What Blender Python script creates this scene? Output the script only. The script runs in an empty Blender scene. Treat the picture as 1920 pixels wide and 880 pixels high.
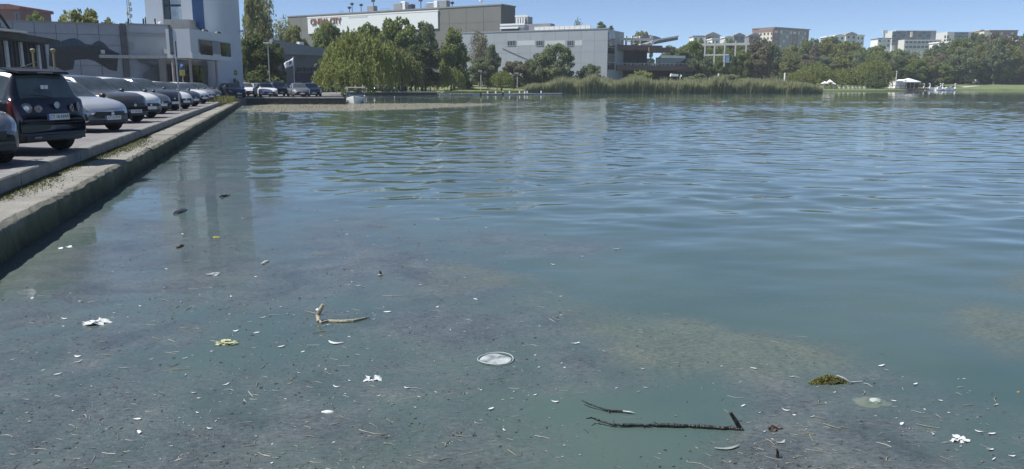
import bpy, bmesh, math, random
import numpy as np
from mathutils import Vector, Matrix
R = math.radians
random.seed(7)
rng = np.random.default_rng(7)
S = bpy.context.scene
C = S.collection
# ------------------------------------------------------------------ camera, light
H = 1.9                       # eye height above the water
TH = R(10.65)
F = 1500.0                    # focal length in pixels of the 1920 wide photo
cam = bpy.data.cameras.new('camera')
cam.sensor_width = 36.0
cam.lens = 36.0 * F / 1920.0
cam.clip_start = 0.1
cam.clip_end = 6000
co = bpy.data.objects.new('camera', cam)
C.objects.link(co)
co.location = (0, 0, H)
co.rotation_euler = (R(90) - TH, 0, 0)
S.camera = co

SUN_AZ, SUN_EL = R(97), R(55)  # azimuth to the left of the view direction
w = bpy.data.worlds.new('World')
S.world = w
w.use_nodes = True
nt = w.node_tree
bg = nt.nodes['Background']
sky = nt.nodes.new('ShaderNodeTexSky')
sky.sky_type = 'NISHITA'
sky.sun_disc = False
sky.sun_elevation = SUN_EL
sky.sun_rotation = -SUN_AZ
sky.altitude = 6500
sky.air_density = 1.0
sky.dust_density = 0.3
sky.ozone_density = 2.0
nt.links.new(sky.outputs[0], bg.inputs[0])
bg.inputs[1].default_value = 0.088
sl = bpy.data.lights.new('sun', 'SUN')
sl.energy = 4.0
sl.angle = R(0.6)
sl.color = (1.0, 0.97, 0.92)
so = bpy.data.objects.new('sun', sl)
C.objects.link(so)
sd = Vector((-math.sin(SUN_AZ) * math.cos(SUN_EL), math.cos(SUN_AZ) * math.cos(SUN_EL), math.sin(SUN_EL)))
so.rotation_euler = sd.to_track_quat('Z', 'Y').to_euler()
so.location = sd * 50
S.view_settings.view_transform = 'Standard'
S.view_settings.look = 'None'
S.view_settings.exposure = 0.7
S.view_settings.gamma = 1.0

# ------------------------------------------------------------------ measuring helpers
def ray(px, py):
    u, v = (px - 960) / F, (440 - py) / F
    return Vector((u, math.cos(TH) + v * math.sin(TH), -math.sin(TH) + v * math.cos(TH)))
def atz(px, py, z=0.0):
    d = ray(px, py)
    t = (z - H) / d.z
    return Vector((d.x * t, d.y * t, z))
def aty(px, py, Y):
    d = ray(px, py)
    t = Y / d.y
    return Vector((d.x * t, Y, H + d.z * t))
def mpp(Y):
    return Y / 1526.0

# ------------------------------------------------------------------ materials
MATS = {}
def newmat(name):
    m = bpy.data.materials.new(name)
    m.use_nodes = True
    t = m.node_tree
    return m, t, t.nodes['Principled BSDF']
def N(t, typ, **kw):
    n = t.nodes.new(typ)
    for k, v in kw.items():
        if k.startswith('i_'):
            n.inputs[k[2:].replace('_', ' ')].default_value = v
        else:
            setattr(n, k, v)
    return n
def ramp(t, src, stops):
    r = t.nodes.new('ShaderNodeValToRGB')
    e = r.color_ramp.elements
    while len(e) < len(stops):
        e.new(0.5)
    for q, (p, c) in zip(e, stops):
        q.position = p
        q.color = (*c, 1) if len(c) == 3 else c
    t.links.new(src, r.inputs[0])
    return r
def mat(name, col, rough=0.7, metal=0.0, var=0.15, scale=3.0, bump=0.0, bscale=20.0, coat=0.0, spec=None, stretch=None):
    if name in MATS:
        return MATS[name]
    m, t, b = newmat(name)
    b.inputs['Roughness'].default_value = rough
    b.inputs['Metallic'].default_value = metal
    if coat:
        b.inputs['Coat Weight'].default_value = coat
        b.inputs['Coat Roughness'].default_value = 0.05
    if spec is not None:
        b.inputs['Specular IOR Level'].default_value = spec
    tc = N(t, 'ShaderNodeTexCoord')
    vec = tc.outputs['Object']
    if stretch:
        mp = N(t, 'ShaderNodeMapping')
        mp.inputs['Scale'].default_value = stretch
        t.links.new(vec, mp.inputs[0])
        vec = mp.outputs[0]
    n = N(t, 'ShaderNodeTexNoise', i_Scale=scale, i_Detail=6.0, i_Roughness=0.62)
    t.links.new(vec, n.inputs['Vector'])
    lo = tuple(c * (1 - var) for c in col)
    hi = tuple(min(1, c * (1 + var)) for c in col)
    r = ramp(t, n.outputs['Fac'], [(0.3, lo), (0.7, hi)])
    t.links.new(r.outputs[0], b.inputs['Base Color'])
    if bump:
        n2 = N(t, 'ShaderNodeTexNoise', i_Scale=bscale, i_Detail=5.0)
        t.links.new(vec, n2.inputs['Vector'])
        bp = N(t, 'ShaderNodeBump', i_Strength=bump, i_Distance=0.02)
        t.links.new(n2.outputs['Fac'], bp.inputs['Height'])
        t.links.new(bp.outputs[0], b.inputs['Normal'])
    MATS[name] = m
    return m
def leafmat(name, a, bcol, trans=0.5):
    if name in MATS:
        return MATS[name]
    m, t, b = newmat(name)
    geo = N(t, 'ShaderNodeNewGeometry')
    tc = N(t, 'ShaderNodeTexCoord')
    n = N(t, 'ShaderNodeTexNoise', i_Scale=3.0, i_Detail=3.0)
    t.links.new(tc.outputs['Object'], n.inputs['Vector'])
    ad = N(t, 'ShaderNodeMath', operation='ADD')
    t.links.new(geo.outputs['Random Per Island'], ad.inputs[0])
    t.links.new(n.outputs['Fac'], ad.inputs[1])
    dv = N(t, 'ShaderNodeMath', operation='MULTIPLY')
    dv.inputs[1].default_value = 0.5
    t.links.new(ad.outputs[0], dv.inputs[0])
    r = ramp(t, dv.outputs[0], [(0.2, a), (0.8, bcol)])
    t.links.new(r.outputs[0], b.inputs['Base Color'])
    b.inputs['Roughness'].default_value = 0.6
    b.inputs['Specular IOR Level'].default_value = 0.25
    tr = N(t, 'ShaderNodeBsdfTranslucent')
    t.links.new(r.outputs[0], tr.inputs[0])
    mx = N(t, 'ShaderNodeMixShader')
    mx.inputs[0].default_value = trans
    t.links.new(b.outputs[0], mx.inputs[1])
    t.links.new(tr.outputs[0], mx.inputs[2])
    t.links.new(mx.outputs[0], t.nodes['Material Output'].inputs[0])
    MATS[name] = m
    return m

CONC = mat('concrete', (0.33, 0.325, 0.31), 0.85, var=0.28, scale=1.6, bump=0.5, bscale=30)
CONC_D = mat('damp_concrete', (0.20, 0.20, 0.195), 0.8, var=0.3, scale=2.0, bump=0.4, bscale=30)
WALLP = mat('weathered_panel', (0.31, 0.345, 0.38), 0.85, var=0.16, scale=0.6, bump=0.2, bscale=8)
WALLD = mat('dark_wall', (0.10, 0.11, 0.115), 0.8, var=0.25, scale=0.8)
TOWER = mat('tower_render', (0.60, 0.635, 0.67), 0.8, var=0.06, scale=0.35, stretch=(1, 1, 0.25))
TOWERL = mat('volume_render', (0.58, 0.62, 0.65), 0.75, var=0.05, scale=0.4)
BLUE = mat('blue_cladding', (0.012, 0.06, 0.17), 0.4, var=0.05)
DGLASS = mat('dark_glass', (0.02, 0.026, 0.03), 0.06, var=0.3, scale=0.5, spec=0.8)
CGLASS = mat('car_glass', (0.065, 0.08, 0.086), 0.04, var=0.5, scale=1.6, spec=1.0)
BGLASS = mat('blue_glass', (0.05, 0.085, 0.11), 0.1, var=0.2, scale=0.3, spec=0.8)
WHITE = mat('white_paint', (0.80, 0.80, 0.79), 0.5, var=0.05)
OFFW = mat('offwhite', (0.62, 0.61, 0.57), 0.7, var=0.1)
BEIGE = mat('beige_cladding', (0.165, 0.163, 0.152), 0.8, var=0.07, scale=0.15)
WINGP = mat('pale_metal_cladding', (0.34, 0.37, 0.41), 0.55, var=0.04, scale=0.2)
BROWN = mat('brown_timber', (0.16, 0.105, 0.095), 0.75, var=0.2, scale=0.5)
REDB = mat('red_render', (0.23, 0.14, 0.125), 0.85, var=0.15, scale=0.3)
GREYB = mat('grey_render', (0.27, 0.28, 0.29), 0.8, var=0.12, scale=0.3)
CREAM = mat('cream_render', (0.66, 0.60, 0.50), 0.8, var=0.08, scale=0.2)
METAL = mat('galvanised_metal', (0.38, 0.39, 0.40), 0.45, metal=0.6, var=0.15)
DMETAL = mat('dark_metal', (0.045, 0.05, 0.055), 0.5, metal=0.3, var=0.3)
RUBBER = mat('rubber', (0.018, 0.018, 0.019), 0.8, var=0.3)
PLASTIC = mat('black_plastic', (0.02, 0.021, 0.023), 0.5, var=0.2)
YEL = mat('yellow_paint', (0.38, 0.34, 0.08), 0.6, var=0.15)
LAMPY = mat('dull_yellow_metal', (0.19, 0.18, 0.10), 0.6, var=0.2)
SBLUE = mat('sign_blue', (0.015, 0.065, 0.20), 0.5, var=0.05)
SIGNR = mat('sign_dark_orange', (0.24, 0.11, 0.07), 0.6, var=0.05)
BARK = mat('bark', (0.10, 0.085, 0.07), 0.9, var=0.35, scale=6, bump=0.5)
BARKP = mat('pale_bark', (0.30, 0.27, 0.23), 0.9, var=0.3, scale=6)
REDL = mat('red_lamp', (0.13, 0.022, 0.022), 0.15, var=0.2, coat=1.0)
CLEARL = mat('clear_lamp', (0.50, 0.52, 0.53), 0.1, metal=0.5, var=0.2, coat=1.0)
ALLOY = mat('alloy', (0.45, 0.46, 0.47), 0.35, metal=0.8, var=0.1)
PLATE = mat('plate_white', (0.74, 0.74, 0.72), 0.5, var=0.04)
PLATEB = mat('plate_blue', (0.02, 0.07, 0.40), 0.5, var=0.04)
ROOFG = mat('grey_roofing', (0.22, 0.23, 0.24), 0.7, var=0.15, scale=0.4)
ASPH = mat('parking_paving', (0.19, 0.18, 0.18), 0.9, var=0.18, scale=0.7, bump=0.5, bscale=60)
LANDM = mat('dry_soil', (0.16, 0.14, 0.10), 0.95, var=0.3, scale=0.3)
GRASSM = mat('mown_grass', (0.13, 0.18, 0.055), 0.9, var=0.25, scale=0.25)
PATHM = mat('pale_path', (0.50, 0.48, 0.44), 0.9, var=0.1)
MOSS = leafmat('moss', (0.075, 0.09, 0.03), (0.17, 0.18, 0.07), 0.2)
L_DARK = leafmat('leaf_dark', (0.075, 0.105, 0.04), (0.18, 0.22, 0.085))
L_MID = leafmat('leaf_mid', (0.13, 0.175, 0.05), (0.29, 0.34, 0.115))
L_OLIVE = leafmat('leaf_olive', (0.15, 0.17, 0.05), (0.31, 0.325, 0.11))
L_WILL = leafmat('leaf_willow', (0.16, 0.19, 0.05), (0.31, 0.345, 0.12))
L_PALE = leafmat('leaf_pale', (0.21, 0.225, 0.09), (0.40, 0.41, 0.20))
L_BROWN = leafmat('leaf_brown', (0.15, 0.14, 0.095), (0.28, 0.26, 0.17))
L_GREY = leafmat('leaf_greygreen', (0.14, 0.18, 0.095), (0.29, 0.33, 0.18))
REEDM = leafmat('reed', (0.27, 0.285, 0.15), (0.50, 0.51, 0.31), 0.5)

# ------------------------------------------------------------------ object helpers
class MB:
    def __init__(s):
        s.v = []
        s.f = []
        s.smooth = False
    def add(s, vs, fs):
        o = len(s.v)
        s.v.extend([tuple(p) for p in vs])
        s.f.extend([tuple(i + o for i in f) for f in fs])
        return s
    def box(s, x0, x1, y0, y1, z0, z1):
        x0, x1 = min(x0, x1), max(x0, x1)
        y0, y1 = min(y0, y1), max(y0, y1)
        z0, z1 = min(z0, z1), max(z0, z1)
        return s.add([(x0, y0, z0), (x1, y0, z0), (x1, y1, z0), (x0, y1, z0), (x0, y0, z1), (x1, y0, z1), (x1, y1, z1), (x0, y1, z1)],
                     [(0, 3, 2, 1), (4, 5, 6, 7), (0, 1, 5, 4), (1, 2, 6, 5), (2, 3, 7, 6), (3, 0, 4, 7)])
    def cbox(s, x0, x1, y0, y1, z0, z1, c):
        # box with chamfered top edges
        x0, x1 = min(x0, x1), max(x0, x1)
        y0, y1 = min(y0, y1), max(y0, y1)
        return s.add([(x0, y0, z0), (x1, y0, z0), (x1, y1, z0), (x0, y1, z0),
                      (x0, y0, z1 - c), (x1, y0, z1 - c), (x1, y1, z1 - c), (x0, y1, z1 - c),
                      (x0 + c, y0 + c, z1), (x1 - c, y0 + c, z1), (x1 - c, y1 - c, z1), (x0 + c, y1 - c, z1)],
                     [(0, 3, 2, 1), (0, 1, 5, 4), (1, 2, 6, 5), (2, 3, 7, 6), (3, 0, 4, 7),
                      (4, 5, 9, 8), (5, 6, 10, 9), (6, 7, 11, 10), (7, 4, 8, 11), (8, 9, 10, 11)])
    def tube(s, pts, rads, n=6, cap=True):
        pts = [Vector(p) for p in pts]
        if not hasattr(rads, '__len__'):
            rads = [rads] * len(pts)
        rings = []
        prev = None
        for i, p in enumerate(pts):
            d = (pts[min(i + 1, len(pts) - 1)] - pts[max(i - 1, 0)]).normalized()
            if prev is None:
                a = Vector((0, 0, 1)) if abs(d.z) < 0.9 else Vector((1, 0, 0))
                x = d.cross(a).normalized()
            else:
                x = (prev - d * prev.dot(d)).normalized()
            prev = x
            y = d.cross(x)
            rings.append([p + (x * math.cos(2 * math.pi * k / n) + y * math.sin(2 * math.pi * k / n)) * rads[i] for k in range(n)])
        vs = [q for r_ in rings for q in r_]
        fs = []
        for i in range(len(pts) - 1):
            for k in range(n):
                fs.append((i * n + k, i * n + (k + 1) % n, (i + 1) * n + (k + 1) % n, (i + 1) * n + k))
        if cap:
            fs.append(tuple(range(n - 1, -1, -1)))
            fs.append(tuple((len(pts) - 1) * n + k for k in range(n)))
        return s.add(vs, fs)
    def lathe(s, prof, n=16, axis='z', o=(0, 0, 0)):
        vs = []
        for (r_, h) in prof:
            for k in range(n):
                a = 2 * math.pi * k / n
                p = (r_ * math.cos(a), r_ * math.sin(a), h)
                if axis == 'y':
                    p = (p[0], p[2], p[1])
                elif axis == 'x':
                    p = (p[2], p[0], p[1])
                vs.append((p[0] + o[0], p[1] + o[1], p[2] + o[2]))
        fs = []
        for i in range(len(prof) - 1):
            for k in range(n):
                fs.append((i * n + k, i * n + (k + 1) % n, (i + 1) * n + (k + 1) % n, (i + 1) * n + k))
        fs.append(tuple(range(n)))
        fs.append(tuple((len(prof) - 1) * n + k for k in range(n)))
        return s.add(vs, fs)
    def prism(s, poly, y0, y1):
        # outline in x,z extruded along y
        n = len(poly)
        vs = [(p[0], y0, p[1]) for p in poly] + [(p[0], y1, p[1]) for p in poly]
        fs = [tuple(range(n)), tuple(range(2 * n - 1, n - 1, -1))]
        for i in range(n):
            j = (i + 1) % n
            fs.append((i, i + n, j + n, j))
        return s.add(vs, fs)
    def cbar(s, L, W, y0, y1, z0, z1, out=.012, thick=.05, front=True, n=10):
        # bar that follows the plan curve of a car's nose or tail
        vs = []
        for i in range(n + 1):
            y = y0 + (y1 - y0) * i / n
            yy = y / (W / 2)
            x = (L / 2 + out - .26 * yy * yy) if front else (-L / 2 - out + .13 * yy * yy)
            xb = x - thick if front else x + thick
            vs += [(x, y, z0), (x, y, z1), (xb, y, z1), (xb, y, z0)]
        fs = []
        for i in range(n):
            for k in range(4):
                a, b = i * 4 + k, i * 4 + (k + 1) % 4
                fs.append((a, b, b + 4, a + 4))
        fs += [(3, 2, 1, 0), (n * 4, n * 4 + 1, n * 4 + 2, n * 4 + 3)]
        return s.add(vs, fs)
    def mesh(s, name, m, smooth=False):
        me = bpy.data.meshes.new(name)
        me.from_pydata(s.v, [], s.f)
        if m is not None:
            me.materials.append(m)
        bm = bmesh.new()
        bm.from_mesh(me)
        bmesh.ops.recalc_face_normals(bm, faces=bm.faces)
        bm.to_mesh(me)
        bm.free()
        if smooth:
            me.polygons.foreach_set('use_smooth', [True] * len(me.polygons))
            try:
                me.set_sharp_from_angle(angle=R(40))
            except Exception:
                pass
        me.update()
        return me
    def build(s, name, m, parent=None, smooth=False):
        return link(name, s.mesh(name, m, smooth), parent)
def link(name, me, parent=None, loc=None):
    o = bpy.data.objects.new(name, me)
    C.objects.link(o)
    if parent is not None:
        o.parent = parent
    if loc is not None:
        o.location = loc
    return o
def tag(o, label, cat, group=None):
    o['label'] = label
    o['category'] = cat
    if group:
        o['group'] = group
    return o
def kind(o, k):
    o['kind'] = k
    return o
def thing(name, label, cat, loc=(0, 0, 0), rz=0.0, group=None):
    o = bpy.data.objects.new(name, None)
    o.empty_display_size = 0.2
    C.objects.link(o)
    o.location = loc
    o.rotation_euler = (0, 0, rz)
    return tag(o, label, cat, group)
KIDS = {}
def copy_tree(o, parent=None):
    c = o.copy()
    C.objects.link(c)
    if parent is not None:
        c.parent = parent
    for ch in list(o.children):
        copy_tree(ch, c)
    return c
def setmat(o, m, i=0):
    o.material_slots[i].link = 'OBJECT'
    o.material_slots[i].material = m
def npmesh(name, verts, faces, m, smooth=False):
    me = bpy.data.meshes.new(name)
    verts = np.asarray(verts, dtype=np.float32)
    faces = np.asarray(faces, dtype=np.int32)
    k = faces.shape[1]
    me.vertices.add(len(verts))
    me.vertices.foreach_set('co', verts.ravel())
    me.loops.add(faces.size)
    me.loops.foreach_set('vertex_index', faces.ravel())
    me.polygons.add(len(faces))
    me.polygons.foreach_set('loop_start', np.arange(0, faces.size, k, dtype=np.int32))
    me.polygons.foreach_set('loop_total', np.full(len(faces), k, dtype=np.int32))
    if smooth:
        me.polygons.foreach_set('use_smooth', np.ones(len(faces), dtype=bool))
    if m is not None:
        me.materials.append(m)
    me.update(calc_edges=True)
    return me
def textmesh(body, size, m, depth=0.01, spacing=1.0, bold=0.0):
    cu = bpy.data.curves.new('lettering', 'FONT')
    cu.body = body
    cu.size = size
    cu.extrude = depth
    cu.align_x = 'CENTER'
    cu.align_y = 'CENTER'
    cu.space_character = spacing
    cu.offset = bold
    cu.resolution_u = 3
    o = bpy.data.objects.new('lettering', cu)
    C.objects.link(o)
    dg = bpy.context.evaluated_depsgraph_get()
    dg.update()
    me = bpy.data.meshes.new_from_object(o.evaluated_get(dg))
    me.materials.clear()
    me.materials.append(m)
    bpy.data.objects.remove(o)
    return me
class Facade:
    """a building front from A to B; local x runs along it, y into the building, z up from the base"""
    def __init__(s, name, label, cat, A, B, zb=0.5, group=None):
        s.A, s.B, s.zb = Vector(A[:2]), Vector(B[:2]), zb
        d = s.B - s.A
        s.L = d.length
        s.d = d.normalized()
        s.n = Vector((-s.d.y, s.d.x))
        s.e = thing(name, label, cat, (A[0], A[1], zb), math.atan2(d.y, d.x), group)
    def on(s, px, py, back=0.0):
        r = ray(px, py)
        A = s.A + s.n * back
        # t*r.xy = A + u*d
        den = r.x * s.d.y - r.y * s.d.x
        t = (A.x * s.d.y - A.y * s.d.x) / den
        p = Vector((r.x * t, r.y * t))
        return (p - A).dot(s.d), H + r.z * t - s.zb
    def box(s, name, m, x0, x1, y0, y1, z0, z1, parent=None):
        return MB().box(x0, x1, y0, y1, z0, z1).build(name, m, parent or s.e)
    def window(s, x0, x1, z0, z1, glass=None, frame=None, fw=0.12, proud=0.06, y=0.0, mull=0):
        f = MB()
        f.box(x0, x1, y - proud, y + 0.05, z1 - fw, z1).box(x0, x1, y - proud, y + 0.05, z0, z0 + fw)
        f.box(x0, x0 + fw, y - proud, y + 0.05, z0 + fw, z1 - fw).box(x1 - fw, x1, y - proud, y + 0.05, z0 + fw, z1 - fw)
        for i in range(mull):
            xm = x0 + (x1 - x0) * (i + 1) / (mull + 1)
            f.box(xm - fw / 3, xm + fw / 3, y - proud * 0.9, y + 0.05, z0 + fw, z1 - fw)
        w_ = f.build('window', frame or GREYB, s.e)
        MB().box(x0 + fw, x1 - fw, y - 0.015, y + 0.06, z0 + fw, z1 - fw).build('pane', glass or DGLASS, w_)
        return w_

# ------------------------------------------------------------------ quay frame and ground levels
PZ = 0.59                      # parking surface
QO = Vector((-5.5, 8.45, 0))   # a point on the ledge's outer edge
QD = Vector((-0.295, 1.0, 0)).normalized()
QN = Vector((QD.y, -QD.x, 0))  # towards the water
QA = math.atan2(QD.y, QD.x)
def quay(s, t, z=0.0):
    return QO + QD * s + QN * t + Vector((0, 0, z))
def vnoise(x, y, seed, freq):
    # cheap smooth value noise in numpy
    r_ = np.random.default_rng(seed)
    tab = r_.random((64, 64))
    X, Y = np.asarray(x) * freq, np.asarray(y) * freq
    xi, yi = np.floor(X).astype(int), np.floor(Y).astype(int)
    fx, fy = X - xi, Y - yi
    fx, fy = fx * fx * (3 - 2 * fx), fy * fy * (3 - 2 * fy)
    g = lambda a, b: tab[a % 64, b % 64]
    return (g(xi, yi) * (1 - fx) + g(xi + 1, yi) * fx) * (1 - fy) + (g(xi, yi + 1) * (1 - fx) + g(xi + 1, yi + 1) * fx) * fy
def fbm(x, y, seed, freq, o=4):
    a, s_ = 0.5, 0
    for i in range(o):
        s_ = s_ + a * vnoise(x, y, seed + i, freq * 2 ** i)
        a *= 0.5
    return s_ / (1 - 0.5 ** o)
def inside(poly, X, Y):
    c = np.zeros(X.shape, bool)
    n = len(poly)
    for i in range(n):
        x1, y1 = poly[i][:2]
        x2, y2 = poly[(i + 1) % n][:2]
        if y1 == y2:
            continue
        k = ((y1 > Y) != (y2 > Y)) & (X < (x2 - x1) * (Y - y1) / (y2 - y1) + x1)
        c ^= k
    return c
def sdist(poly, X, Y):
    d = np.full(X.shape, 1e9)
    n = len(poly)
    for i in range(n):
        x1, y1 = poly[i][:2]
        x2, y2 = poly[(i + 1) % n][:2]
        dx, dy = x2 - x1, y2 - y1
        t = np.clip(((X - x1) * dx + (Y - y1) * dy) / (dx * dx + dy * dy + 1e-9), 0, 1)
        d = np.minimum(d, np.hypot(X - x1 - t * dx, Y - y1 - t * dy))
    return np.where(inside(poly, X, Y), d, -d)

# ------------------------------------------------------------------ lake
# the drifting mat of scum, outlined on the water surface
SCUM = [atz(*p) for p in ((430, 214), (455, 250), (465, 320), (520, 362), (650, 392), (800, 402), (960, 425), (1150, 462),
                          (1100, 490), (960, 500), (1080, 560), (1200, 610), (1330, 650), (1560, 650), (1700, 690), (1960, 745), (2300, 900),
                          (2000, 1600), (-2000, 1600), (-900, 700), (-200, 560), (0, 500), (300, 300), (440, 205))]
BAND = [atz(*p) for p in ((425, 207), (440, 196), (600, 194.5), (800, 193.5), (960, 194), (930, 199), (800, 205), (650, 209), (480, 212))]
TANP = [[atz(*p) for p in ((850, 500), (1100, 540), (1250, 600), (1420, 640), (1640, 655), (1800, 700), (1500, 690), (1250, 730), (1150, 640), (950, 570))],
        [atz(*p) for p in ((1700, 540), (1960, 480), (2000, 700), (1850, 690), (1720, 620))]]
CLEARP = [atz(*p) for p in ((870, 770), (1000, 745), (1120, 730), (1330, 700), (1430, 740), (1380, 830), (1150, 900), (980, 900), (1100, 820))]
WK = []
_r = np.random.default_rng(21)
for i in range(64):
    lam = 0.34 * (2.0 / 0.34) ** _r.random()
    th = R(90) + R(14) + _r.normal() * R(52)
    k = 2 * math.pi / lam
    slope = 0.0080 * (lam / 1.2) ** 0.15
    WK.append((k * math.cos(th), k * math.sin(th), slope / k, _r.random() * 6.283, i % 4))
def wave(X, Y):
    grp = [0.35 + 1.3 * vnoise(X + 31 * g, Y + 17 * g, 50 + g, 0.16 + 0.05 * g) for g in range(4)]
    Z = np.zeros_like(X)
    for kx, ky, a, ph, g in WK:
        Z += a * np.sin(kx * X + ky * Y + ph) * grp[g]
    return Z
def calm(X, Y, sc):
    d = np.hypot(X, Y)
    a = np.clip((Y - 3.0) / 13.0, 0.22, 1.0) * np.clip(1.15 - (Y - 45) / 160, 0.45, 1.0)
    a = a * np.clip(0.5 + (fbm(X, Y * 1.6, 90, 0.05, 3) - 0.3) * 1.8, 0.4, 1.25)
    return a * np.clip(1.0 - sc * 1.1, 0.10, 1.0)
def attrs(X, Y):
    s1 = sdist(SCUM, X, Y)
    s2 = sdist(BAND, X, Y)
    wob = (fbm(X, Y, 5, 0.7, 4) - 0.5)
    soft = np.clip(0.25 + 0.05 * Y, 0.3, 2.5)
    sc = np.clip(0.5 + (s1 + wob * 2.2 * soft) / (2 * soft), 0, 1)
    sb = np.clip(0.5 + (s2 + wob * 3) / 3.0, 0, 1)
    c = sdist(CLEARP, X, Y)
    sc = sc * np.clip(0.5 - (c + wob * 0.8) / 0.7, 0.15, 1)
    tan = np.zeros_like(X)
    for p in TANP:
        tan = np.maximum(tan, 0.8 * np.clip(0.5 + (sdist(p, X, Y) + wob * 2.4) / 0.8, 0, 1))
    # rubbish gathers against the near end of the quay wall
    tq = (X - QO.x) * QN.x + (Y - QO.y) * QN.y
    strip = np.clip(1.25 - (tq + wob * 0.5) / 0.75, 0, 1) * np.clip((15 - Y) / 5, 0, 1)
    sc = np.maximum(sc, strip)
    tan = np.maximum(tan, 0.78 * strip)
    return np.maximum(sc, sb), np.maximum(tan, sb * 0.9)
def watermat():
    m, t, b = newmat('lake_water')
    tc = N(t, 'ShaderNodeTexCoord')
    o = tc.outputs['Object']
    def noise(scale, det=6.0, rough=0.6, stretch=None):
        n = N(t, 'ShaderNodeTexNoise', i_Scale=scale, i_Detail=det, i_Roughness=rough)
        if stretch:
            mp = N(t, 'ShaderNodeMapping')
            mp.inputs['Scale'].default_value = stretch
            t.links.new(o, mp.inputs[0])
            t.links.new(mp.outputs[0], n.inputs['Vector'])
        else:
            t.links.new(o, n.inputs['Vector'])
        return n.outputs['Fac']
    def math_(op, a, c=None, clamp=False):
        n = N(t, 'ShaderNodeMath', operation=op, use_clamp=clamp)
        if op == 'MULTIPLY_ADD':
            n.inputs[2].default_value = 0.13
        for i, q in enumerate((a, c)):
            if q is None:
                continue
            if hasattr(q, 'links'):
                t.links.new(q, n.inputs[i])
            else:
                n.inputs[i].default_value = q
        return n.outputs[0]
    a1 = N(t, 'ShaderNodeAttribute', attribute_name='scum').outputs['Fac']
    a2 = N(t, 'ShaderNodeAttribute', attribute_name='tan').outputs['Fac']
    # clear murky water
    bodyc = ramp(t, noise(0.35, 3.0), [(0.3, WC1), (0.7, WC2)])
    t.links.new(bodyc.outputs[0], b.inputs['Base Color'])
    b.inputs['Roughness'].default_value = 0.04
    b.inputs['IOR'].default_value = 1.33
    bp = N(t, 'ShaderNodeBump', i_Strength=0.35, i_Distance=0.006)
    t.links.new(noise(5.0, 3.0, 0.5, (0.6, 1.0, 1.0)), bp.inputs['Height'])
    t.links.new(bp.outputs[0], b.inputs['Normal'])
    # scum film: dense grey drifts broken by thinner, greener film
    s = N(t, 'ShaderNodeBsdfPrincipled')
    wn = N(t, 'ShaderNodeTexNoise', i_Scale=1.1, i_Detail=4.0)
    t.links.new(o, wn.inputs['Vector'])
    wv = N(t, 'ShaderNodeVectorMath', operation='SCALE')
    wv.inputs['Scale'].default_value = 0.9
    t.links.new(wn.outputs['Color'], wv.inputs[0])
    wa = N(t, 'ShaderNodeVectorMath', operation='ADD')
    t.links.new(o, wa.inputs[0])
    t.links.new(wv.outputs[0], wa.inputs[1])
    def wnoise(scale, det, rough):
        n = N(t, 'ShaderNodeTexNoise', i_Scale=scale, i_Detail=det, i_Roughness=rough)
        t.links.new(wa.outputs[0], n.inputs['Vector'])
        return n.outputs['Fac']
    thick = wnoise(0.75, 10.0, 0.68)
    col = ramp(t, wnoise(2.0, 9.0, 0.75), [(0.30, SC1), (0.50, SC2), (0.70, SC3)])
    tanc = ramp(t, wnoise(3.5, 9.0, 0.75), [(0.3, TC1), (0.7, TC2)])
    mx = N(t, 'ShaderNodeMix', data_type='RGBA')
    t.links.new(a2, mx.inputs[0])
    t.links.new(col.outputs[0], mx.inputs[6])
    t.links.new(tanc.outputs[0], mx.inputs[7])
    bandc = N(t, 'ShaderNodeMix', data_type='RGBA')
    t.links.new(math_('MULTIPLY', math_('SUBTRACT', a2, 0.81), 12.0, True), bandc.inputs[0])
    t.links.new(mx.outputs[2], bandc.inputs[6])
    bandc.inputs[7].default_value = (0.235, 0.22, 0.165, 1)
    g1 = ramp(t, noise(38.0, 5.0, 0.8, (0.55, 1, 1)), [(0.30, (0.22, 0.2, 0.2)), (0.46, (0.85, 0.85, 0.85)), (0.60, (1.1, 1.1, 1.1)), (0.74, (2.3, 2.2, 2.0))])
    mg = N(t, 'ShaderNodeMix', data_type='RGBA', blend_type='MULTIPLY')
    mg.inputs[0].default_value = 1.0
    t.links.new(bandc.outputs[2], mg.inputs[6])
    t.links.new(g1.outputs[0], mg.inputs[7])
    t.links.new(mg.outputs[2], s.inputs['Base Color'])
    t.links.new(math_('MULTIPLY_ADD', a2, 0.45), s.inputs['Roughness'])
    t.links.new(math_('SUBTRACT', 0.5, math_('MULTIPLY', a2, 0.38)), s.inputs['Specular IOR Level'])
    s.inputs['IOR'].default_value = 1.33
    b2 = N(t, 'ShaderNodeBump', i_Strength=0.6, i_Distance=0.006)
    t.links.new(noise(30.0, 5.0), b2.inputs['Height'])
    t.links.new(b2.outputs[0], s.inputs['Normal'])
    f = math_('MULTIPLY', math_('SUBTRACT', math_('ADD', a1, math_('MULTIPLY', math_('SUBTRACT', wnoise(1.3, 10.0, 0.72), 0.5), 1.1)), 0.30), 2.2, True)
    tk = ramp(t, thick, [(0.40, (0.14,) * 3), (0.49, (0.60,) * 3), (0.57, (0.97,) * 3)])
    f = math_('MULTIPLY', f, tk.outputs[0])
    f = math_('MAXIMUM', f, math_('MULTIPLY', math_('SUBTRACT', math_('MULTIPLY', a2, math_('ADD', wnoise(1.7, 10.0, 0.78), 0.75)), 0.35), 1.1, True))
    f = math_('MULTIPLY', f, 0.93)
    ms = N(t, 'ShaderNodeMixShader')
    t.links.new(f, ms.inputs[0])
    t.links.new(b.outputs[0], ms.inputs[1])
    t.links.new(s.outputs[0], ms.inputs[2])
    t.links.new(ms.outputs[0], t.nodes['Material Output'].inputs[0])
    return m
WC1, WC2 = (0.055, 0.095, 0.092), (0.085, 0.125, 0.108)
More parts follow.
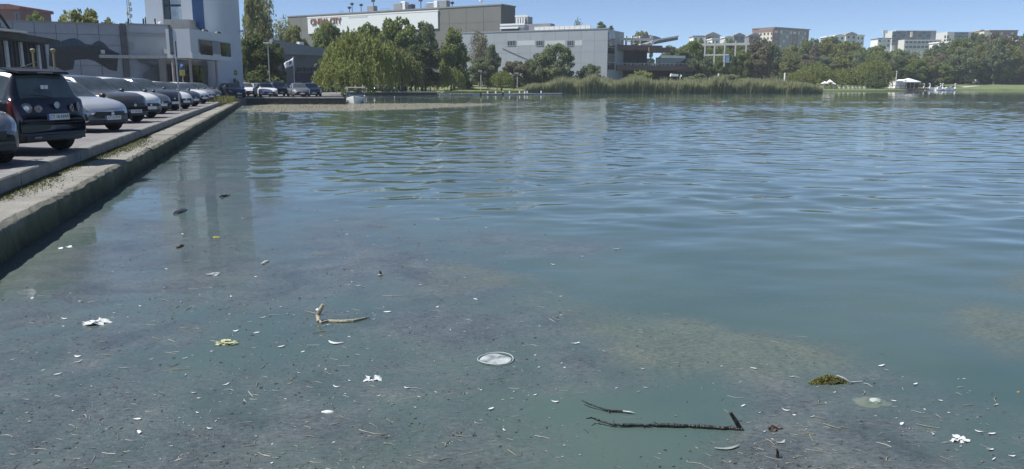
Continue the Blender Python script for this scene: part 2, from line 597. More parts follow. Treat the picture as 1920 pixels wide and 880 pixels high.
SC1, SC2, SC3 = (0.052, 0.06, 0.064), (0.098, 0.113, 0.115), (0.15, 0.165, 0.155)
TC1, TC2 = (0.095, 0.12, 0.105), (0.165, 0.185, 0.15)
WATER = watermat()
def build_lake():
    V, Fc, SA, TA = [], [], [], []
    off = 0
    def patch(x0, x1, y0, y1, cx, cy, waves=True):
        nonlocal off
        xs = np.linspace(x0, x1, max(2, int((x1 - x0) / cx) + 1))
        ys = np.linspace(y0, y1, max(2, int((y1 - y0) / cy) + 1))
        X, Y = np.meshgrid(xs, ys)
        sc, tn = attrs(X, Y)
        Z = wave(X, Y) * calm(X, Y, sc) if waves else np.zeros_like(X)
        if waves:      # settle to nothing at the outer rim of the rippled field
            e = np.minimum.reduce([(X + 62) / 6, (86 - X) / 8, (168 - Y) / 12, (Y - 1.5) / 1.0])
            Z = Z * np.clip(e, 0, 1)
        V.append(np.stack([X, Y, Z], -1).reshape(-1, 3))
        SA.append(sc.ravel())
        TA.append(tn.ravel())
        nx, ny = len(xs), len(ys)
        i = np.arange(nx * ny).reshape(ny, nx)
        q = np.stack([i[:-1, :-1], i[:-1, 1:], i[1:, 1:], i[1:, :-1]], -1).reshape(-1, 4)
        Fc.append(q + off)
        off += nx * ny
    patch(-9, 10, 1.5, 14, 0.07, 0.05)
    patch(10, 86, 1.5, 14, 2.0, 0.5)
    patch(-62, -9, 1.5, 14, 3.0, 1.0)
    patch(-14, 28, 14, 40, 0.12, 0.075)
    patch(28, 86, 14, 40, 1.0, 0.3)
    patch(-62, -14, 14, 40, 3.0, 1.0)
    patch(-34, 62, 40, 90, 0.3, 0.15)
    patch(62, 86, 40, 90, 1.0, 0.5)
    patch(-62, -34, 40, 90, 3, 1)
    patch(-40, 86, 90, 168, 0.6, 0.3)
    patch(-62, -40, 90, 168, 3, 1)
    patch(-62, 86, 168, 300, 4, 4, False)
    patch(86, 420, 1.5, 300, 8, 8, False)
    patch(-62, 420, -60, 1.5, 8, 8, False)
    me = npmesh('water', np.concatenate(V), np.concatenate(Fc), WATER, True)
    for nm, arr in (('scum', SA), ('tan', TA)):
        a = me.attributes.new(nm, 'FLOAT', 'POINT')
        a.data.foreach_set('value', np.concatenate(arr).astype(np.float32))
    kind(link('water', me), 'structure')
    kind(link('lake_bed', npmesh('lake_bed', [(-880, -100, -1.6), (880, -100, -1.6), (880, 890, -1.6), (-880, 890, -1.6)], [(0, 1, 2, 3)], LANDM)), 'structure')
build_lake()

# ------------------------------------------------------------------ land
def build_land():
    shore = [(-700, 139), (-60, 139), (-29, 136.5), (-12.8, 136.5), (-12.0, 141), (-4, 152), (4.5, 166), (25, 170.5), (64, 171.5), (72, 200), (84, 214), (104, 218),
             (122, 250), (134, 262), (166, 263), (420, 262), (870, 260)]
    prof = [(0, -1.2), (0.25, 0.25), (1.2, 0.45), (25, 0.95), (70, 2.6), (160, 3.6), (600, 8)]
    profp = [(0, -1.2), (0.02, 0.55), (1.2, 0.56), (40, 0.6), (80, 1.8), (160, 3.6), (600, 8)]
    V, Fc = [], []
    for i, (x, y) in enumerate(shore):
        p = profp if x <= -12.5 else prof
        for (d, z) in p:
            V.append((x, y + d, z))
    n = len(prof)
    for i in range(len(shore) - 1):
        for j in range(n - 1):
            a = i * n + j
            Fc.append((a, a + n, a + n + 1, a + 1))
    m, t, b = newmat('ground_cover')
    tc = N(t, 'ShaderNodeTexCoord')
    n1 = N(t, 'ShaderNodeTexNoise', i_Scale=0.12, i_Detail=8.0, i_Roughness=0.65)
    t.links.new(tc.outputs['Object'], n1.inputs['Vector'])
    r = ramp(t, n1.outputs['Fac'], [(0.3, (0.10, 0.135, 0.05)), (0.55, (0.155, 0.19, 0.075)), (0.75, (0.20, 0.215, 0.10))])
    t.links.new(r.outputs[0], b.inputs['Base Color'])
    b.inputs['Roughness'].default_value = 0.95
    kind(link('ground', npmesh('ground', V, Fc, m)), 'structure')
    # parking surface
    k0, k1 = quay(-30, -1.1), quay(65.5, -1.1)
    poly = [(k0.x, k0.y), (k1.x, k1.y), (-25.2, 77.35), (-16.1, 77.35), (-28.7, 136.5), (-28.7, 150), (-170, 150), (-170, -25)]
    mb = MB()
    mb.add([(x, y, PZ) for x, y in poly] + [(x, y, -1.2) for x, y in poly], [tuple(range(8))] + [(i, (i + 1) % 8, (i + 1) % 8 + 8, i + 8) for i in range(8)])
    kind(mb.build('parking_lot', ASPH), 'structure')
    # painted bay lines between the slanted bays
    h = R(-29)
    hd, hl = Vector((math.cos(h), math.sin(h), 0)), Vector((-math.sin(h), math.cos(h), 0))
    pm = MB()
    for i in range(18):
        p = quay(1.9 + i * 3.5, -1.6, PZ + 0.004)
        a, b_ = p - hd * 4.6, p
        pm.add([a - hl * 0.05, b_ - hl * 0.05, b_ + hl * 0.05, a + hl * 0.05], [(0, 1, 2, 3)])
    kind(pm.build('bay_markings', mat('worn_white_line', (0.42, 0.41, 0.40), 0.9, var=0.4, scale=4)), 'structure')
build_land()

# ------------------------------------------------------------------ quay ledge, kerb, far quay walls
def quaymat():
    m, t, b = newmat('mossy_quay_concrete')
    tc = N(t, 'ShaderNodeTexCoord')
    o = tc.outputs['Object']
    sp = N(t, 'ShaderNodeSeparateXYZ')
    t.links.new(o, sp.inputs[0])
    n1 = N(t, 'ShaderNodeTexNoise', i_Scale=2.5, i_Detail=8.0, i_Roughness=0.7)
    t.links.new(o, n1.inputs['Vector'])
    ad = N(t, 'ShaderNodeMath', operation='MULTIPLY_ADD')
    t.links.new(n1.outputs['Fac'], ad.inputs[0])
    ad.inputs[1].default_value = 0.55
    t.links.new(sp.outputs['Z'], ad.inputs[2])
    r = ramp(t, ad.outputs[0], [(0.20, (0.022, 0.025, 0.017)), (0.34, (0.06, 0.068, 0.035)), (0.50, (0.12, 0.13, 0.075)), (0.62, (0.20, 0.20, 0.155)), (0.74, (0.27, 0.265, 0.23))])
    t.links.new(r.outputs[0], b.inputs['Base Color'])
    b.inputs['Roughness'].default_value = 0.85
    n2 = N(t, 'ShaderNodeTexNoise', i_Scale=18.0, i_Detail=6.0)
    t.links.new(o, n2.inputs['Vector'])
    bp = N(t, 'ShaderNodeBump', i_Strength=0.9, i_Distance=0.03)
    t.links.new(n2.outputs['Fac'], bp.inputs['Height'])
    t.links.new(bp.outputs[0], b.inputs['Normal'])
    return m
QM = quaymat()
def rough_wall(name, L, z0, z1, m, step=0.12, amp=0.05, seed=3, rows=7, depth=0.5):
    ns = int(L / step) + 1
    xs = np.linspace(0, L, ns)
    zs = np.linspace(z0, z1, rows)
    X, Z = np.meshgrid(xs, zs)
    Y = -(fbm(X + 5, Z * 1.5 + 9, seed, 2.2, 4) - 0.5) * 2 * amp
    Y = Y - 0.06 * np.clip((0.12 - Z) / 0.3, 0, 1)
    V = np.stack([X, Y, Z], -1).reshape(-1, 3)
    top = np.stack([xs, np.full(ns, depth), np.full(ns, z1)], -1)
    V = np.concatenate([V, top])
    i = np.arange(ns * (rows + 1)).reshape(rows + 1, ns)
    q = np.stack([i[:-1, :-1], i[:-1, 1:], i[1:, 1:], i[1:, :-1]], -1).reshape(-1, 4)
    return npmesh(name, V, q, m, False)
def build_quay():
    # local x runs along the quay, local y away from the water
    base = link('quay_ledge', rough_wall('quay_ledge', 80.5, -1.0, 0.345, QM, step=0.09, amp=0.075, rows=10, depth=0.9))
    base.location = quay(-15, -0.04)
    base.rotation_euler = (0, 0, QA)
    kind(base, 'structure')
    s = -15.0
    r_ = random.Random(4)
    dk = mat('darker_slab', (0.15, 0.15, 0.15), 0.85, var=0.2, scale=2, bump=0.4, bscale=30)
    i = 0
    def slabmat(name, base_c):
        m, t, b_ = newmat(name)
        tc = N(t, 'ShaderNodeTexCoord')
        o_ = tc.outputs['Object']
        n1 = N(t, 'ShaderNodeTexNoise', i_Scale=1.4, i_Detail=9.0, i_Roughness=0.7)
        n2 = N(t, 'ShaderNodeTexNoise', i_Scale=24.0, i_Detail=6.0, i_Roughness=0.7)
        n3 = N(t, 'ShaderNodeTexNoise', i_Scale=0.45, i_Detail=7.0, i_Roughness=0.7)
        for q in (n1, n2, n3):
            t.links.new(o_, q.inputs['Vector'])
        c1 = ramp(t, n1.outputs['Fac'], [(.3, tuple(c * .66 for c in base_c)), (.5, base_c), (.72, tuple(c * 1.25 for c in base_c))])
        c2 = ramp(t, n2.outputs['Fac'], [(.3, (.6, .6, .6)), (.5, (1, 1, 1)), (.7, (1.2, 1.2, 1.2))])
        mu = N(t, 'ShaderNodeMix', data_type='RGBA', blend_type='MULTIPLY')
        mu.inputs[0].default_value = 1
        t.links.new(c1.outputs[0], mu.inputs[6])
        t.links.new(c2.outputs[0], mu.inputs[7])
        sp = N(t, 'ShaderNodeSeparateXYZ')
        t.links.new(o_, sp.inputs[0])
        # moss creeps out from the foot of the kerb and along the outer lip, in patches
        ad = N(t, 'ShaderNodeMath', operation='MULTIPLY_ADD')
        t.links.new(n3.outputs['Fac'], ad.inputs[0])
        ad.inputs[1].default_value = 2.1
        t.links.new(sp.outputs['Y'], ad.inputs[2])
        a2 = N(t, 'ShaderNodeMath', operation='MULTIPLY_ADD')
        t.links.new(n2.outputs['Fac'], a2.inputs[0])
        a2.inputs[1].default_value = .4
        t.links.new(ad.outputs[0], a2.inputs[2])
        k1 = ramp(t, a2.outputs[0], [(0, (0, 0, 0)), (1, (1, 1, 1))])
        mr = N(t, 'ShaderNodeMapRange')
        mr.inputs['From Min'].default_value = 1.96
        mr.inputs['From Max'].default_value = 2.22
        t.links.new(a2.outputs[0], mr.inputs['Value'])
        lip = N(t, 'ShaderNodeMapRange')
        lip.inputs['From Min'].default_value = .10
        lip.inputs['From Max'].default_value = -.02
        t.links.new(sp.outputs['Y'], lip.inputs['Value'])
        lm = N(t, 'ShaderNodeMath', operation='MULTIPLY')
        t.links.new(lip.outputs[0], lm.inputs[0])
        t.links.new(n1.outputs['Fac'], lm.inputs[1])
        mx_ = N(t, 'ShaderNodeMath', operation='MAXIMUM')
        t.links.new(mr.outputs[0], mx_.inputs[0])
        t.links.new(lm.outputs[0], mx_.inputs[1])
        t.nodes.remove(k1)
        mm_ = N(t, 'ShaderNodeMix', data_type='RGBA')
        t.links.new(mx_.outputs[0], mm_.inputs[0])
        t.links.new(mu.outputs[2], mm_.inputs[6])
        mm_.inputs[7].default_value = (.105, .115, .045, 1)
        t.links.new(mm_.outputs[2], b_.inputs['Base Color'])
        b_.inputs['Roughness'].default_value = .92
        bp = N(t, 'ShaderNodeBump', i_Strength=.7, i_Distance=.02)
        t.links.new(n2.outputs['Fac'], bp.inputs['Height'])
        t.links.new(bp.outputs[0], b_.inputs['Normal'])
        return m
    SL = slabmat('ledge_slab', (0.25, 0.24, 0.215))
    dk = slabmat('dark_tone_slab', (0.15, 0.147, 0.14))  # same slab material with a darker base colour
    while s < 65:
        L = r_.uniform(2.1, 3.3)
        if 8.9 < s < 11.0:
            L = 1.0
        mm = SL
        if 8.9 < s < 11.0:
            mm = dk
        a = s + 15
        j = r_.uniform(-0.02, 0.03) + (0.05 if s > 10.5 else 0)
        nseg = 16
        vs = []
        x0, x1 = a + 0.012, a + L - 0.012
        top = 0.385 + r_.uniform(-0.008, 0.008)
        for q in range(nseg + 1):
            x = x0 + (x1 - x0) * q / nseg
            e = -0.03 - j * .6 + r_.uniform(-0.03, 0.02)
            vs += [(x, e + 0.02, 0.30), (x, e + r_.uniform(0, .02), top - 0.045), (x, e + 0.05 + r_.uniform(0, .05), top), (x, 0.84, top), (x, 0.84, 0.30)]
        fs = []
        for q in range(nseg):
            for k in range(4):
                b0 = q * 5 + k
                fs.append((b0, b0 + 5, b0 + 6, b0 + 1))
        fs += [(0, 1, 2, 3, 4), tuple(nseg * 5 + k for k in (4, 3, 2, 1, 0))]
        MB().add(vs, fs).build('slab', mm, base)
        s += L
        i += 1
    kb = MB().box(0, 80.5, 0.86, 1.08, -0.5, 0.55).build('kerb', CONC_D)
    kb.location = quay(-15, 0)
    kb.rotation_euler = (0, 0, QA)
    kind(kb, 'structure')
    kme = []
    for v in range(3):
        kme.append(MB().cbox(0.008, 0.992, 0.83, 1.13, 0.36, 0.60, 0.022).mesh('kerb_stone', mat('kerb_concrete', (0.22, 0.22, 0.21), 0.88, var=0.25, scale=2.2, bump=0.6, bscale=30)))
    for q in range(80):
        o = link('kerb_stone', kme[q % 3], kb)
        o.location = (q, r_.uniform(-0.008, 0.008), r_.uniform(-0.006, 0.006))
    # far quay wall at the head of the car park
    fw = link('far_quay_wall', rough_wall('far_quay_wall', 9.4, -1.0, 0.56, mat('dark_stonework', (0.075, 0.075, 0.068), 0.9, var=0.4, scale=3, bump=0.8, bscale=12), amp=0.06, seed=11))
    fw.location = (-25.4, 77.0, 0)
    kind(fw, 'structure')
    for q in range(8):
        MB().cbox(q * 1.18 + 0.01, q * 1.18 + 1.17, -0.06, 0.42, 0.56, 0.68, 0.02).build('coping_stone', CONC, fw)
    f2 = link('basin_quay_wall', rough_wall('basin_quay_wall', 17.0, -1.0, 0.50, mat('dark_stonework', (0, 0, 0)), step=0.3, amp=0.05, seed=15))
    f2.location = (-29.5, 136.0, 0)
    kind(f2, 'structure')
    for q in range(8):
        MB().cbox(q * 2.1 + 0.01, q * 2.1 + 2.09, -0.06, 0.5, 0.50, 0.66, 0.02).build('coping_stone', CONC, f2)
build_quay()

# ------------------------------------------------------------------ cars
def pchip(x, y, xq):
    x, y = np.asarray(x, float), np.asarray(y, float)
    h, d = np.diff(x), np.diff(y) / np.diff(x)
    m = np.zeros(len(x))
    for i in range(1, len(x) - 1):
        if d[i - 1] * d[i] > 0:
            w1, w2 = 2 * h[i] + h[i - 1], h[i] + 2 * h[i - 1]
            m[i] = (w1 + w2) / (w1 / d[i - 1] + w2 / d[i])
    m[0], m[-1] = d[0], d[-1]
    k = np.clip(np.searchsorted(x, xq, 'right') - 1, 0, len(x) - 2)
    t = (xq - x[k]) / h[k]
    return ((2 * t**3 - 3 * t**2 + 1) * y[k] + (t**3 - 2 * t**2 + t) * h[k] * m[k] + (-2 * t**3 + 3 * t**2) * y[k + 1] + (t**3 - t**2) * h[k] * m[k + 1])
# stations: t, belt z, top z, belt half width, glass-top half width (of W/2), bottom z
SPEC = {
 'hatchback': dict(L=4.05, W=1.76, H=1.45, rg=(0.035, 0.125), ws=(0.53, 0.73), sg=(0.10, 0.69), bp=0.42, st=[
   (0, .66, .72, .80, .66, .36), (.012, .80, .86, .89, .74, .26), (.035, .95, 1.0, .94, .78, .23), (.125, .97, 1.40, .97, .68, .21), (.22, .96, 1.435, .985, .70, .2),
   (.38, .94, 1.45, 1, .70, .19), (.53, .925, 1.40, 1, .69, .19), (.73, .89, .96, 1, .80, .2), (.85, .83, .90, .99, .80, .2), (.94, .73, .80, .95, .74, .2), (.98, .60, .68, .86, .66, .2), (1, .48, .56, .74, .56, .26)]),
 'mpv': dict(L=4.2, W=1.78, H=1.60, rg=(0.028, 0.085), ws=(0.56, 0.77), sg=(0.085, 0.73), bp=0.42, st=[
   (0, .66, .72, .86, .72, .33), (.010, .84, .88, .92, .79, .26), (.028, 1.02, 1.06, .95, .80, .24), (.085, 1.03, 1.535, .96, .70, .22), (.18, 1.02, 1.585, .985, .71, .2),
   (.38, 1.0, 1.60, 1, .71, .19), (.56, .985, 1.545, 1, .70, .19), (.77, .94, 1.02, 1, .80, .2), (.87, .88, .95, .99, .80, .2), (.95, .77, .84, .95, .76, .2), (.985, .62, .70, .87, .68, .2), (1, .5, .58, .76, .6, .26)]),
 'suv': dict(L=4.45, W=1.84, H=1.63, rg=(0.04, 0.13), ws=(0.52, 0.70), sg=(0.11, 0.66), bp=0.41, st=[
   (0, .68, .74, .82, .68, .42), (.012, .84, .90, .90, .76, .32), (.04, 1.05, 1.10, .95, .80, .28), (.13, 1.07, 1.55, .97, .69, .25), (.22, 1.06, 1.61, .985, .70, .24),
   (.38, 1.04, 1.63, 1, .70, .23), (.52, 1.02, 1.575, 1, .69, .23), (.70, .99, 1.08, 1, .82, .24), (.85, .95, 1.03, .99, .84, .24), (.945, .86, .93, .95, .80, .24), (.98, .70, .78, .88, .72, .25), (1, .54, .62, .78, .62, .32)]),
 'saloon': dict(L=4.55, W=1.79, H=1.45, rg=(0.165, 0.315), ws=(0.55, 0.73), sg=(0.21, 0.69), bp=0.45, st=[
   (0, .62, .68, .80, .66, .36), (.012, .78, .85, .89, .74, .26), (.035, .90, .97, .94, .80, .23), (.165, .94, 1.03, .98, .80, .21), (.315, .94, 1.40, .99, .68, .2),
   (.42, .93, 1.45, 1, .69, .19), (.55, .92, 1.41, 1, .68, .19), (.73, .885, .96, 1, .80, .2), (.85, .83, .90, .99, .80, .2), (.945, .72, .79, .95, .76, .2), (.98, .58, .66, .87, .68, .2), (1, .48, .56, .76, .58, .26)]),
 'estate': dict(L=4.6, W=1.80, H=1.49, rg=(0.03, 0.10), ws=(0.57, 0.745), sg=(0.075, 0.70), bp=0.44, st=[
   (0, .64, .70, .80, .66, .36), (.012, .80, .86, .89, .74, .26), (.03, .96, 1.0, .94, .80, .23), (.10, .96, 1.42, .96, .68, .21), (.2, .955, 1.47, .985, .70, .2),
   (.38, .94, 1.49, 1, .70, .19), (.57, .925, 1.44, 1, .69, .19), (.745, .89, .97, 1, .80, .2), (.86, .83, .90, .99, .80, .2), (.945, .72, .80, .95, .76, .2), (.98, .58, .66, .87, .68, .2), (1, .48, .56, .76, .58, .26)]),
}
PAINTS = {
 'navy': (0.016, 0.021, 0.036), 'silver': (0.62, 0.64, 0.66), 'taupe': (0.12, 0.115, 0.115), 'black': (0.03, 0.03, 0.034), 'white': (0.78, 0.78, 0.77),
 'grey': (0.19, 0.20, 0.21), 'blue': (0.02, 0.05, 0.12), 'slate': (0.085, 0.10, 0.125), 'lightgrey': (0.46, 0.48, 0.50), 'red': (0.22, 0.02, 0.02)}
PM = {}
def paint(c):
    if c not in PM:
        m, t, b = newmat('car_paint_' + c)
        b.inputs['Base Color'].default_value = (*PAINTS[c], 1)
        b.inputs['Metallic'].default_value = 0.0 if c in ('white', 'red') else 0.45
        b.inputs['Roughness'].default_value = 0.34
        b.inputs['Coat Weight'].default_value = 0.6
        b.inputs['Coat Roughness'].default_value = 0.14
        PM[c] = m
    return PM[c]
def car_meshes(typ):
    sp = SPEC[typ]
    L, W = sp['L'], sp['W']
    st = np.array(sp['st'])
    ts = st[:, 0]
    u = np.unique(np.concatenate([np.linspace(0, 1, 84), ts, [0.004, 0.008, 0.985, 0.99, 0.995]]))
    zb, zt, wb, wt, zl = (pchip(ts, st[:, i], u) for i in range(1, 6))
    wb, wt = wb * W / 2, wt * W / 2
    x = (u - 0.5) * L
    nose = zt - zb
    K = np.arange(10)
    kq = np.unique(np.concatenate([np.linspace(0, 9, 46), [6.08, 6.94]]))
    xf, xr, Rw = L / 2 - 0.83, -L / 2 + 0.76, 0.315
    if typ == 'suv':
        Rw = 0.35
    Ra = Rw + 0.045
    P = np.zeros((len(u), len(kq), 2))
    for i in range(len(u)):
        a, b_, zz, tt, ll = wb[i], wt[i], zb[i], zt[i], zl[i]
        hgt = tt - zz
        ys = [0, .78 * a, .95 * a, 1.0 * a, 1.005 * a, .99 * a, .955 * a, b_, b_ - .07, 0]
        z7 = zz + max(hgt - .10, hgt * .45)
        z8 = zz + max(hgt - .035, hgt * .75)
        zs = [ll, ll, ll + .07, ll + (zz - ll) * .35, ll + (zz - ll) * .62, zz - .07, zz, z7, z8, tt]
        P[i, :, 0] = pchip(K, ys, kq)
        P[i, :, 1] = pchip(K, zs, kq)
        za = ll
        for xc in (xf, xr):
            d = Ra * Ra - (x[i] - xc) ** 2
            if d > 0:
                za = max(za, Rw + math.sqrt(d))
        if za > ll:
            m_ = P[i, :, 1] < zz
            P[i, m_, 1] = za + (P[i, m_, 1] - ll) * (zz - za) / (zz - ll)
    nu, nk = len(u), len(kq)
    V = np.zeros((2, nu, nk, 3))
    V[0, :, :, 0] = V[1, :, :, 0] = x[:, None]
    V[0, :, :, 1], V[1, :, :, 1] = P[:, :, 0], -P[:, :, 0]
    V[0, :, :, 2] = V[1, :, :, 2] = P[:, :, 1]
    # plan-view rounding of the two ends
    yy = V[:, :, :, 1] / (W / 2)
    V[:, :, :, 0] -= (np.clip((V[:, :, :, 0] - (L / 2 - .75)) / .75, 0, 1) * .26 * yy ** 2)
    V[:, :, :, 0] += (np.clip((-(L / 2 - .5) - V[:, :, :, 0]) / .5, 0, 1) * .13 * yy ** 2)
    verts = V.reshape(-1, 3)
    idx = np.arange(2 * nu * nk).reshape(2, nu, nk)
    parts = {}
    rg, ws, sg, bpt = sp['rg'], sp['ws'], sp['sg'], sp['bp']
    um = (u[:-1] + u[1:]) / 2
    km = (kq[:-1] + kq[1:]) / 2
    for sd_ in range(2):
        for i in range(nu - 1):
            for k in range(nk - 1):
                f = (idx[sd_, i, k], idx[sd_, i + 1, k], idx[sd_, i + 1, k + 1], idx[sd_, i, k + 1])
                if sd_:
                    f = f[::-1]
                c = verts[list(f)].mean(0)
                U, Kk = um[i], km[k]
                p = 'body'
                if Kk > 8.05 and ws[0] + .008 < U < ws[1] - .006:
                    p = 'windscreen'
                elif Kk > 8.05 and rg[0] + .004 < U < rg[1] - .012:
                    p = 'rear_window'
                elif 6.08 < Kk < 6.94 and sg[0] < U < sg[1] and abs(U - bpt) > .011:
                    p = ('side_window_front' if U > bpt else 'side_window_rear') + str(sd_)
                elif c[0] > L / 2 - .52 and 4.3 < Kk < 6.7 and abs(c[1]) > W * .31 and c[2] > (.555 if typ != 'suv' else .665) and c[0] < L / 2 - .06:
                    p = 'headlight' + str(sd_)
                elif c[0] < -L / 2 + .27 and abs(c[1]) > W * .30 and 3.6 < Kk < 6.2 and c[2] > .66:
                    p = 'tail_light' + str(sd_)
                elif Kk < 2.2:
                    p = 'underbody'
                parts.setdefault(p, []).append(f)
    # flat end caps as rows between the two halves
    for e, ui in ((0, 0), (1, nu - 1)):
        for k in range(nk - 1):
            f = (idx[0, ui, k], idx[0, ui, k + 1], idx[1, ui, k + 1], idx[1, ui, k])
            parts['body'].append(f if e else f[::-1])
    out = {}
    for p, fs in parts.items():
        fs = np.array(fs)
        used, inv = np.unique(fs.ravel(), return_inverse=True)
        me = npmesh(p.rstrip('01'), verts[used], inv.reshape(-1, 4), None, True)
        bm = bmesh.new()
        bm.from_mesh(me)
        bmesh.ops.remove_doubles(bm, verts=bm.verts, dist=0.0005)
        bm.to_mesh(me)
        bm.free()
        out[p] = me
    return out, (xf, xr, Rw)
WHEELS = {}
def wheel_mesh(Rw):
    key = round(Rw, 3)
    if key not in WHEELS:
        r2 = Rw * 0.66
        ty = MB().lathe([(r2, -.10), (Rw - .03, -.105), (Rw, -.07), (Rw, .07), (Rw - .03, .105), (r2, .10)], 28, 'y').mesh('tyre', RUBBER, True)
        rm = MB()
        rm.lathe([(r2, -.095), (r2 + .002, -.02), (r2 - .03, .0), (r2 - .03, .05)], 24, 'y')
        for q in range(5):
            a = 2 * math.pi * q / 5
            d = Vector((math.cos(a), 0, math.sin(a)))
            e = Vector((-d.z, 0, d.x))
            n_ = Vector((0, .085, 0))
            p0, p1 = d * .03, d * (r2 - .01)
            vs = [p0 - e * .04 + n_, p1 - e * .022 + n_ * 1.05, p1 + e * .022 + n_ * 1.05, p0 + e * .04 + n_]
            vs += [v - Vector((0, .03, 0)) for v in vs]
            rm.add(vs, [(0, 1, 2, 3), (7, 6, 5, 4), (0, 4, 5, 1), (1, 5, 6, 2), (2, 6, 7, 3), (3, 7, 4, 0)])
        rm.lathe([(.05, .06), (.05, .095), (.03, .10)], 12, 'y')
        WHEELS[key] = (ty, rm.mesh('rim', ALLOY, False))
    return WHEELS[key]
CARM = {}
def make_car(typ, colour, label, group=None, detail=True, plate='', estate_bars=False):
    sp = SPEC[typ]
    L, W = sp['L'], sp['W']
    if typ not in CARM:
        CARM[typ] = car_meshes(typ)
    ms, (xf, xr, Rw) = CARM[typ]
    root = thing('parked_car', label, 'car', group=group)
    mm = {'body': paint(colour), 'underbody': PLASTIC, 'windscreen': CGLASS, 'rear_window': CGLASS, 'side': CGLASS, 'headlight': CLEARL, 'tail_light': REDL}
    for p, me in ms.items():
        q = 'side' if p.startswith('side') else p.rstrip('01')
        nm = 'side_window' if q == 'side' else q
        if len(me.materials) == 0:
            me.materials.append(mm[q])
        o = link(nm, me, root)
        if q == 'body':
            setmat(o, mm[q])
    ty, rm = wheel_mesh(Rw)
    for (wx, sy) in ((xf, 1), (xf, -1), (xr, 1), (xr, -1)):
        wh = bpy.data.objects.new('wheel', None)
        C.objects.link(wh)
        wh.parent = root
        wh.location = (wx, sy * (W / 2 - .115), Rw)
        if sy < 0:
            wh.rotation_euler = (0, 0, math.pi)
        link('tyre', ty, wh)
        link('rim', rm, wh)
    key = 'det_' + typ
    if key not in CARM:
        zc = .60 if typ != 'suv' else .70
        gw = W * .27
        g = MB().cbar(L, W, -gw, gw, zc - .16, zc - .145, .014).cbar(L, W, -gw, gw, zc - .105, zc - .09, .014).cbar(L, W, -gw, gw, zc - .05, zc - .03, .016).cbar(L, W, -gw, gw, zc - .145, zc - .05, .006)
        lo = MB().cbar(L, W, -gw * 1.35, gw * 1.35, .26, .345, .008)
        em = MB().lathe([(.055, 0), (.055, .012), (.03, .018)], 14, 'x', (L / 2 + .010, 0, zc - .095))
        mi = []
        for sy in (1, -1):
            b = MB()
            b.lathe([(.03, -.07), (.075, -.05), (.085, .0), (.07, .06), (.02, .07)], 10, 'x', (sp['ws'][1] * L - L / 2 - .28, sy * (W / 2 + .085), sp['st'][7][1] + .09))
            b.box(sp['ws'][1] * L - L / 2 - .30, sp['ws'][1] * L - L / 2 - .24, sy * (W / 2 - .04), sy * (W / 2 + .06), sp['st'][7][1] + .01, sp['st'][7][1] + .05)
            mi.append(b.mesh('door_mirror', None, True))
        for m_ in mi:
            m_.materials.append(PLASTIC)
        hs = []
        for sy in (1, -1):
            b = MB()
            b.box(-.09, .09, sy * (W / 2 - .01), sy * (W / 2 + .012), .80, .825)
            hs.append(b.mesh('door_handle', None))
        for m_ in hs:
            m_.materials.append(PLASTIC)
        pl = MB().box(-.008, .008, -.26, .26, -.057, .057).mesh('number_plate', PLATE)
        pb = MB().box(-.0095, .0095, -.26, -.222, -.056, .056).mesh('blue_band', PLATEB)
        wp = MB().tube([(0, -.45, 0), (0.05, .15, .03)], .008, 4).mesh('wiper', PLASTIC)
        CARM[key] = dict(grille=g.mesh('grille', PLASTIC), low=lo.mesh('lower_intake', PLASTIC), em=em.mesh('badge', ALLOY, True), mi=mi, hs=hs, pl=pl, pb=pb, zc=zc)
    d = CARM[key]
    if detail:
        link('grille', d['grille'], root)
        link('lower_intake', d['low'], root)
        link('badge', d['em'], root)
        for m_ in d['mi']:
            link('door_mirror', m_, root)
        for m_ in d['hs']:
            for xx in (.02, -.95):
                link('door_handle', m_, root, (xx, 0, 0))
        for (px_, z, rz) in ((L / 2 + .022, .40, 0), (-L / 2 - .012, .70, math.pi)):
            o = link('number_plate', d['pl'], root, (px_, 0, z))
            o.rotation_euler = (0, 0, rz)
            bb = link('blue_band', d['pb'], o)
            if plate:
                tm = textmesh(plate, .088, PLASTIC, .001, 1.0)
                t_ = link('plate_lettering', tm, o, (.0105, .02, 0))
                t_.rotation_euler = (R(90), 0, R(90))
    return root
def put(root, px, py, deg=-21, front=True, z=PZ, P=None):
    typL = max(c.dimensions.x for c in root.children if c.name.startswith('body')) / 2
    p = P if P is not None else atz(px, py, z)
    a = R(deg)
    hx = Vector((math.cos(a), math.sin(a), 0))
    q = p - hx * typL if front else p + hx * typL
    root.location = (q.x, q.y, z)
    root.rotation_euler = (0, 0, a)
    return root
ROWG = 'cars parked nose in along the quay'
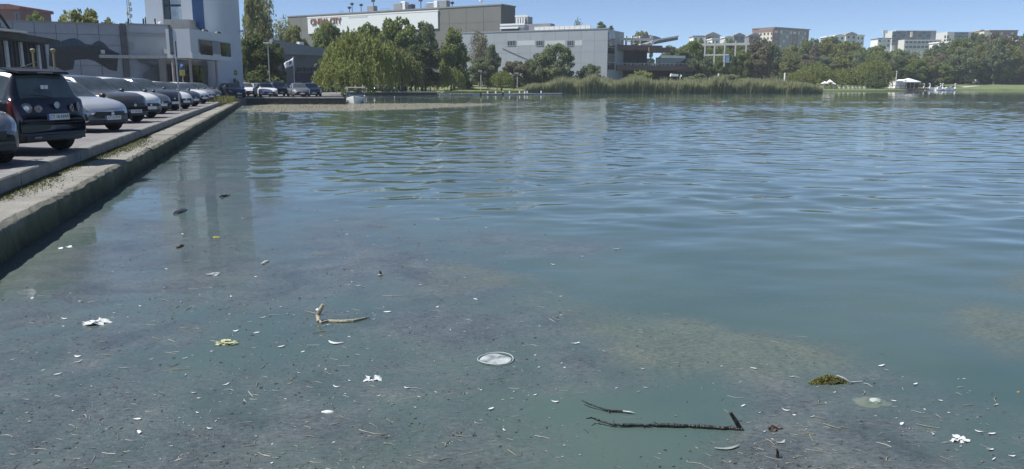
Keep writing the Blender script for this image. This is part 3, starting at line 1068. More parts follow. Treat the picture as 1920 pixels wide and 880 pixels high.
# --- the dark people carrier backed up to the kerb
def people_carrier():
    c = make_car('mpv', 'navy', 'dark navy people carrier seen from behind with round tail lamps, rear end to the kerb', ROWG, plate='CT 16 NWF')
    L, W = 4.2, 1.78
    # roof spoiler, lamps with two round lenses, rear wiper, badge, bumper line, aerial
    sp = MB().prism([(-L / 2 + .20, 1.50), (-L / 2 + .23, 1.545), (-L / 2 + .60, 1.60), (-L / 2 + .60, 1.57)], -.58, .58).build('roof_spoiler', PLASTIC, c)
    MB().box(-L / 2 + .195, -L / 2 + .206, -.18, .18, 1.512, 1.528).build('brake_light', REDL, sp)
    ring = mat('lens_ring', (0.20, 0.15, 0.15), 0.25, metal=0.2, var=0.2, coat=1)
    for sy in (1, -1):
        for (yy_, zz_, rr_, core, ang_) in ((.615, .87, .098, CLEARL, 34), (.40, .86, .074, REDL, 17)):
            a = MB().lathe([(rr_, .02), (rr_, -.004), (rr_ * .66, -.012), (0, -.012)], 20, 'x').build('round_lens', ring, c)
            a.location = (-L / 2 + .13 * (yy_ / (W / 2)) ** 2 + (.03 if yy_ > .5 else .012), sy * yy_, zz_)
            a.rotation_euler = (0, 0, -sy * R(ang_))
            MB().lathe([(rr_ * .45, -.010), (rr_ * .45, -.017), (0, -.019)], 14, 'x').build('lens_core', core, a)
    bd = MB().lathe([(.066, 0), (.066, -.014), (.055, -.018), (.052, -.012), (0, -.012)], 20, 'x', (-L / 2 + .008, 0, .92)).build('badge', ALLOY, c)
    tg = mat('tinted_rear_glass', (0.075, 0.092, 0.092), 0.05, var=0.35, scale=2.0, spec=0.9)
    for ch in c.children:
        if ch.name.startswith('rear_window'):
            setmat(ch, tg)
    for dy in (-.035, .055):  # two white plates imitate bright reflections on the rear glass
        MB().box(-L / 2 + .10, -L / 2 + .115, .10 + dy, .17 + dy, 1.22, 1.29).build('window_glint', WHITE, c)
    vw = MB()
    xx = -L / 2 - .006
    def bar(y0, z0, y1, z1):
        vw.tube([(xx, y0, z0), (xx, y1, z1)], .005, 4)
    bar(.022, .968, 0, .928); bar(-.022, .968, 0, .928)
    bar(.045, .945, .02, .878); bar(.02, .878, 0, .918); bar(0, .918, -.02, .878); bar(-.02, .878, -.045, .945)
    vw.build('badge_letters', ALLOY, bd)
    MB().tube([(-L / 2 + .06, 0, 1.05), (-L / 2 + .07, .2, 1.09), (-L / 2 + .10, .52, 1.12)], .009, 5).build('rear_wiper', PLASTIC, c)
    MB().cbar(L, W, -.70, .70, .585, .597, .006, .05, False).build('bumper_crease', PLASTIC, c)
    MB().cbar(L, W, -.70, .70, .27, .37, .02, .1, False).build('lower_bumper', PLASTIC, c)
    MB().box(-L / 2 - .042, -L / 2 - .03, .45, .62, .32, .35).build('reflector', REDL, c)
    MB().tube([(-L / 2 + .75, 0, 1.59), (-L / 2 + .70, 0, 1.63), (-L / 2 + .35, 0, 1.72)], [.02, .012, .006], 6).build('aerial', PLASTIC, c)
    for sy in (1, -1):
        MB().tube([(-1.25, sy * .60, 1.56), (-1.15, sy * .60, 1.63), (.35, sy * .61, 1.625), (.45, sy * .61, 1.55)], .014, 5).build('roof_rail', PLASTIC, c)
    return c
put(people_carrier(), 116, 288, deg=165, front=False)
# --- the row, nearest first
c = make_car('hatchback', 'grey', 'dark grey car cut off at the left edge, front bumper and plate showing', ROWG, plate='B 93 XAR')
put(c, 0, 0, P=Vector((-8.3, 12.5, PZ)), deg=-29)
c = make_car('hatchback', 'silver', 'silver hatchback with black grille, next to the dark people carrier', ROWG, plate='CT 21 PYT')
MB().prism([(1.6, .30), (1.92, .34), (1.86, .52), (1.72, .46)], -.80, -.70).build('fog_surround', PLASTIC, c)
MB().prism([(1.6, .30), (1.92, .34), (1.86, .52), (1.72, .46)], .70, .80).build('fog_surround', PLASTIC, c)
put(c, 214, 248)
c = make_car('suv', 'taupe', 'taupe grey crossover with round badge and white plate, beside the silver hatchback', ROWG, plate='CT 20 AEC')
put(c, 256, 231)
row = [('estate', 'grey', 306, 214, 'dark grey estate with pale plate, behind the thin sign pole'),
       ('suv', 'slate', 329, 208, 'slate grey crossover half hidden behind the dark grey estate'),
       ('estate', 'white', 350, 205, 'white roofed car whose sunlit bonnet shows above the slate crossover'),
       ('hatchback', 'slate', 368, 200, 'dark slate hatchback after the white roofed car'),
       ('hatchback', 'white', 384, 195, 'small white hatchback wedged between two dark cars'),
       ('saloon', 'lightgrey', 397, 191, 'pale grey saloon past the small white hatchback'),
       ('hatchback', 'grey', 409, 188, 'mid grey hatchback, last of the row along the quay')]
for typ, colr, px, py, lab in row:
    put(make_car(typ, colr, lab, ROWG), px, py)
# cars deeper in the row, roofs only
put(make_car('mpv', 'white', 'white roofed people carrier standing behind the taupe crossover', ROWG), 285, 222)
# --- cars at the head of the car park, beyond the corner of the quay
HEAD = 'cars at the head of the car park'
for typ, colr, px, Y, deg, lab in (
        ('suv', 'lightgrey', 404, 82, -40, 'silver grey crossover in front of the round clipped bush'),
        ('saloon', 'lightgrey', 392, 98, -35, 'pale grey saloon behind the silver crossover, near the tower posts'),
        ('hatchback', 'white', 416, 104, -38, 'white hatchback far back beside the tower corner'),
        ('estate', 'grey', 445, 104, -45, 'grey estate under the yellow sign at the tower corner'),
        ('hatchback', 'lightgrey', 500, 100, -60, 'pale hatchback behind the white saloon, by the lamp post'),
        ('hatchback', 'grey', 428, 92, -40, 'grey hatchback between the silver crossover and the blue one'),
        ('hatchback', 'blue', 461, 80.5, -52, 'dark blue hatchback at the corner above the weeds'),
        ('estate', 'white', 482, 92, -55, 'white car behind the dark blue hatchback'),
        ('saloon', 'white', 517, 82.5, -62, 'white saloon facing the water above the dark stone wall'),
        ('mpv', 'navy', 538, 90, -65, 'navy people carrier directly behind the white saloon'),
        ('saloon', 'grey', 576, 82, -66, 'grey saloon facing the water left of the big willow'),
        ('hatchback', 'slate', 597, 85, -68, 'dark slate hatchback tucked beside the willow branches')):
    p = aty(px, 170, Y)
    put(make_car(typ, colr, lab, HEAD, detail=True), 0, 0, deg=deg, P=Vector((p.x, Y - 2, PZ)))
WILG = 'cars parked beneath the willows'
for typ, colr, px, Y, deg, lab in (
        ('saloon', 'lightgrey', 681, 140, -60, 'pale grey car right behind the moored boat'),
        ('hatchback', 'black', 697, 142, -80, 'black hatchback under the willow, next to the pale grey car'),
        ('hatchback', 'navy', 712, 142, -82, 'navy hatchback in the middle of the willow shade'),
        ('suv', 'grey', 730, 143, -100, 'grey crossover under the right hand willow branches'),
        ('hatchback', 'black', 745, 143, -100, 'black car, last one before the lawn by the basin')):
    p = aty(px, 168, Y)
    put(make_car(typ, colr, lab, WILG, detail=False), 0, 0, deg=deg, P=Vector((p.x, Y - 2, 0.58)), z=0.58)

# ------------------------------------------------------------------ buildings on the left
def left_wall():
    A, B = aty(-40, 150, 66), aty(326, 150, 74)
    f = Facade('perimeter_building', 'long low grey concrete building with a dark painted wave mural, behind the parked cars', 'building', A, B, PZ)
    x225, ztop = f.on(225, 44)
    x0 = f.on(26, 44)[0]
    L = f.L
    f.box('wall_core', WALLP, -4, L, .12, 9.0, 0, f.on(105, 43.5)[1] - .06)
    # concrete panels of the upper left part
    cols = [f.on(p, 60)[0] for p in (-40, -15, 25, 65, 105, 145, 185, 225)]
    rows = [f.on(105, p)[1] for p in (145, 122, 104, 84, 63, 43.5)]
    rows[0] = 0.0
    for i in range(len(cols) - 1):
        for j in range(5):
            mm = mat('panel_tone_%s' % 'abc'[(i * 3 + j) % 3], tuple(c * (0.92 + .08 * ((i * 3 + j) % 3)) for c in (0.31, 0.345, 0.38)), 0.85, var=0.14, scale=0.7)
            o = MB().box(cols[i] + .02, cols[i + 1] - .02, random.uniform(-.012, .012), .12, rows[j] + .02, rows[j + 1] - .02).build('panel', mm, f.e)
    # wave mural: dark paint, blue along the crests
    def poly(name, pts, m, y):
        p = [f.on(*q) for q in pts]
        MB().prism(p, y, y + .012).build(name, m, f.e)
    MBLUE = mat('mural_blue', (0.045, 0.075, 0.115), 0.8, var=0.2)
    MDARK = mat('mural_charcoal', (0.05, 0.055, 0.055), 0.85, var=0.25)
    poly('mural_crest', ((92, 78), (105, 80), (118, 77), (130, 73), (140, 72), (150, 76), (160, 83), (172, 84), (180, 78), (187, 77), (195, 81), (205, 92), (224, 101), (224, 104), (150, 98), (92, 95)), MBLUE, -.030)
    poly('mural_body', ((92, 88), (120, 88), (140, 85), (160, 88), (178, 86), (190, 84), (203, 95), (222, 103), (219, 134), (205, 131), (190, 122), (178, 115), (165, 111.5), (150, 112), (140, 113), (137, 130), (120, 133), (108, 127), (92, 124)), MDARK, -.034)
    # right hand half: rendered wall with string course, doors, pipe, stairs
    xa, xb = x225 + .1, L
    f.box('rendered_wall', mat('grey_plaster', (0.34, 0.375, 0.41), 0.85, var=0.1, scale=0.5), xa, xb, 0, .12, f.on(270, 110)[1], ztop - .1)
    f.box('lower_wall', WALLP, xa, xb, .06, .12, 0, f.on(270, 105)[1])
    z1 = f.on(270, 66)[1]
    f.box('string_course', GREYB, xa, xb, -.12, .0, z1 - .12, z1 + .10)
    z2 = f.on(270, 107)[1]
    f.box('ledge', mat('pale_ledge', (0.36, 0.38, 0.38), 0.8), xa - 2.0, xb, -.45, .05, z2 - .16, z2 + .12)
    f.box('pilaster', WALLD, xa - .15, xa + .35, -.12, .1, 0, ztop)
    f.box('parapet', GREYB, cols[0], x225, -.05, .3, rows[5] - .03, rows[5] + .12)
    f.box('parapet', GREYB, xa + .4, xb, -.05, .3, ztop - .12, ztop + .04)
    for (p0, q0, p1, q1) in ((231, 75, 240, 100), (243, 79, 250, 95)):
        a, b_ = f.on(p0, q1), f.on(p1, q0)
        f.box('shutter', GREYB, a[0], b_[0], -.06, .02, a[1], b_[1])
    for (p0, q0, p1, q1) in ((307, 92, 314, 101), (189, 94, 196, 101)):
        a, b_ = f.on(p0, q1), f.on(p1, q0)
        f.box('wall_box', OFFW, a[0], b_[0], -.14, -.02, a[1], b_[1])
    px_ = f.on(318, 60)[0]
    MB().tube([(px_, -.15, 0), (px_, -.15, ztop)], .09, 6).build('downpipe', DMETAL, f.e)
    # flight of stairs with a solid dark balustrade
    s0, s1 = f.on(266, 141), f.on(300, 121)
    s2 = f.on(316, 121)
    st = MB().prism([(s0[0], 0), (s0[0], s0[1] + .1), (s1[0], s1[1] + .25), (s2[0], s2[1] + .25), (s2[0], s2[1] - .3), (s1[0], s1[1] - .35), (s0[0] + .9, 0)], -.9, -.75)
    st.build('stair_balustrade', WALLD, f.e)
    for q in range(9):
        a = q / 9
        xx, zz = s0[0] + (s1[0] - s0[0]) * a, (s1[1]) * a
        MB().box(xx, xx + (s1[0] - s0[0]) / 9, -.74, .0, max(zz - .15, 0), zz + .12).build('stair_step', CONC_D, f.e)
    d0, d1 = f.on(259, 110), f.on(288, 122)
    MB().prism([(d0[0], d0[1]), (d1[0], d1[1]), (d1[0], d1[1] - .25), (d0[0], d0[1] - .25)], -.3, -.1).build('sloping_beam', WALLD, f.e)
    xx = f.on(298, 120)[0]
    MB().tube([(xx, -1.1, 0), (xx, -1.1, z2)], .07, 6).build('post', METAL, f.e)
    for q in (240, 268, 290):
        a = f.on(q, 46)
        MB().box(a[0], a[0] + .12, .0, .1, a[1] - .1, a[1] + .5).build('roof_post', DMETAL, f.e)
left_wall()

def tower():
    A, B = aty(283, 150, 81), aty(392, 150, 81)
    f = Facade('tower_building', 'tall pale grey tower with a blue vertical stripe and a projecting first floor', 'building', A, B, PZ)
    top = 18.5
    L = f.L
    zt = f.on(300, 44)[1]
    # front slices with the recessed window strip and the blue strip between them
    c = [f.on(p, 20)[0] for p in (283, 305, 340, 361, 382, 392)]
    m1 = TOWER
    f.box('wall', m1, 0, c[1], 0, 8, 0, top)
    f.box('wall', m1, c[2], c[3], 0, 8, 0, top)
    f.box('wall', m1, c[4], L, 0, 8, 0, top)
    f.box('wall', m1, c[1], c[2], 0, 8, 0, zt - .6)
    f.box('wall', WALLD, c[1], c[2], .5, 8, zt - .6, top)
    w_ = f.box('window_strip', DMETAL, c[1], c[2], .28, .5, zt - .5, top)
    cm = c[1] + (c[2] - c[1]) * .36
    zz = zt - .4
    k = 0
    while zz < top - 1:
        MB().box(c[1] + .12, cm - .06, .20, .30, zz + .07, zz + 2.0).build('pane', DGLASS, w_)
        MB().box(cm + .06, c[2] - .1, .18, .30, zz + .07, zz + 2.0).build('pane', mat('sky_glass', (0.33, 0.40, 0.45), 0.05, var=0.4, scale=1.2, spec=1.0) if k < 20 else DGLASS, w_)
        zz += 2.15
        k += 1
    a0, a1 = f.on(376, 44)[1], f.on(376, 60)[1]
    MB().prism([(c[3], a0), (c[4], a1 - .3), (c[4], top), (c[3], top)], -.05, .3).build('blue_stripe', BLUE, f.e)
    f.box('wall', m1, c[3], c[4], .3, 8, 0, top)
    # curved right hand corner
    mb = MB()
    n = 14
    rad = 1.1
    D = 9.0
    for _ in range(60):      # depth at which the flank's far edge lines up
        D += (f.on(451, 60, D)[0] - (L + rad)) * 1.5
    D = min(max(D, 4.0), 30.0)
    vs, fs = [], []
    for q in range(n + 1):
        a = math.pi / 2 * q / n
        x, y = L + rad * math.sin(a), rad * 1.25 - rad * 1.25 * math.cos(a)
        vs += [(x, y, 0), (x, y, top)]
    for q in range(n):
        fs.append((2 * q, 2 * q + 2, 2 * q + 3, 2 * q + 1))
    vs += [(L + rad, D, 0), (L + rad, D, top), (L, D, 0), (L, D, top)]
    b0 = 2 * (n + 1)
    fs += [(2 * n, b0, b0 + 1, 2 * n + 1), (b0, b0 + 2, b0 + 3, b0 + 1)]
    mb.add(vs, fs).build('curved_wall', TOWER, f.e, smooth=True)
    # roof terrace lump behind the projecting volume
    a, b_ = f.on(322, 56), f.on(367, 39)
    f.box('terrace_parapet', mat('buff_parapet', (0.34, 0.335, 0.32), 0.85), a[0], b_[0], -1.6, .0, a[1] - 1, b_[1])
    for p in (298, 306, 356):
        q = f.on(p, 42)
        MB().lathe([(.16, 0), (.2, .12), (.14, .28), (.02, .32)], 8, 'z', (q[0], -.7, q[1] - .3)).build('floodlight', WHITE, f.e)
    # wall lamp on the right edge
    q = (f.on(452, 62, D)[0], f.on(452, 62, D)[1])
    lp = MB().box(q[0] + .1, q[0] + .7, D - .5, D - .1, q[1] + .05, q[1] + .25)
    lp.tube([(q[0] + .1, D - .3, q[1] + .1), (q[0] - .4, D - .3, q[1] - .15)], .05, 5)
    lp.build('wall_lamp', WHITE, f.e)
    # projecting first floor on posts
    A2, B2 = aty(359, 110, 71), aty(434, 110, 80.3)
    g = Facade('projecting_volume', '', '', A2, B2, PZ)
    for k_ in ('label', 'category'):
        del g.e[k_]
    g.e.parent = f.e
    g.e.matrix_parent_inverse = f.e.matrix_basis.inverted() if False else Matrix.Identity(4)
    mw = Matrix.Translation((A2.x, A2.y, PZ)) @ Matrix.Rotation(math.atan2(g.d.y, g.d.x), 4, 'Z')
    fm = Matrix.Translation((A.x, A.y, PZ)) @ Matrix.Rotation(math.atan2(f.d.y, f.d.x), 4, 'Z')
    g.e.matrix_basis = fm.inverted() @ mw
    z0, z1 = g.on(360, 109)[1], g.on(360, 55)[1]
    Lg = g.L
    # depth follows the left flank, seen almost square on
    t0 = ray(321, 80)
    loc = Vector((A2.x, A2.y)) 
    flank = 2.1
    fl = g.box('volume_wall', TOWERL, 0, Lg, 0.0, flank, z0, z1)
    wall2 = [(0, .0)]
    a, b_ = g.on(371, 72), g.on(397, 105)
    a2, b2 = g.on(411, 80), g.on(432, 110)
    zt_, zb_ = (a[1] + a2[1]) / 2, (b_[1] + b2[1]) / 2
    band = MB().box(a[0], b2[0], -.10, .0, zb_, zt_).build('window_band', GREYB, g.e)
    dark_reflection = mat('window_dark', (0.03, 0.034, 0.03), 0.05, var=0.3, scale=0.6, spec=0.4)
    def pane(x0, x1, m):
        g.box('window', m, x0, x1, -.13, -.09, zb_ + .08, zt_ - .08)
    pane(a[0] + .05, b_[0], dark_reflection)
    q = g.on(422, 90)[0]
    pane(a2[0], q, DGLASS)
    pane(q + .1, b2[0] - .1, BGLASS)
    g.box('lower_lip', WHITE if False else TOWERL, -.05, Lg + .1, -.12, .02, z0 - .05, z0 + .5)
    # dim sign strokes above the windows, too faint to read
    u0, u1 = g.on(391, 70)[0], g.on(407, 72)[0]
    zc = z1 - .95
    for q in range(6):
        xx = u0 + (u1 - u0) * q / 6
        MB().box(xx, xx + (u1 - u0) / 6 * .62, -.05, -.0, zc - .22 - .02 * (q % 2), zc + .2).build('sign_letter', mat('faded_letter', (0.24, 0.27, 0.30), 0.7), g.e)
    for p in (396, 420):
        q = g.on(p, 60)[0]
        MB().lathe([(.3, 0), (.34, .1), (.2, .25)], 8, 'z', (q, .6, z1)).build('roof_lamp', DMETAL, g.e)
    # slit window in the flank, faced by the camera
    n_ = MB().box(-.05, .02, flank * .72, flank * .86, z0 + .3, z0 + 2.6).build('slit_window', DGLASS, g.e)
    # posts and the glazed ground floor set back under it
    for p, yy in ((363, .3), (411, .3), (333, flank - .3)):
        q = g.on(p, 120)[0] if yy < 1 else .3
        MB().tube([(q, yy, 0), (q, yy, z0)], .12, 8).build('column', mat('pinkish_column', (0.36, 0.31, 0.30), 0.7), g.e)
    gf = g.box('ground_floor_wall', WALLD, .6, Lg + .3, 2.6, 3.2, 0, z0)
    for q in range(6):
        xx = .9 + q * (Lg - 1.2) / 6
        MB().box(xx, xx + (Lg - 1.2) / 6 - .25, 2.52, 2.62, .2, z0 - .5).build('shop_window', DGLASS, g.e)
tower()

def terrace_pavilion():
    # dim timber and steel terrace at the left edge
    A, B = aty(-60, 140, 50), aty(88, 140, 58)
    f = Facade('terrace_pavilion', 'dark open terrace building with steel trusses and thin columns at the left edge', 'building', A, B, PZ)
    x0, x1 = 0, f.L
    q0, q1 = f.on(8, 62), f.on(86, 76)
    dk = mat('terrace_dark', (0.055, 0.06, 0.058), 0.8, var=0.35, scale=0.7)
    MB().prism([(x0, q0[1] + .6), (q0[0], q0[1]), (q1[0], q1[1]), (q1[0], q1[1] - .28), (q0[0], q0[1] - .5), (x0, q0[1] - .2)], -1.0, 4.5).build('awning_roof', dk, f.e)
    f.box('back_wall', mat('terrace_back', (0.075, 0.078, 0.06), 0.85, var=0.5, scale=0.9), x0, x1, 4.2, 4.5, 0, q1[1] - .2)
    for i, p in enumerate((-30, -12, 3, 13, 22, 30, 40, 52, 58, 72, 84)):
        x, z = f.on(p, 100)
        h = q1[1] + (q0[1] - q1[1]) * max(0, (86 - p)) / 86 - .4
        MB().tube([(x, 0, 0), (x, 0, h)], .085 if i % 3 else .14, 6).build('column', (METAL, DMETAL, dk)[i % 3], f.e)
    for (p0, q0_, p1, q1_) in ((15, 81, 38, 98), (50, 84, 60, 97)):
        a, b_ = f.on(p0, q1_), f.on(p1, q0_)
        w_ = f.box('window', DMETAL, a[0], b_[0], 4.0, 4.2, a[1], b_[1])
        MB().box(a[0] + .12, b_[0] - .12, 3.96, 4.02, a[1] + .12, b_[1] - .12).build('pane', DGLASS, w_)
    a, b_ = f.on(84, 74), f.on(90, 140)
    f.box('end_wall', mat('slate_blue', (0.06, 0.075, 0.09), 0.8), a[0] - .6, a[0] + .3, .2, 4.5, 0, a[1])
    # upper steel structure
    ux0, uz0 = f.on(-60, 58)
    ux1, uz1 = f.on(24, 40)
    top = f.on(0, -30)[1]
    for p in (-50, -28, -10, 4, 17, 27):
        x = f.on(p, 30)[0]
        MB().tube([(x, 1.2, uz0 - 1), (x, 1.2, top if p < 20 else f.on(p, 6)[1])], .12, 6).build('steel_post', DMETAL, f.e)
    for py in (44, 20, 2):
        z = f.on(10, py)[1]
        MB().box(x0, ux1 + .3, 1.05, 1.3, z - .12, z + .14).build('steel_beam', DMETAL, f.e)
    for (p0, q0_, p1, q1_) in ((2, 22, 14, 50), (26, 22, 49, 57), (-20, 20, 2, 44), (-30, 2, -8, 22)):
        a, b_ = f.on(p0, q0_), f.on(p1, q1_)
        MB().tube([(a[0], 1.1, a[1]), (b_[0], 1.1, b_[1])], .09, 6).build('brace', DMETAL, f.e)
    for (p0, p1, q0_, q1_, m) in ((-40, 3, 6, 40, WALLD), (3, 16, 4, 24, BGLASS), (5, 16, 26, 42, GREYB), (17, 26, 8, 42, dk)):
        a, b_ = f.on(p0, q1_), f.on(p1, q0_)
        f.box('infill_panel', m, a[0], b_[0], 1.35, 1.5, a[1], b_[1])
    a, b_ = f.on(-60, 66), f.on(12, 59)
    MB().prism([(a[0], a[1] + .5), (b_[0], b_[1]), (b_[0], b_[1] - .12), (a[0], a[1] + .35)], -1.4, .6).build('canvas_edge', OFFW, f.e)
terrace_pavilion()

def brick_house():
    A, B = aty(-10, 20, 120), aty(40, 20, 120)
    f = Facade('brick_house', 'reddish roofed house peeping over the terrace at the top left corner', 'house', A, B, 1.5)
    z0, z1 = f.on(30, 30)[1], f.on(30, 8)[1]
    f.box('wall', REDB, 0, f.L * .94, 0, 8, 0, z0 + .9)
    MB().prism([(-.4, z0 + .9), (f.L, z0 + .9), (f.L, z1 - .3), (f.L * .6, z1), (-.4, z1)], -.4, 8.4).build('roof', mat('dull_red_tiles', (0.26, 0.13, 0.12), 0.9, var=0.25, scale=1.5), f.e)
    f.window(f.L * .74, f.L * .9, z0 - 1.2, z0 + .5)
brick_house()

def low_building():
    A, B = aty(515, 150, 128), aty(640, 150, 142)
    f = Facade('low_hall', 'low dark grey hall with a sloping roof edge between the dark trees and the willow', 'building', A, B, PZ)
    zl, zr = f.on(520, 75)[1], f.on(600, 92)[1]
    zz = f.on(600, 105)[1]
    MB().prism([(0, 0), (f.L, 0), (f.L, zz), (0, zz)], 0, 12).build('wall', mat('hall_grey', (0.15, 0.155, 0.165), 0.85, var=0.15, scale=0.4), f.e)
    MB().prism([(-.5, zz), (f.L, zz), (f.L, zr), (f.L * .55, zr + .25), (-.5, zl)], -.5, 12).build('roof_fascia', mat('hall_fascia', (0.24, 0.25, 0.27), 0.8, var=0.12), f.e)
    for i in range(9):
        p = 556 + i * 6.4
        a, b_ = f.on(p, 134), f.on(p + 3.6, 127)
        f.box('window', DGLASS, a[0], b_[0], -.06, .02, a[1], b_[1])
    a, b_ = f.on(553, 160), f.on(594, 137)
    f.box('dark_gate', mat('gate_blue_black', (0.035, 0.045, 0.06), 0.7), a[0], b_[0], -.3, -.02, 0, b_[1])
    MB().lathe([(.3, 0), (.34, .1), (.05, .2)], 8, 'y', (f.on(587, 137)[0], -.5, f.on(587, 137)[1])).build('floodlight', WHITE, f.e)
    for (p, q) in ((522, 74), (569, 81)):
        a = f.on(p, q)
        f.box('rooflight', WHITE, a[0] - .5, a[0] + .5, .4, 1.0, a[1] - .3, a[1] + .2)
    for p in (560, 565, 569):
        a = f.on(p, 109)
        f.box('wall_sign_letter', REDB, a[0] - .16, a[0] + .16, -.55, -.4, a[1] - .2, a[1] + .2)
low_building()

# ------------------------------------------------------------------ the shopping mall across the basin
GZ = 1.6
def mall_upper():
    A, B = aty(545, 150, 278), aty(940, 150, 236)
    f = Facade('mall_block', 'large beige mall block with a long white signboard and cinema lettering', 'building', A, B, GZ)
    zt = f.on(940, 8)[1]
    zt0 = f.on(545, 30)[1]
    zt = (zt + zt0) / 2
    L = f.L
    dr = ray(966, 100)
    D = max(4.0, (dr.x * f.B.y - dr.y * f.B.x) / (f.n.x * dr.y - f.n.y * dr.x))
    f.box('wall', BEIGE, 0, L - .3, .05, D, 0, zt - .3)
    nb = 14
    for i in range(nb):
        for j in range(3):
            z0 = zt * .36 + j * (zt * .64) / 3
            f.box('cladding_panel', BEIGE, L * i / nb + .05, L * (i + 1) / nb - .05, 0, .06, z0 + .04, z0 + zt * .64 / 3 - .04)
    f.box('roof_edge', ROOFG, -.2, L + .2, -.15, D + .2, zt - .3, zt + .05)
    a, b_ = f.on(579, 58), f.on(822, 21)
    a1 = f.on(579, 35)
    zs1 = (b_[1] + a1[1]) / 2
    sb = f.box('signboard', mat('signboard_white', (0.74, 0.76, 0.78), 0.45, var=0.03), a[0], b_[0], -.35, -.02, a[1] - 1, zs1)
    f.box('signboard_rim', WHITE, a[0] - .2, b_[0] + .2, -.42, -.0, zs1, zs1 + .35)
    u0, u1 = f.on(584, 45)[0], f.on(641, 42)[0]
    zc = (f.on(612, 41)[1])
    me = textmesh('CINEMA CITY', 2.6, SIGNR, .12, 1.0, .03)
    t = link('sign_letters', me, sb)
    xs = [v.co.x for v in me.vertices]
    wdt = max(xs) - min(xs)
    t.scale = ((u1 - u0) / wdt, 1.0, 1)
    hgt = f.on(612, 35)[1] - f.on(612, 47)[1]
    t.scale.y = hgt / 1.9
    t.rotation_euler = (R(90), 0, 0)
    t.location = ((u0 + u1) / 2, -.5, zc)
    q0, q1 = f.on(655, 33), f.on(690, 28)
    f.box('signboard_stripe', mat('sign_grey', (0.55, 0.58, 0.62), 0.5), q0[0], q1[0], -.40, -.34, q0[1] - .25, q0[1] + .25)
    # right flank turning away from us
    f.box('flank_wall', mat('flank_brown_grey', (0.13, 0.125, 0.118), 0.8, var=0.1), L - .3, L, .06, D, 0, zt - .3)
    # roof plant
    rr = random.Random(5)
    for p, q, w_, m, shp in ((655, 15, 5, DMETAL, 'fan'), (660, 8, 8, DMETAL, 'fan'), (677, 10, 7, DMETAL, 'fan'), (696, 13, 16, GREYB, 'box'), (700, 2, 7, DMETAL, 'mast'),
                             (722, 10, 22, METAL, 'rail'), (748, 8, 22, GREYB, 'box'), (757, 5, 10, WHITE, 'box'), (789, 1, 5, DMETAL, 'mast'), (808, 7, 18, METAL, 'box'), (818, 4, 8, WHITE, 'box'),
                             (832, 3, 16, GREYB, 'box'), (848, 6, 4, DMETAL, 'fan'), (640, 18, 10, METAL, 'rail'), (902, 2, 5, WHITE, 'fan'), (770, 10, 8, DMETAL, 'box'), (800, 8, 12, METAL, 'rail')):
        x, z = f.on(p, q, 4)
        hw = w_ * .08
        mb = MB()
        if shp == 'box':
            mb.cbox(x - hw, x + hw, 3.5, 5.5, zt - .2, max(z, zt + .7) + .3, .12)
            mb.build('roof_unit', m, f.e)
        elif shp == 'fan':
            mb.tube([(x, 4, zt - .2), (x, 4, z)], .10, 6)
            mb.lathe([(.2, -.35), (.55, -.2), (.6, .2), (.3, .45)], 10, 'z', (x, 4, z))
            mb.build('roof_vent', m, f.e)
        elif shp == 'mast':
            mb.tube([(x, 4, zt - .2), (x, 4, z + 1.2)], .12, 6)
            mb.box(x - .7, x + .5, 3.8, 4.2, z - .3, z + .7)
            mb.build('roof_mast', m, f.e)
        else:
            for q_ in range(5):
                xx = x - hw + 2 * hw * q_ / 4
                mb.tube([(xx, 4, zt - .2), (xx, 4, zt + 1.1)], .05, 4)
            mb.box(x - hw, x + hw, 3.95, 4.05, zt + 1.05, zt + 1.15)
            mb.build('roof_rail', m, f.e)
    return f
mall_upper()

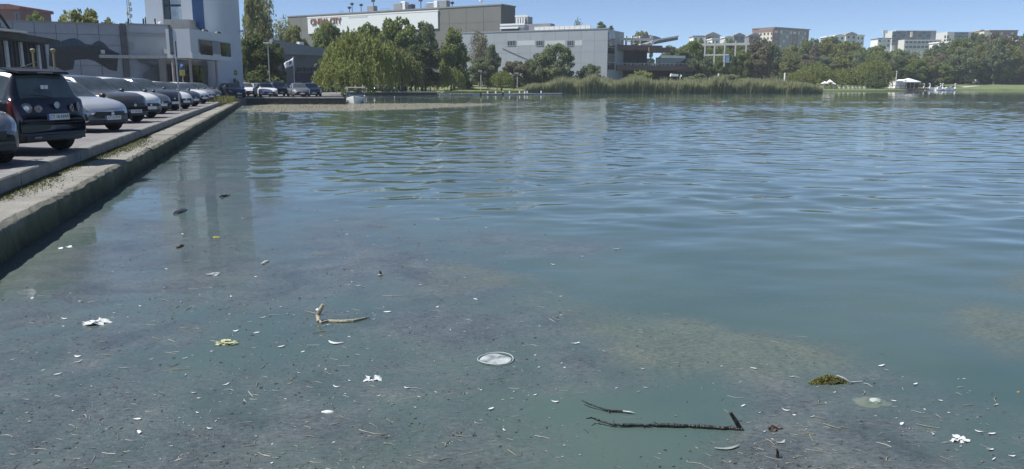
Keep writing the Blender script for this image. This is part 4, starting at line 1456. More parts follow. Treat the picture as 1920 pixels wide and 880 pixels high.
def mall_wing():
    A, B = aty(862, 150, 222), aty(1138, 150, 204)
    f = Facade('mall_wing', 'pale grey metal clad mall wing with small dark windows and a white roof railing', 'building', A, B, GZ)
    L = f.L
    zt = (f.on(1138, 55)[1] + f.on(870, 63)[1]) / 2
    f.box('wall', WINGP, 0, L - .3, .06, 14, 0, zt)
    n = 12
    for i in range(n):
        for j in range(5):
            f.box('cladding_panel', mat('wing_tone_%s' % 'ab'[(i + j * 2) % 2], tuple(c * (1 - .035 * ((i + j * 2) % 2)) for c in (0.34, 0.37, 0.41)), 0.55, var=0.04, scale=0.3), L * i / n + .02, L * (i + 1) / n - .02, 0, .07, zt * j / 5 + .02, zt * (j + 1) / 5 - .02)
    f.box('roof_edge', METAL, -.1, L + .1, -.1, .4, zt, zt + .3)
    for p0, p1 in ((951, 967), (1005, 1019), (1063, 1076)):
        a, b_ = f.on(p0, 87), f.on(p1, 76)
        f.window(a[0], b_[0], a[1], b_[1], fw=.18, proud=.1, mull=2)
    for p0, p1 in ((970, 1003), (1022, 1060), (1078, 1092)):
        a, b_ = f.on(p0, 86), f.on(p1, 76)
        f.box('pale_band', mat('pale_band', (0.52, 0.55, 0.56), 0.5, var=0.03), a[0], b_[0], -.03, .0, a[1], b_[1])
    # white lit balustrade on the roof and plant behind it
    a, b_ = f.on(1001, 55), f.on(1107, 48)
    n = 11
    for i in range(n):
        x = a[0] + (b_[0] - a[0]) * i / n
        f.box('balustrade_panel', WHITE, x + .06, x + (b_[0] - a[0]) / n - .06, .2, .6, zt + .3, b_[1] + .1)
    f.box('balustrade_base', mat('yellowish_sill', (0.45, 0.40, 0.26), 0.7), a[0], b_[0], .1, .7, zt + .05, zt + .32)
    for (p0, p1, q0, q1, m, y) in ((966, 990, 31, 44, GREYB, 9), (937, 983, 47, 60, METAL, 3), (940, 972, 52, 59, DMETAL, 2.6), (985, 1032, 44, 52, GREYB, 8)):
        a, b_ = f.on(p0, q1, y), f.on(p1, q0, y)
        f.box('roof_unit', m, a[0], b_[0], y, y + 3, zt - .1, b_[1])
    for i in range(4):
        a = f.on(968 + i * 4.6, 40, 8.7)
        b_ = f.on(970.5 + i * 4.6, 33, 8.7)
        f.box('roof_column', WHITE, a[0], b_[0], 8.6, 8.9, zt, b_[1])
    for (p0, p1, q) in ((938, 984, 47), (938, 972, 53), (966, 990, 31)):
        a, b_ = f.on(p0, q, 2.4), f.on(p1, q, 2.4)
        f.box('white_duct', WHITE, a[0], b_[0], 2.2, 2.6, a[1] - .22, a[1] + .22)
    # thin cable down the facade
    a, b_ = f.on(942, 91), f.on(990, 112)
    MB().tube([(a[0], -.12, a[1]), (b_[0], -.12, b_[1])], .06, 4).build('cable', DMETAL, f.e)
    # glazed flank turning the corner, tall dark glass over a pale plinth
    dr = ray(1152, 130)
    den = f.n.x * dr.y - f.n.y * dr.x
    D = (dr.x * f.B.y - dr.y * f.B.x) / den
    zp = f.on(1140, 131)[1]
    ze = f.on(1140, 60)[1]
    f.box('flank_wall', METAL, L - .3, L, .08, D, 0, zt)
    for j in range(5):
        z0 = zp + (ze - zp) * j / 5
        f.box('glass_panel', BGLASS if j % 2 else DGLASS, L - .02, L + .08, .3, D - .3, z0 + .08, z0 + (ze - zp) / 5 - .08)
    f.box('plinth', WINGP, L - .1, L + .06, .1, D, 0, zp - .1)
    gq = f.on(1143, 147)
    gf = MB()
    gq = (L - .9, gq[1])
    gf.tube([(gq[0] - .5, -.09, gq[1] - .6), (gq[0] - .4, -.09, gq[1] + .3), (gq[0] + .1, -.09, gq[1] + .6), (gq[0] + .5, -.09, gq[1] + .2), (gq[0] + .55, -.09, gq[1] - .6)], .07, 5)
    gf.build('graffiti_loop', mat('graffiti_maroon', (0.22, 0.08, 0.09), 0.8), f.e)
mall_wing()

def mall_terrace():
    A, B = aty(1150, 150, 212), aty(1318, 150, 222)
    f = Facade('mall_terrace', 'two storey brown restaurant terrace with dark open deck right of the mall wing', 'building', A, B, GZ)
    def slab(name, m, p0, p1, qt, qb, y0, y1):
        a, b_ = f.on(p0, qb), f.on(p1, qt)
        return f.box(name, m, a[0], b_[0], y0, y1, a[1], b_[1])
    slab('upper_fascia', BROWN, 1153, 1240, 86, 94, -.6, 9)
    slab('lower_fascia', BROWN, 1152, 1300, 124, 132, -1.2, 9)
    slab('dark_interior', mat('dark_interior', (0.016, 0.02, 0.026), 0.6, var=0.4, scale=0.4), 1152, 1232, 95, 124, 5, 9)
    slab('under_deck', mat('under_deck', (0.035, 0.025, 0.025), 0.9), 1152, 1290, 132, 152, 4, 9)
    slab('awning', BROWN, 1212, 1252, 90, 98, -1.5, 4)
    slab('white_beam', WHITE, 1236, 1282, 105, 109, -.8, -.3)
    slab('glass_screen', BGLASS, 1232, 1300, 109, 124, .6, .8)
    for i in range(18):
        p = 1156 + i * 8
        a, b_ = f.on(p, 124), f.on(p, 118)
        f.box('railing_post', METAL, a[0] - .08, a[0] + .08, -1.1, -.95, a[1], b_[1])
    a, b_ = f.on(1153, 119), f.on(1298, 118)
    f.box('handrail', METAL, a[0], b_[0], -1.12, -.98, a[1] - .05, a[1] + .08)
    for i in range(11):
        a = f.on(1176 + i * 6.3, 122)
        mb = MB().box(a[0] - .28, a[0] + .28, -.6, -.1, a[1] - .4, a[1] - .3).box(a[0] - .28, a[0] + .28, -.15, -.08, a[1] - .3, a[1] + .25)
        mb.box(a[0] - .26, a[0] - .2, -.58, -.52, a[1] - .9, a[1] - .4).box(a[0] + .2, a[0] + .26, -.58, -.52, a[1] - .9, a[1] - .4)
        mb.build('terrace_seat', OFFW if i % 2 else GREYB, f.e)
    # roof pergola posts with a beam, curved roof and a glass canopy to the right
    for p in (1167, 1178, 1189, 1204):
        a, b_ = f.on(p, 86), f.on(p, 67)
        f.box('pergola_post', OFFW, a[0] - .18, a[0] + .18, 1, 1.4, a[1], b_[1])
    slab('pergola_beam', OFFW, 1155, 1222, 72, 75, .9, 1.5)
    slab('roof_box', GREYB, 1156, 1166, 60, 84, 3, 6)
    slab('roof_box', DMETAL, 1162, 1172, 66, 78, 2, 4)
    slab('white_parapet', OFFW, 1200, 1222, 83, 87, -.2, 1)
    a, b_, c = f.on(1205, 88), f.on(1240, 77), f.on(1276, 71)
    MB().prism([(a[0], a[1]), (b_[0], b_[1] - .6), (c[0], c[1] - .5), (c[0], c[1] + .25), (b_[0], b_[1] + .2), (a[0], a[1] + .3)], 1.2, 9).build('sloping_roof', ROOFG, f.e)
    MB().prism([(b_[0] - 3, b_[1] - .3), (c[0], c[1] + .3), (c[0], c[1] + .65), (b_[0] - 3, b_[1] + .1)], .9, 1.2).build('roof_rim', WHITE, f.e)
    d0 = f.on(1232, 72)
    pts = [(d0[0] + 4.6 * math.cos(t_), d0[1] - .5 + 1.6 * math.sin(t_)) for t_ in np.linspace(0, math.pi, 9)]
    MB().prism([(x + 1.2, z) for x, z in pts], 6, 11).build('curved_roof', ROOFG, f.e)
    for p, q in ((1223, 71), (1225, 80)):
        a = f.on(p, q)
        MB().lathe([(.0, -.1), (.5, -.05), (.52, .05), (.0, .1)], 14, 'y', (a[0], .3, a[1])).build('round_dish', WHITE, f.e)
mall_terrace()

FRAMEW = mat('dull_white_frame', (0.44, 0.45, 0.46), .7, var=.1)
def white_frame():
    A, B = aty(1298, 150, 262), aty(1402, 150, 255)
    f = Facade('white_pergola', 'long white open frame with posts standing between the trees, blue panel at its foot', 'pergola', A, B, 2.2)
    zt, zb = f.on(1350, 83)[1], f.on(1350, 103)[1]
    f.box('top_beam', FRAMEW, 0, f.L, -.2, .3, zt - .45, zt + .25)
    f.box('low_beam', FRAMEW, f.on(1318, 100)[0], f.on(1367, 100)[0], -.2, .3, zb - .25, zb + .2)
    for p in (1303, 1322, 1340, 1359, 1379, 1399):
        x = f.on(p, 90)[0]
        f.box('post', FRAMEW, x - .22, x + .22, -.24, .24, 0, zt + .9)
    a, b_ = f.on(1355, 118), f.on(1368, 104)
    f.box('blue_panel', mat('panel_blue', (0.12, 0.24, 0.38), 0.5), a[0], b_[0], -.1, .2, a[1], b_[1])
white_frame()

# ------------------------------------------------------------------ distant blocks on the skyline
def far_block(name, label, cat, p0, p1, ptop, Y, m, depth=18, dY=0, zb=4.0):
    A, B = aty(p0, 150, Y), aty(p1, 150, Y + dY)
    f = Facade(name, label, cat, A, B, zb)
    f.zt = f.on((p0 + p1) / 2, ptop)[1]
    f.box('wall', m, 0, f.L, 0, depth, 0, f.zt)
    return f
def skyline():
    # red and cream apartment block: lit end on the left, long face to us
    f = far_block('apartment_block', 'red and cream apartment block standing above the trees, tallest on the skyline', 'building', 1446, 1511, 54, 560, REDB, dY=24)
    z = f.zt
    dr = ray(1422, 100)
    D = min(40, abs((f.A.x * dr.y - f.A.y * dr.x) / (f.n.x * dr.y - f.n.y * dr.x)))
    f.box('end_wall', CREAM, -.25, -.01, 0, D, 0, z - .3)
    f.box('roof_band', REDB, -.45, -.26, -.1, D + .1, z - 2.6, z - .4)
    for q in range(6):
        for k in range(4):
            y0 = D * (k + .3) / 4
            f.box('window', DGLASS, -.40, -.22, y0, y0 + D * .42 / 4, z - 4.6 - q * 3.0, z - 3.1 - q * 3.0)
    xs = [f.on(p, 60)[0] for p in (1448, 1460, 1484, 1494, 1510)]
    for i, (m, a, b_) in enumerate(((REDB, 0, 1), (GREYB, 1, 2), (REDB, 2, 3), (GREYB, 3, 4))):
        f.box('bay', m, xs[a], xs[b_], -.5 - .3 * (i % 2), 0, 0, z - .9)
        for q in range(6):
            nw = 4 if i in (1, 3) else 1
            for k in range(nw):
                w0 = xs[a] + (xs[b_] - xs[a]) * (k + .2) / nw
                f.box('window', DGLASS if (q + k) % 3 else OFFW, w0, w0 + (xs[b_] - xs[a]) * .55 / nw, -.62 - .3 * (i % 2), -.45, z - 3.4 - q * 3.1, z - 1.9 - q * 3.1)
    f.box('roof', ROOFG, -.4, f.L + .3, -.9, 18, z, z + .5)
    # glassy office with white lower strip in front
    f = far_block('office_block', 'grey glass office block with white banded lower wing in front', 'building', 1672, 1747, 58, 540, GREYB)
    z = f.zt
    for (p0, p1) in ((1673, 1699), (1721, 1746)):
        a, b_ = f.on(p0, 58)[0], f.on(p1, 58)[0]
        for q in range(5):
            for k in range(3):
                f.box('window', (BGLASS, DGLASS)[(q + k) % 2], a + (b_ - a) * k / 3 + .15, a + (b_ - a) * (k + 1) / 3 - .15, -.25, .05, z - 2.2 - q * 1.75, z - .6 - q * 1.75)
    a, b_ = f.on(1700, 60), f.on(1720, 60)
    f.box('recess', WALLD, a[0], b_[0], -.05, .05, z - 7, z + .02)
    f.box('white_core', OFFW, f.on(1707, 60)[0], f.on(1711, 60)[0], -.6, -.05, z - 4, z - .6)
    f.box('end_wall', OFFW, -1.8, 0, .1, 12, 0, z)
    f.box('roof', WHITE, -.2, f.L + .1, -.2, 18, z, z + .25)
    a, b_ = f.on(1682, 95), f.on(1752, 76)
    f.box('lower_wing', OFFW, a[0], b_[0], -9, -.5, 0, b_[1])
    for q in range(2):
        zz = b_[1] - 1.9 - q * 3.0
        for k in range(9):
            x0 = a[0] + (b_[0] - a[0]) * (k + .3) / 9.3
            f.box('window', DGLASS, x0, x0 + (b_[0] - a[0]) * .75 / 9.3, -9.15, -8.95, zz - .3, zz + 1.0)
    # narrower office to its right
    f = far_block('office_tower', 'pale office with a dark glass right half, second office from the right edge', 'building', 1768, 1816, 60, 560, OFFW)
    z = f.zt
    a, b_ = f.on(1790, 58)[0], f.on(1816, 58)[0]
    for q in range(7):
        for k in range(3):
            f.box('window', (BGLASS, DGLASS)[(q * 2 + k) % 2], a + (b_ - a) * k / 3 + .1, a + (b_ - a) * (k + 1) / 3 - .1, -.3, .05, z - 1.9 - q * 1.9, z - .3 - q * 1.9)
    for q in range(4):
        x0 = f.on(1771 + (q % 2) * 5, 66)[0]
        f.box('window', BGLASS, x0, x0 + 1.1, -.1, .05, z - 4.2 - (q // 2) * 2.6, z - 2.4 - (q // 2) * 2.6)
    f = far_block('brown_block', 'brown red apartment block at the right end of the skyline', 'building', 1846, 1898, 58, 600, REDB)
    z = f.zt
    for q in range(4):
        for k in range(8):
            f.box('window', (OFFW, DGLASS, DGLASS)[(q + k) % 3], f.L * (k + .2) / 8, f.L * (k + .75) / 8, -.12, .05, z - 2.6 - q * 3.0, z - 1.1 - q * 3.0)
    f.box('roof', BROWN, -.3, f.L + .3, -.3, 18, z, z + .5)
    f.box('gable', CREAM, f.L * -.18, 0, .3, 14, 0, z - .6)
    # smaller pieces between the treetops
    rows = (('white_house', 'small white house at the foot of the red apartment block, to its left', 1297, 1316, 67, 420, WHITE), ('grey_house', 'dark grey house left of the red apartment block', 1320, 1346, 66, 440, GREYB),
            ('white_house', 'bright white gable in the gap left of the red apartment block', 1332, 1344, 72, 400, WHITE), ('grey_house', 'grey flat roofed house beside the red apartment block', 1372, 1392, 66, 450, GREYB),
            ('white_house', 'white house with a low roof, between two grey houses on the skyline', 1356, 1371, 69, 430, OFFW), ('grey_house', 'grey house touching the cream end of the apartment block', 1400, 1421, 66, 460, ROOFG),
            ('white_house', 'white block rising among the treetops right of the red apartment block', 1560, 1578, 66, 470, WHITE), ('grey_house', 'grey roof on the treetops between white blocks', 1545, 1560, 68, 480, GREYB),
            ('white_house', 'white terrace house with plants on its roof among the treetops', 1580, 1600, 64, 480, OFFW), ('white_house', 'narrow white house left of the glass office', 1600, 1614, 66, 480, WHITE),
            ('white_house', 'flat white roof low in the trees left of the glass office', 1640, 1664, 71, 500, WHITE), ('white_house', 'bright white gable just right of the banded office wing', 1754, 1763, 79, 440, WHITE),
            ('white_house', 'white house below the pale office, deep in the trees', 1774, 1785, 78, 430, WHITE), ('grey_house', 'long grey block between the pale office and the brown block', 1818, 1846, 61, 620, GREYB),
            ('white_house', 'white flat roof at the right edge of the skyline', 1898, 1925, 67, 520, OFFW))
    for nm, lab, p0, p1, pt, Y, m in rows:
        f = far_block(nm, lab, 'house', p0, p1, pt + 2, Y, m, depth=10, zb=3.5)
        z = f.zt
        MB().prism([(-.4, z), (f.L + .4, z), (f.L + .2, z + .5), (f.L * .5, z + .5 + .22 * f.L * (len(lab) % 3) / 2), (-.2, z + .5)], -.4, 10.4).build('roof', (ROOFG, OFFW, GREYB)[len(lab) % 3], f.e)
        k = max(2, int(f.L / 2.6))
        for q in range(2):
            for i in range(k):
                f.box('window', DGLASS, f.L * (i + .3) / k, f.L * (i + .65) / k, -.08, .05, z - 1.9 - q * 2.8, z - .6 - q * 2.8)
    t = thing('billboard', 'white square billboard on a post above the trees left of the glass office', 'billboard', (aty(1656, 100, 470).x, 470, 3.5))
    zt = aty(1656, 58, 470).z - 3.5
    MB().tube([(0, 0, 0), (0, 0, zt)], .25, 6).build('post', METAL, t)
    MB().box(-1.4, 1.4, -.3, -.26 + .5, zt - 1.4, zt + .3).build('board', WHITE, t)
skyline()

# ------------------------------------------------------------------ trees
def leaf_cloud(pts, size, r_, droop=0.0, aspect=1.6, flat=0.0):
    n = len(pts)
    d = r_.normal(size=(n, 3))
    d[:, 2] -= droop * 3
    d /= np.linalg.norm(d, axis=1)[:, None]
    e = r_.normal(size=(n, 3))
    e[:, 2] *= (1 - flat)
    e -= d * (e * d).sum(1)[:, None]
    e /= np.linalg.norm(e, axis=1)[:, None] + 1e-9
    s = size * r_.uniform(.6, 1.4, n)[:, None]
    a, b = d * s * aspect * .5, e * s * .5
    V = np.stack([pts - a, pts + b - a * .1, pts + a, pts - b - a * .1], 1).reshape(-1, 3)
    Fq = np.arange(4 * n).reshape(-1, 4)
    return V, Fq
def limbs(mb, h0, r0, tips, r_, wob=.03, n=5):
    for t in tips:
        st = Vector((0, 0, h0 * r_.uniform(.55, 1.0)))
        mid = st.lerp(Vector(t), .5) + Vector((r_.normal() * wob, r_.normal() * wob, .03))
        mb.tube([st, mid, Vector(t)], [r0 * .6, r0 * .35, r0 * .10], n, False)
TREE = {}
def tree_meshes(sp, var):
    key = (sp, var)
    if key in TREE:
        return TREE[key]
    r_ = np.random.default_rng(hash_(sp) + var * 17)
    tr = MB()
    if sp == 'round':
        cl = []
        for i in range(70):
            d = r_.normal(size=3); d /= np.linalg.norm(d)
            rr = r_.uniform(.35, 1.0) ** .6
            cl.append((d[0] * .40 * rr * r_.uniform(.8, 1.12), d[1] * .40 * rr, .53 + d[2] * .41 * rr, r_.uniform(.055, .12)))
        pts = []
        for (x, y, z, rad) in cl:
            m = int(9000 * rad / 6.0)
            q = r_.normal(size=(m, 3)); q /= np.linalg.norm(q, axis=1)[:, None]
            q *= (rad * r_.uniform(.45, 1.1, m) ** .7)[:, None]
            pts.append(q * (1, 1, .8) + (x, y, z))
        V, Fq = leaf_cloud(np.concatenate(pts), .028, r_)
        tr.tube([(0, 0, -.05), (.01, 0, .15), (0, .01, .34)], [.035, .026, .02], 7)
        limbs(tr, .34, .022, [c[:3] for c in cl[::3]], r_)
    elif sp == 'tall':
        cl = []
        for i in range(70):
            z = r_.uniform(.10, .97)
            w_ = .34 * math.sin(math.pi * min(1, (z - .05) / .95) ** .75) ** .6
            a = r_.uniform(0, 6.28)
            cl.append((math.cos(a) * w_ * r_.uniform(.3, 1), math.sin(a) * w_ * r_.uniform(.3, 1), z, r_.uniform(.05, .10)))
        pts = []
        for (x, y, z, rad) in cl:
            m = int(7000 * rad / 5.2)
            q = r_.normal(size=(m, 3)); q /= np.linalg.norm(q, axis=1)[:, None]
            q *= (rad * r_.uniform(.3, 1.1, m) ** .7)[:, None]
            pts.append(q * (1, 1, 1.25) + (x, y, z))
        V, Fq = leaf_cloud(np.concatenate(pts), .026, r_)
        tr.tube([(0, 0, -.05), (.01, 0, .3), (0, .01, .9)], [.028, .02, .004], 7)
        limbs(tr, .5, .014, [c[:3] for c in cl[::3]], r_)
    elif sp == 'willow':
        pts = []
        for i in range(300):
            a = r_.uniform(0, 6.28); rr = math.sqrt(r_.uniform(0.0, 1)) * .46
            x, y = math.cos(a) * rr, math.sin(a) * rr
            zt = .98 - 1.6 * rr ** 2 - r_.uniform(0, .10) - .05 * math.sin(3 * a + var)
            L = r_.uniform(.15, .55) * (.5 + rr * 1.6)
            zb = max(.05, zt - L)
            m = max(6, int((zt - zb) * 46))
            tt = np.linspace(0, 1, m)
            sway = r_.normal() * .04
            q = np.stack([x * (1 + .25 * tt) + sway * tt ** 2 + r_.normal(size=m) * .010, y * (1 + .25 * tt) + r_.normal(size=m) * .010, zt + (zb - zt) * tt], 1)
            pts.append(q)
        V, Fq = leaf_cloud(np.concatenate(pts), .024, r_, droop=.8, aspect=2.4)
        tr.tube([(0, 0, -.05), (.02, .0, .25), (0, 0, .5)], [.045, .03, .02], 7)
        limbs(tr, .5, .022, [(math.cos(a) * .3, math.sin(a) * .3, .76) for a in np.linspace(0, 5.6, 8)], r_, .05)
    elif sp == 'sparse':
        cl = []
        for i in range(60):
            z = r_.uniform(.2, .98)
            w_ = .36 * math.sin(math.pi * min(1, z * .95)) ** .7
            a = r_.uniform(0, 6.28)
            cl.append((math.cos(a) * w_ * r_.uniform(.2, 1), math.sin(a) * w_ * r_.uniform(.2, 1), z))
        pts = [np.array(c) + r_.normal(size=(34, 3)) * .045 for c in cl]
        V, Fq = leaf_cloud(np.concatenate(pts), .024, r_)
        tr.tube([(0, 0, -.05), (.01, 0, .3), (0, .01, .85)], [.026, .018, .004], 7)
        limbs(tr, .6, .013, cl, r_, .03, 4)
    else:  # bush
        pts = []
        for i in range(30):
            d = r_.normal(size=3); d /= np.linalg.norm(d); d[2] = abs(d[2])
            rad = r_.uniform(.12, .2)
            c = d * (.34, .34, .62) * r_.uniform(.4, 1.0) + (0, 0, .16)
            q = r_.normal(size=(110, 3)); q /= np.linalg.norm(q, axis=1)[:, None]
            q *= (rad * r_.uniform(.4, 1.05, 110))[:, None]
            q = q + c
            q[:, 2] = np.abs(q[:, 2])
            pts.append(q)
        V, Fq = leaf_cloud(np.concatenate(pts), .05, r_)
        tr.tube([(0, 0, -.05), (0, 0, .4)], [.04, .02], 6)
        limbs(tr, .25, .02, [(math.cos(a) * .25, math.sin(a) * .25, .6) for a in np.linspace(0, 5, 5)], r_)
    TREE[key] = (npmesh('crown', V, Fq, L_MID), tr.mesh('trunk', BARK, True))
    return TREE[key]
def hash_(s_):
    return sum(ord(c) * (i + 3) for i, c in enumerate(s_))
TN = [0]
def tree(sp, px, ptop, wpx, Y, m, label, group=None, zb=None, cat='tree', nm=None, bark=None, lean=0.0, var=None):
    TN[0] += 1
    r_ = random.Random(TN[0] * 13 + 1)
    cr, tr = tree_meshes(sp, (TN[0] % 3) if var is None else var)
    top = aty(px, ptop, Y)
    if zb is None:
        zb = ground_z(top.x, Y)
    h = top.z - zb
    wd = wpx * mpp(Y) / .88
    t = thing(nm or {'willow': 'willow_tree', 'bush': 'bush', 'tall': 'poplar_tree'}.get(sp, 'broadleaf_tree'), label, cat, (top.x, Y, zb), r_.uniform(0, 6.28), group)
    t.scale = (wd, wd, h)
    a = link('crown', cr, t)
    setmat(a, m)
    b = link('trunk', tr, t)
    if bark:
        setmat(b, bark)
    if lean:
        t.rotation_euler = (0, lean, 0)
    return t
def ground_z(x, y):
    shore = [(-700, 139), (-60, 139), (-29, 136.5), (-12.8, 136.5), (-12.0, 141), (-4, 152), (4.5, 166), (25, 170.5), (64, 171.5), (72, 200), (84, 214), (104, 218), (122, 250), (134, 262), (166, 263), (2500, 260)]
    if x < -15 and y < 150:
        return PZ
    xs, ys = zip(*shore)
    d = y - np.interp(x, xs, ys)
    return float(np.interp(d, [0, 1.2, 25, 70, 160, 500, 3500], [.2, .45, .9, 2.4, 3.5, 8, 12]))
T = tree
# behind the grey wall
T('round', 62, 16, 60, 112, L_MID, 'small green tree between the terrace and the olive tree, behind the grey wall')
T('round', 158, 10, 108, 105, L_OLIVE, 'broad olive green tree showing above the middle of the grey wall')
T('round', 118, 26, 44, 110, L_OLIVE, 'low olive crown on the left shoulder of the broad olive tree')
T('round', 205, 28, 44, 112, L_OLIVE, 'low olive crown on the right shoulder of the broad olive tree')
T('round', 240, 34, 26, 120, L_MID, 'tiny treetop at the foot of the lattice mast')
T('round', 276, 28, 28, 120, L_MID, 'dark treetop touching the left edge of the tower')
# beside the tower
T('tall', 478, -14, 74, 132, L_PALE, 'tall thin leaved poplar right beside the tower', bark=BARKP)
T('sparse', 496, -16, 60, 136, L_PALE, 'airy pale tree overlapping the tall poplar on its right', bark=BARKP)
T('tall', 466, -6, 56, 128, L_PALE, 'pale poplar half hidden by the tower edge', bark=BARKP)
T('round', 478, 58, 76, 112, L_DARK, 'dark green tree at the foot of the tall poplar')
T('round', 512, 74, 52, 115, L_DARK, 'dark green tree behind the lamp post')
T('round', 460, 84, 40, 108, L_DARK, 'dark shrubby tree against the curved tower wall')
T('bush', 492, 112, 74, 106, L_DARK, 'wide dark bush behind the parked white cars', cat='bush')
T('sparse', 530, 36, 70, 185, L_PALE, 'pale sparse tree left of the beige mall block', bark=BARKP)
T('round', 552, 46, 60, 180, L_OLIVE, 'yellowish green tree below the left corner of the beige mall block')
T('round', 528, 56, 36, 178, L_PALE, 'small pale tree in front of the sparse tree')
# the big group by the basin
T('round', 612, 35, 72, 165, L_MID, 'green tree under the cinema lettering, left end of the big group')
T('round', 604, 82, 46, 160, L_MID, 'lower green crown left of the big willow')
T('round', 688, 38, 84, 160, L_MID, 'green tree in the middle of the signboard')
T('round', 746, 26, 92, 158, L_MID, 'tallest green tree before the right half of the signboard')
T('round', 795, 38, 66, 162, L_GREY, 'grey green tree at the right end of the signboard')
T('round', 716, 66, 100, 152, L_DARK, 'dark tree behind the big willow')
T('round', 790, 78, 76, 150, L_DARK, 'dark tree behind the willow curtain, right part of the group')
T('round', 770, 96, 56, 146, L_DARK, 'dark crown low between the willows')
T('willow', 668, 52, 118, 104, L_WILL, 'big yellow green willow hanging over the parked cars', zb=PZ)
T('willow', 640, 108, 92, 96, L_WILL, 'low front skirt of willow on the left, almost touching the cars', zb=PZ)
T('willow', 722, 74, 86, 140, L_OLIVE, 'olive willow right of the big yellow green one', zb=PZ)
T('willow', 752, 92, 70, 142, L_OLIVE, 'shaded willow above the black cars by the lawn', zb=PZ)
T('tall', 850, 56, 76, 165, L_MID, 'full green poplar with its crown to the ground, right of the big group')
T('round', 850, 78, 62, 168, L_MID, 'green crown behind the full green poplar')
T('willow', 845, 124, 46, 152, L_WILL, 'small round willow on the lawn', zb=.6)
T('willow', 778, 118, 34, 150, L_OLIVE, 'narrow willow above the pale path', zb=.6)
T('willow', 806, 126, 26, 152, L_PALE, 'thin pale young willow at the edge of the lawn', zb=.6, nm='young_tree')
for i, (px, wd, lab) in enumerate(((830, 26, 'clipped dark hedge left of the small round willow'), (873, 40, 'dark hedge behind the lawn, right of the small round willow'), (800, 34, 'dark hedge end beside the thin young willow'))):
    T('bush', px, 148, wd, 172, L_DARK, lab, cat='hedge', nm='hedge')
T('sparse', 898, 60, 56, 190, L_BROWN, 'nearly bare pale tree before the corner of the mall wing', bark=BARKP)
T('sparse', 905, 66, 44, 188, L_BROWN, 'thin bare tree tangled with the pale one', bark=BARKP)
T('round', 922, 82, 36, 186, L_GREY, 'small dark crowned tree in front of the left end of the mall wing')
T('round', 900, 106, 56, 184, L_GREY, 'grey green tree behind the white post on the lawn')
T('round', 966, 112, 60, 186, L_BROWN, 'brownish tree low in front of the mall wing')
T('willow', 940, 132, 42, 166, L_WILL, 'light willow leaning over the bank from a dark slanted trunk', zb=.6)
T('round', 996, 108, 44, 190, L_GREY, 'grey green tree left of the tall one in front of the mall wing')
T('round', 1043, 78, 84, 186, L_GREY, 'tall grey green tree with pale limbs before the mall wing', bark=BARKP)
T('round', 1020, 96, 56, 188, L_GREY, 'left shoulder crown of the tall grey green tree')
T('round', 1108, 118, 50, 186, L_GREY, 'round grey green tree at the right end of the mall wing')
T('bush', 1086, 136, 36, 184, L_BROWN, 'low brownish bush between the two grey green trees', cat='bush')
T('bush', 1198, 126, 62, 184, L_WILL, 'yellow green bush rising from the reeds before the terrace', cat='bush')
T('bush', 1183, 134, 40, 183, L_WILL, 'small yellow green bush on the left of the larger one in the reeds', cat='bush')
# plants on the mall roof
T('bush', 1127, 38, 18, 208, L_GREY, 'shrub growing on the roof at the corner of the mall wing', cat='plant', nm='roof_shrub', zb=aty(1127, 56, 208).z)
T('bush', 1146, 46, 10, 208, L_GREY, 'smaller shrub on the roof right of the corner shrub', cat='plant', nm='roof_shrub', zb=aty(1146, 58, 208).z)
T('sparse', 1085, 40, 36, 240, L_GREY, 'treetop showing over the white roof balustrade')
T('round', 1205, 54, 52, 330, L_PALE, 'pale tree far behind the terrace roof')
# between terrace and wood
T('round', 1256, 84, 44, 262, L_GREY, 'grey green tree behind the sloping terrace roof')
T('round', 1282, 82, 40, 258, L_MID, 'green tree in the gap behind the right end of the terrace')
T('round', 1300, 72, 52, 226, L_MID, 'bright green tree at the right end of the brown terrace')
T('round', 1286, 96, 52, 222, L_GREY, 'grey green tree over the terrace deck')
T('round', 1322, 104, 50, 224, L_GREY, 'grey tree under the white pergola frame')
T('tall', 1348, 112, 36, 222, L_MID, 'slim green tree under the blue panel')
T('tall', 1377, 106, 30, 222, L_DARK, 'slim dark tree right of the blue panel')
T('round', 1394, 92, 46, 240, L_MID, 'round green tree at the right end of the white frame')
T('round', 1425, 68, 62, 262, L_BROWN, 'tall brownish tree left of the apartment block')
T('round', 1418, 98, 52, 240, L_BROWN, 'brownish crown below the tall brownish tree')
T('bush', 1310, 134, 60, 214, L_GREY, 'grey green shrubs behind the reeds near the terrace end', cat='bush')
T('bush', 1372, 136, 60, 214, L_GREY, 'grey green shrubs behind the middle of the reeds', cat='bush')
# the wood on the right hand shore
WG = 'trees of the wood along the right hand shore'
rr = random.Random(12)
WOOD = []
sk = [(1400, 118), (1450, 100), (1480, 84), (1510, 76), (1545, 70), (1580, 71), (1610, 74), (1640, 78), (1665, 86), (1690, 92), (1720, 96), (1750, 88), (1780, 76), (1810, 72), (1850, 66), (1890, 64), (1930, 66), (2000, 60), (2100, 60)]
mats = [L_MID, L_OLIVE, L_GREY, L_BROWN, L_MID, L_OLIVE, L_GREY]
def skz(p):
    return float(np.interp(p, [a for a, b in sk], [b for a, b in sk])) - 5
for row_, (Y, dn, n) in enumerate(((345, 0, 17), (315, 14, 17), (296, 30, 16))):
    for i in range(n):
        p = 1440 + (i + .5) * 540 / n + rr.uniform(-12, 12) - (row_ == 2) * 10
        if row_ == 2 and p > 1780:
            YY = Y + 25
        else:
            YY = Y
        T(rr.choice(['round', 'round', 'tall', 'round']), p, skz(p) + dn + rr.uniform(-6, 9), rr.uniform(46, 74), YY + rr.uniform(-6, 6), rr.choice(mats),
          'tree of the right hand wood', WG, nm='broadleaf_tree')
        WOOD.append((p, row_))
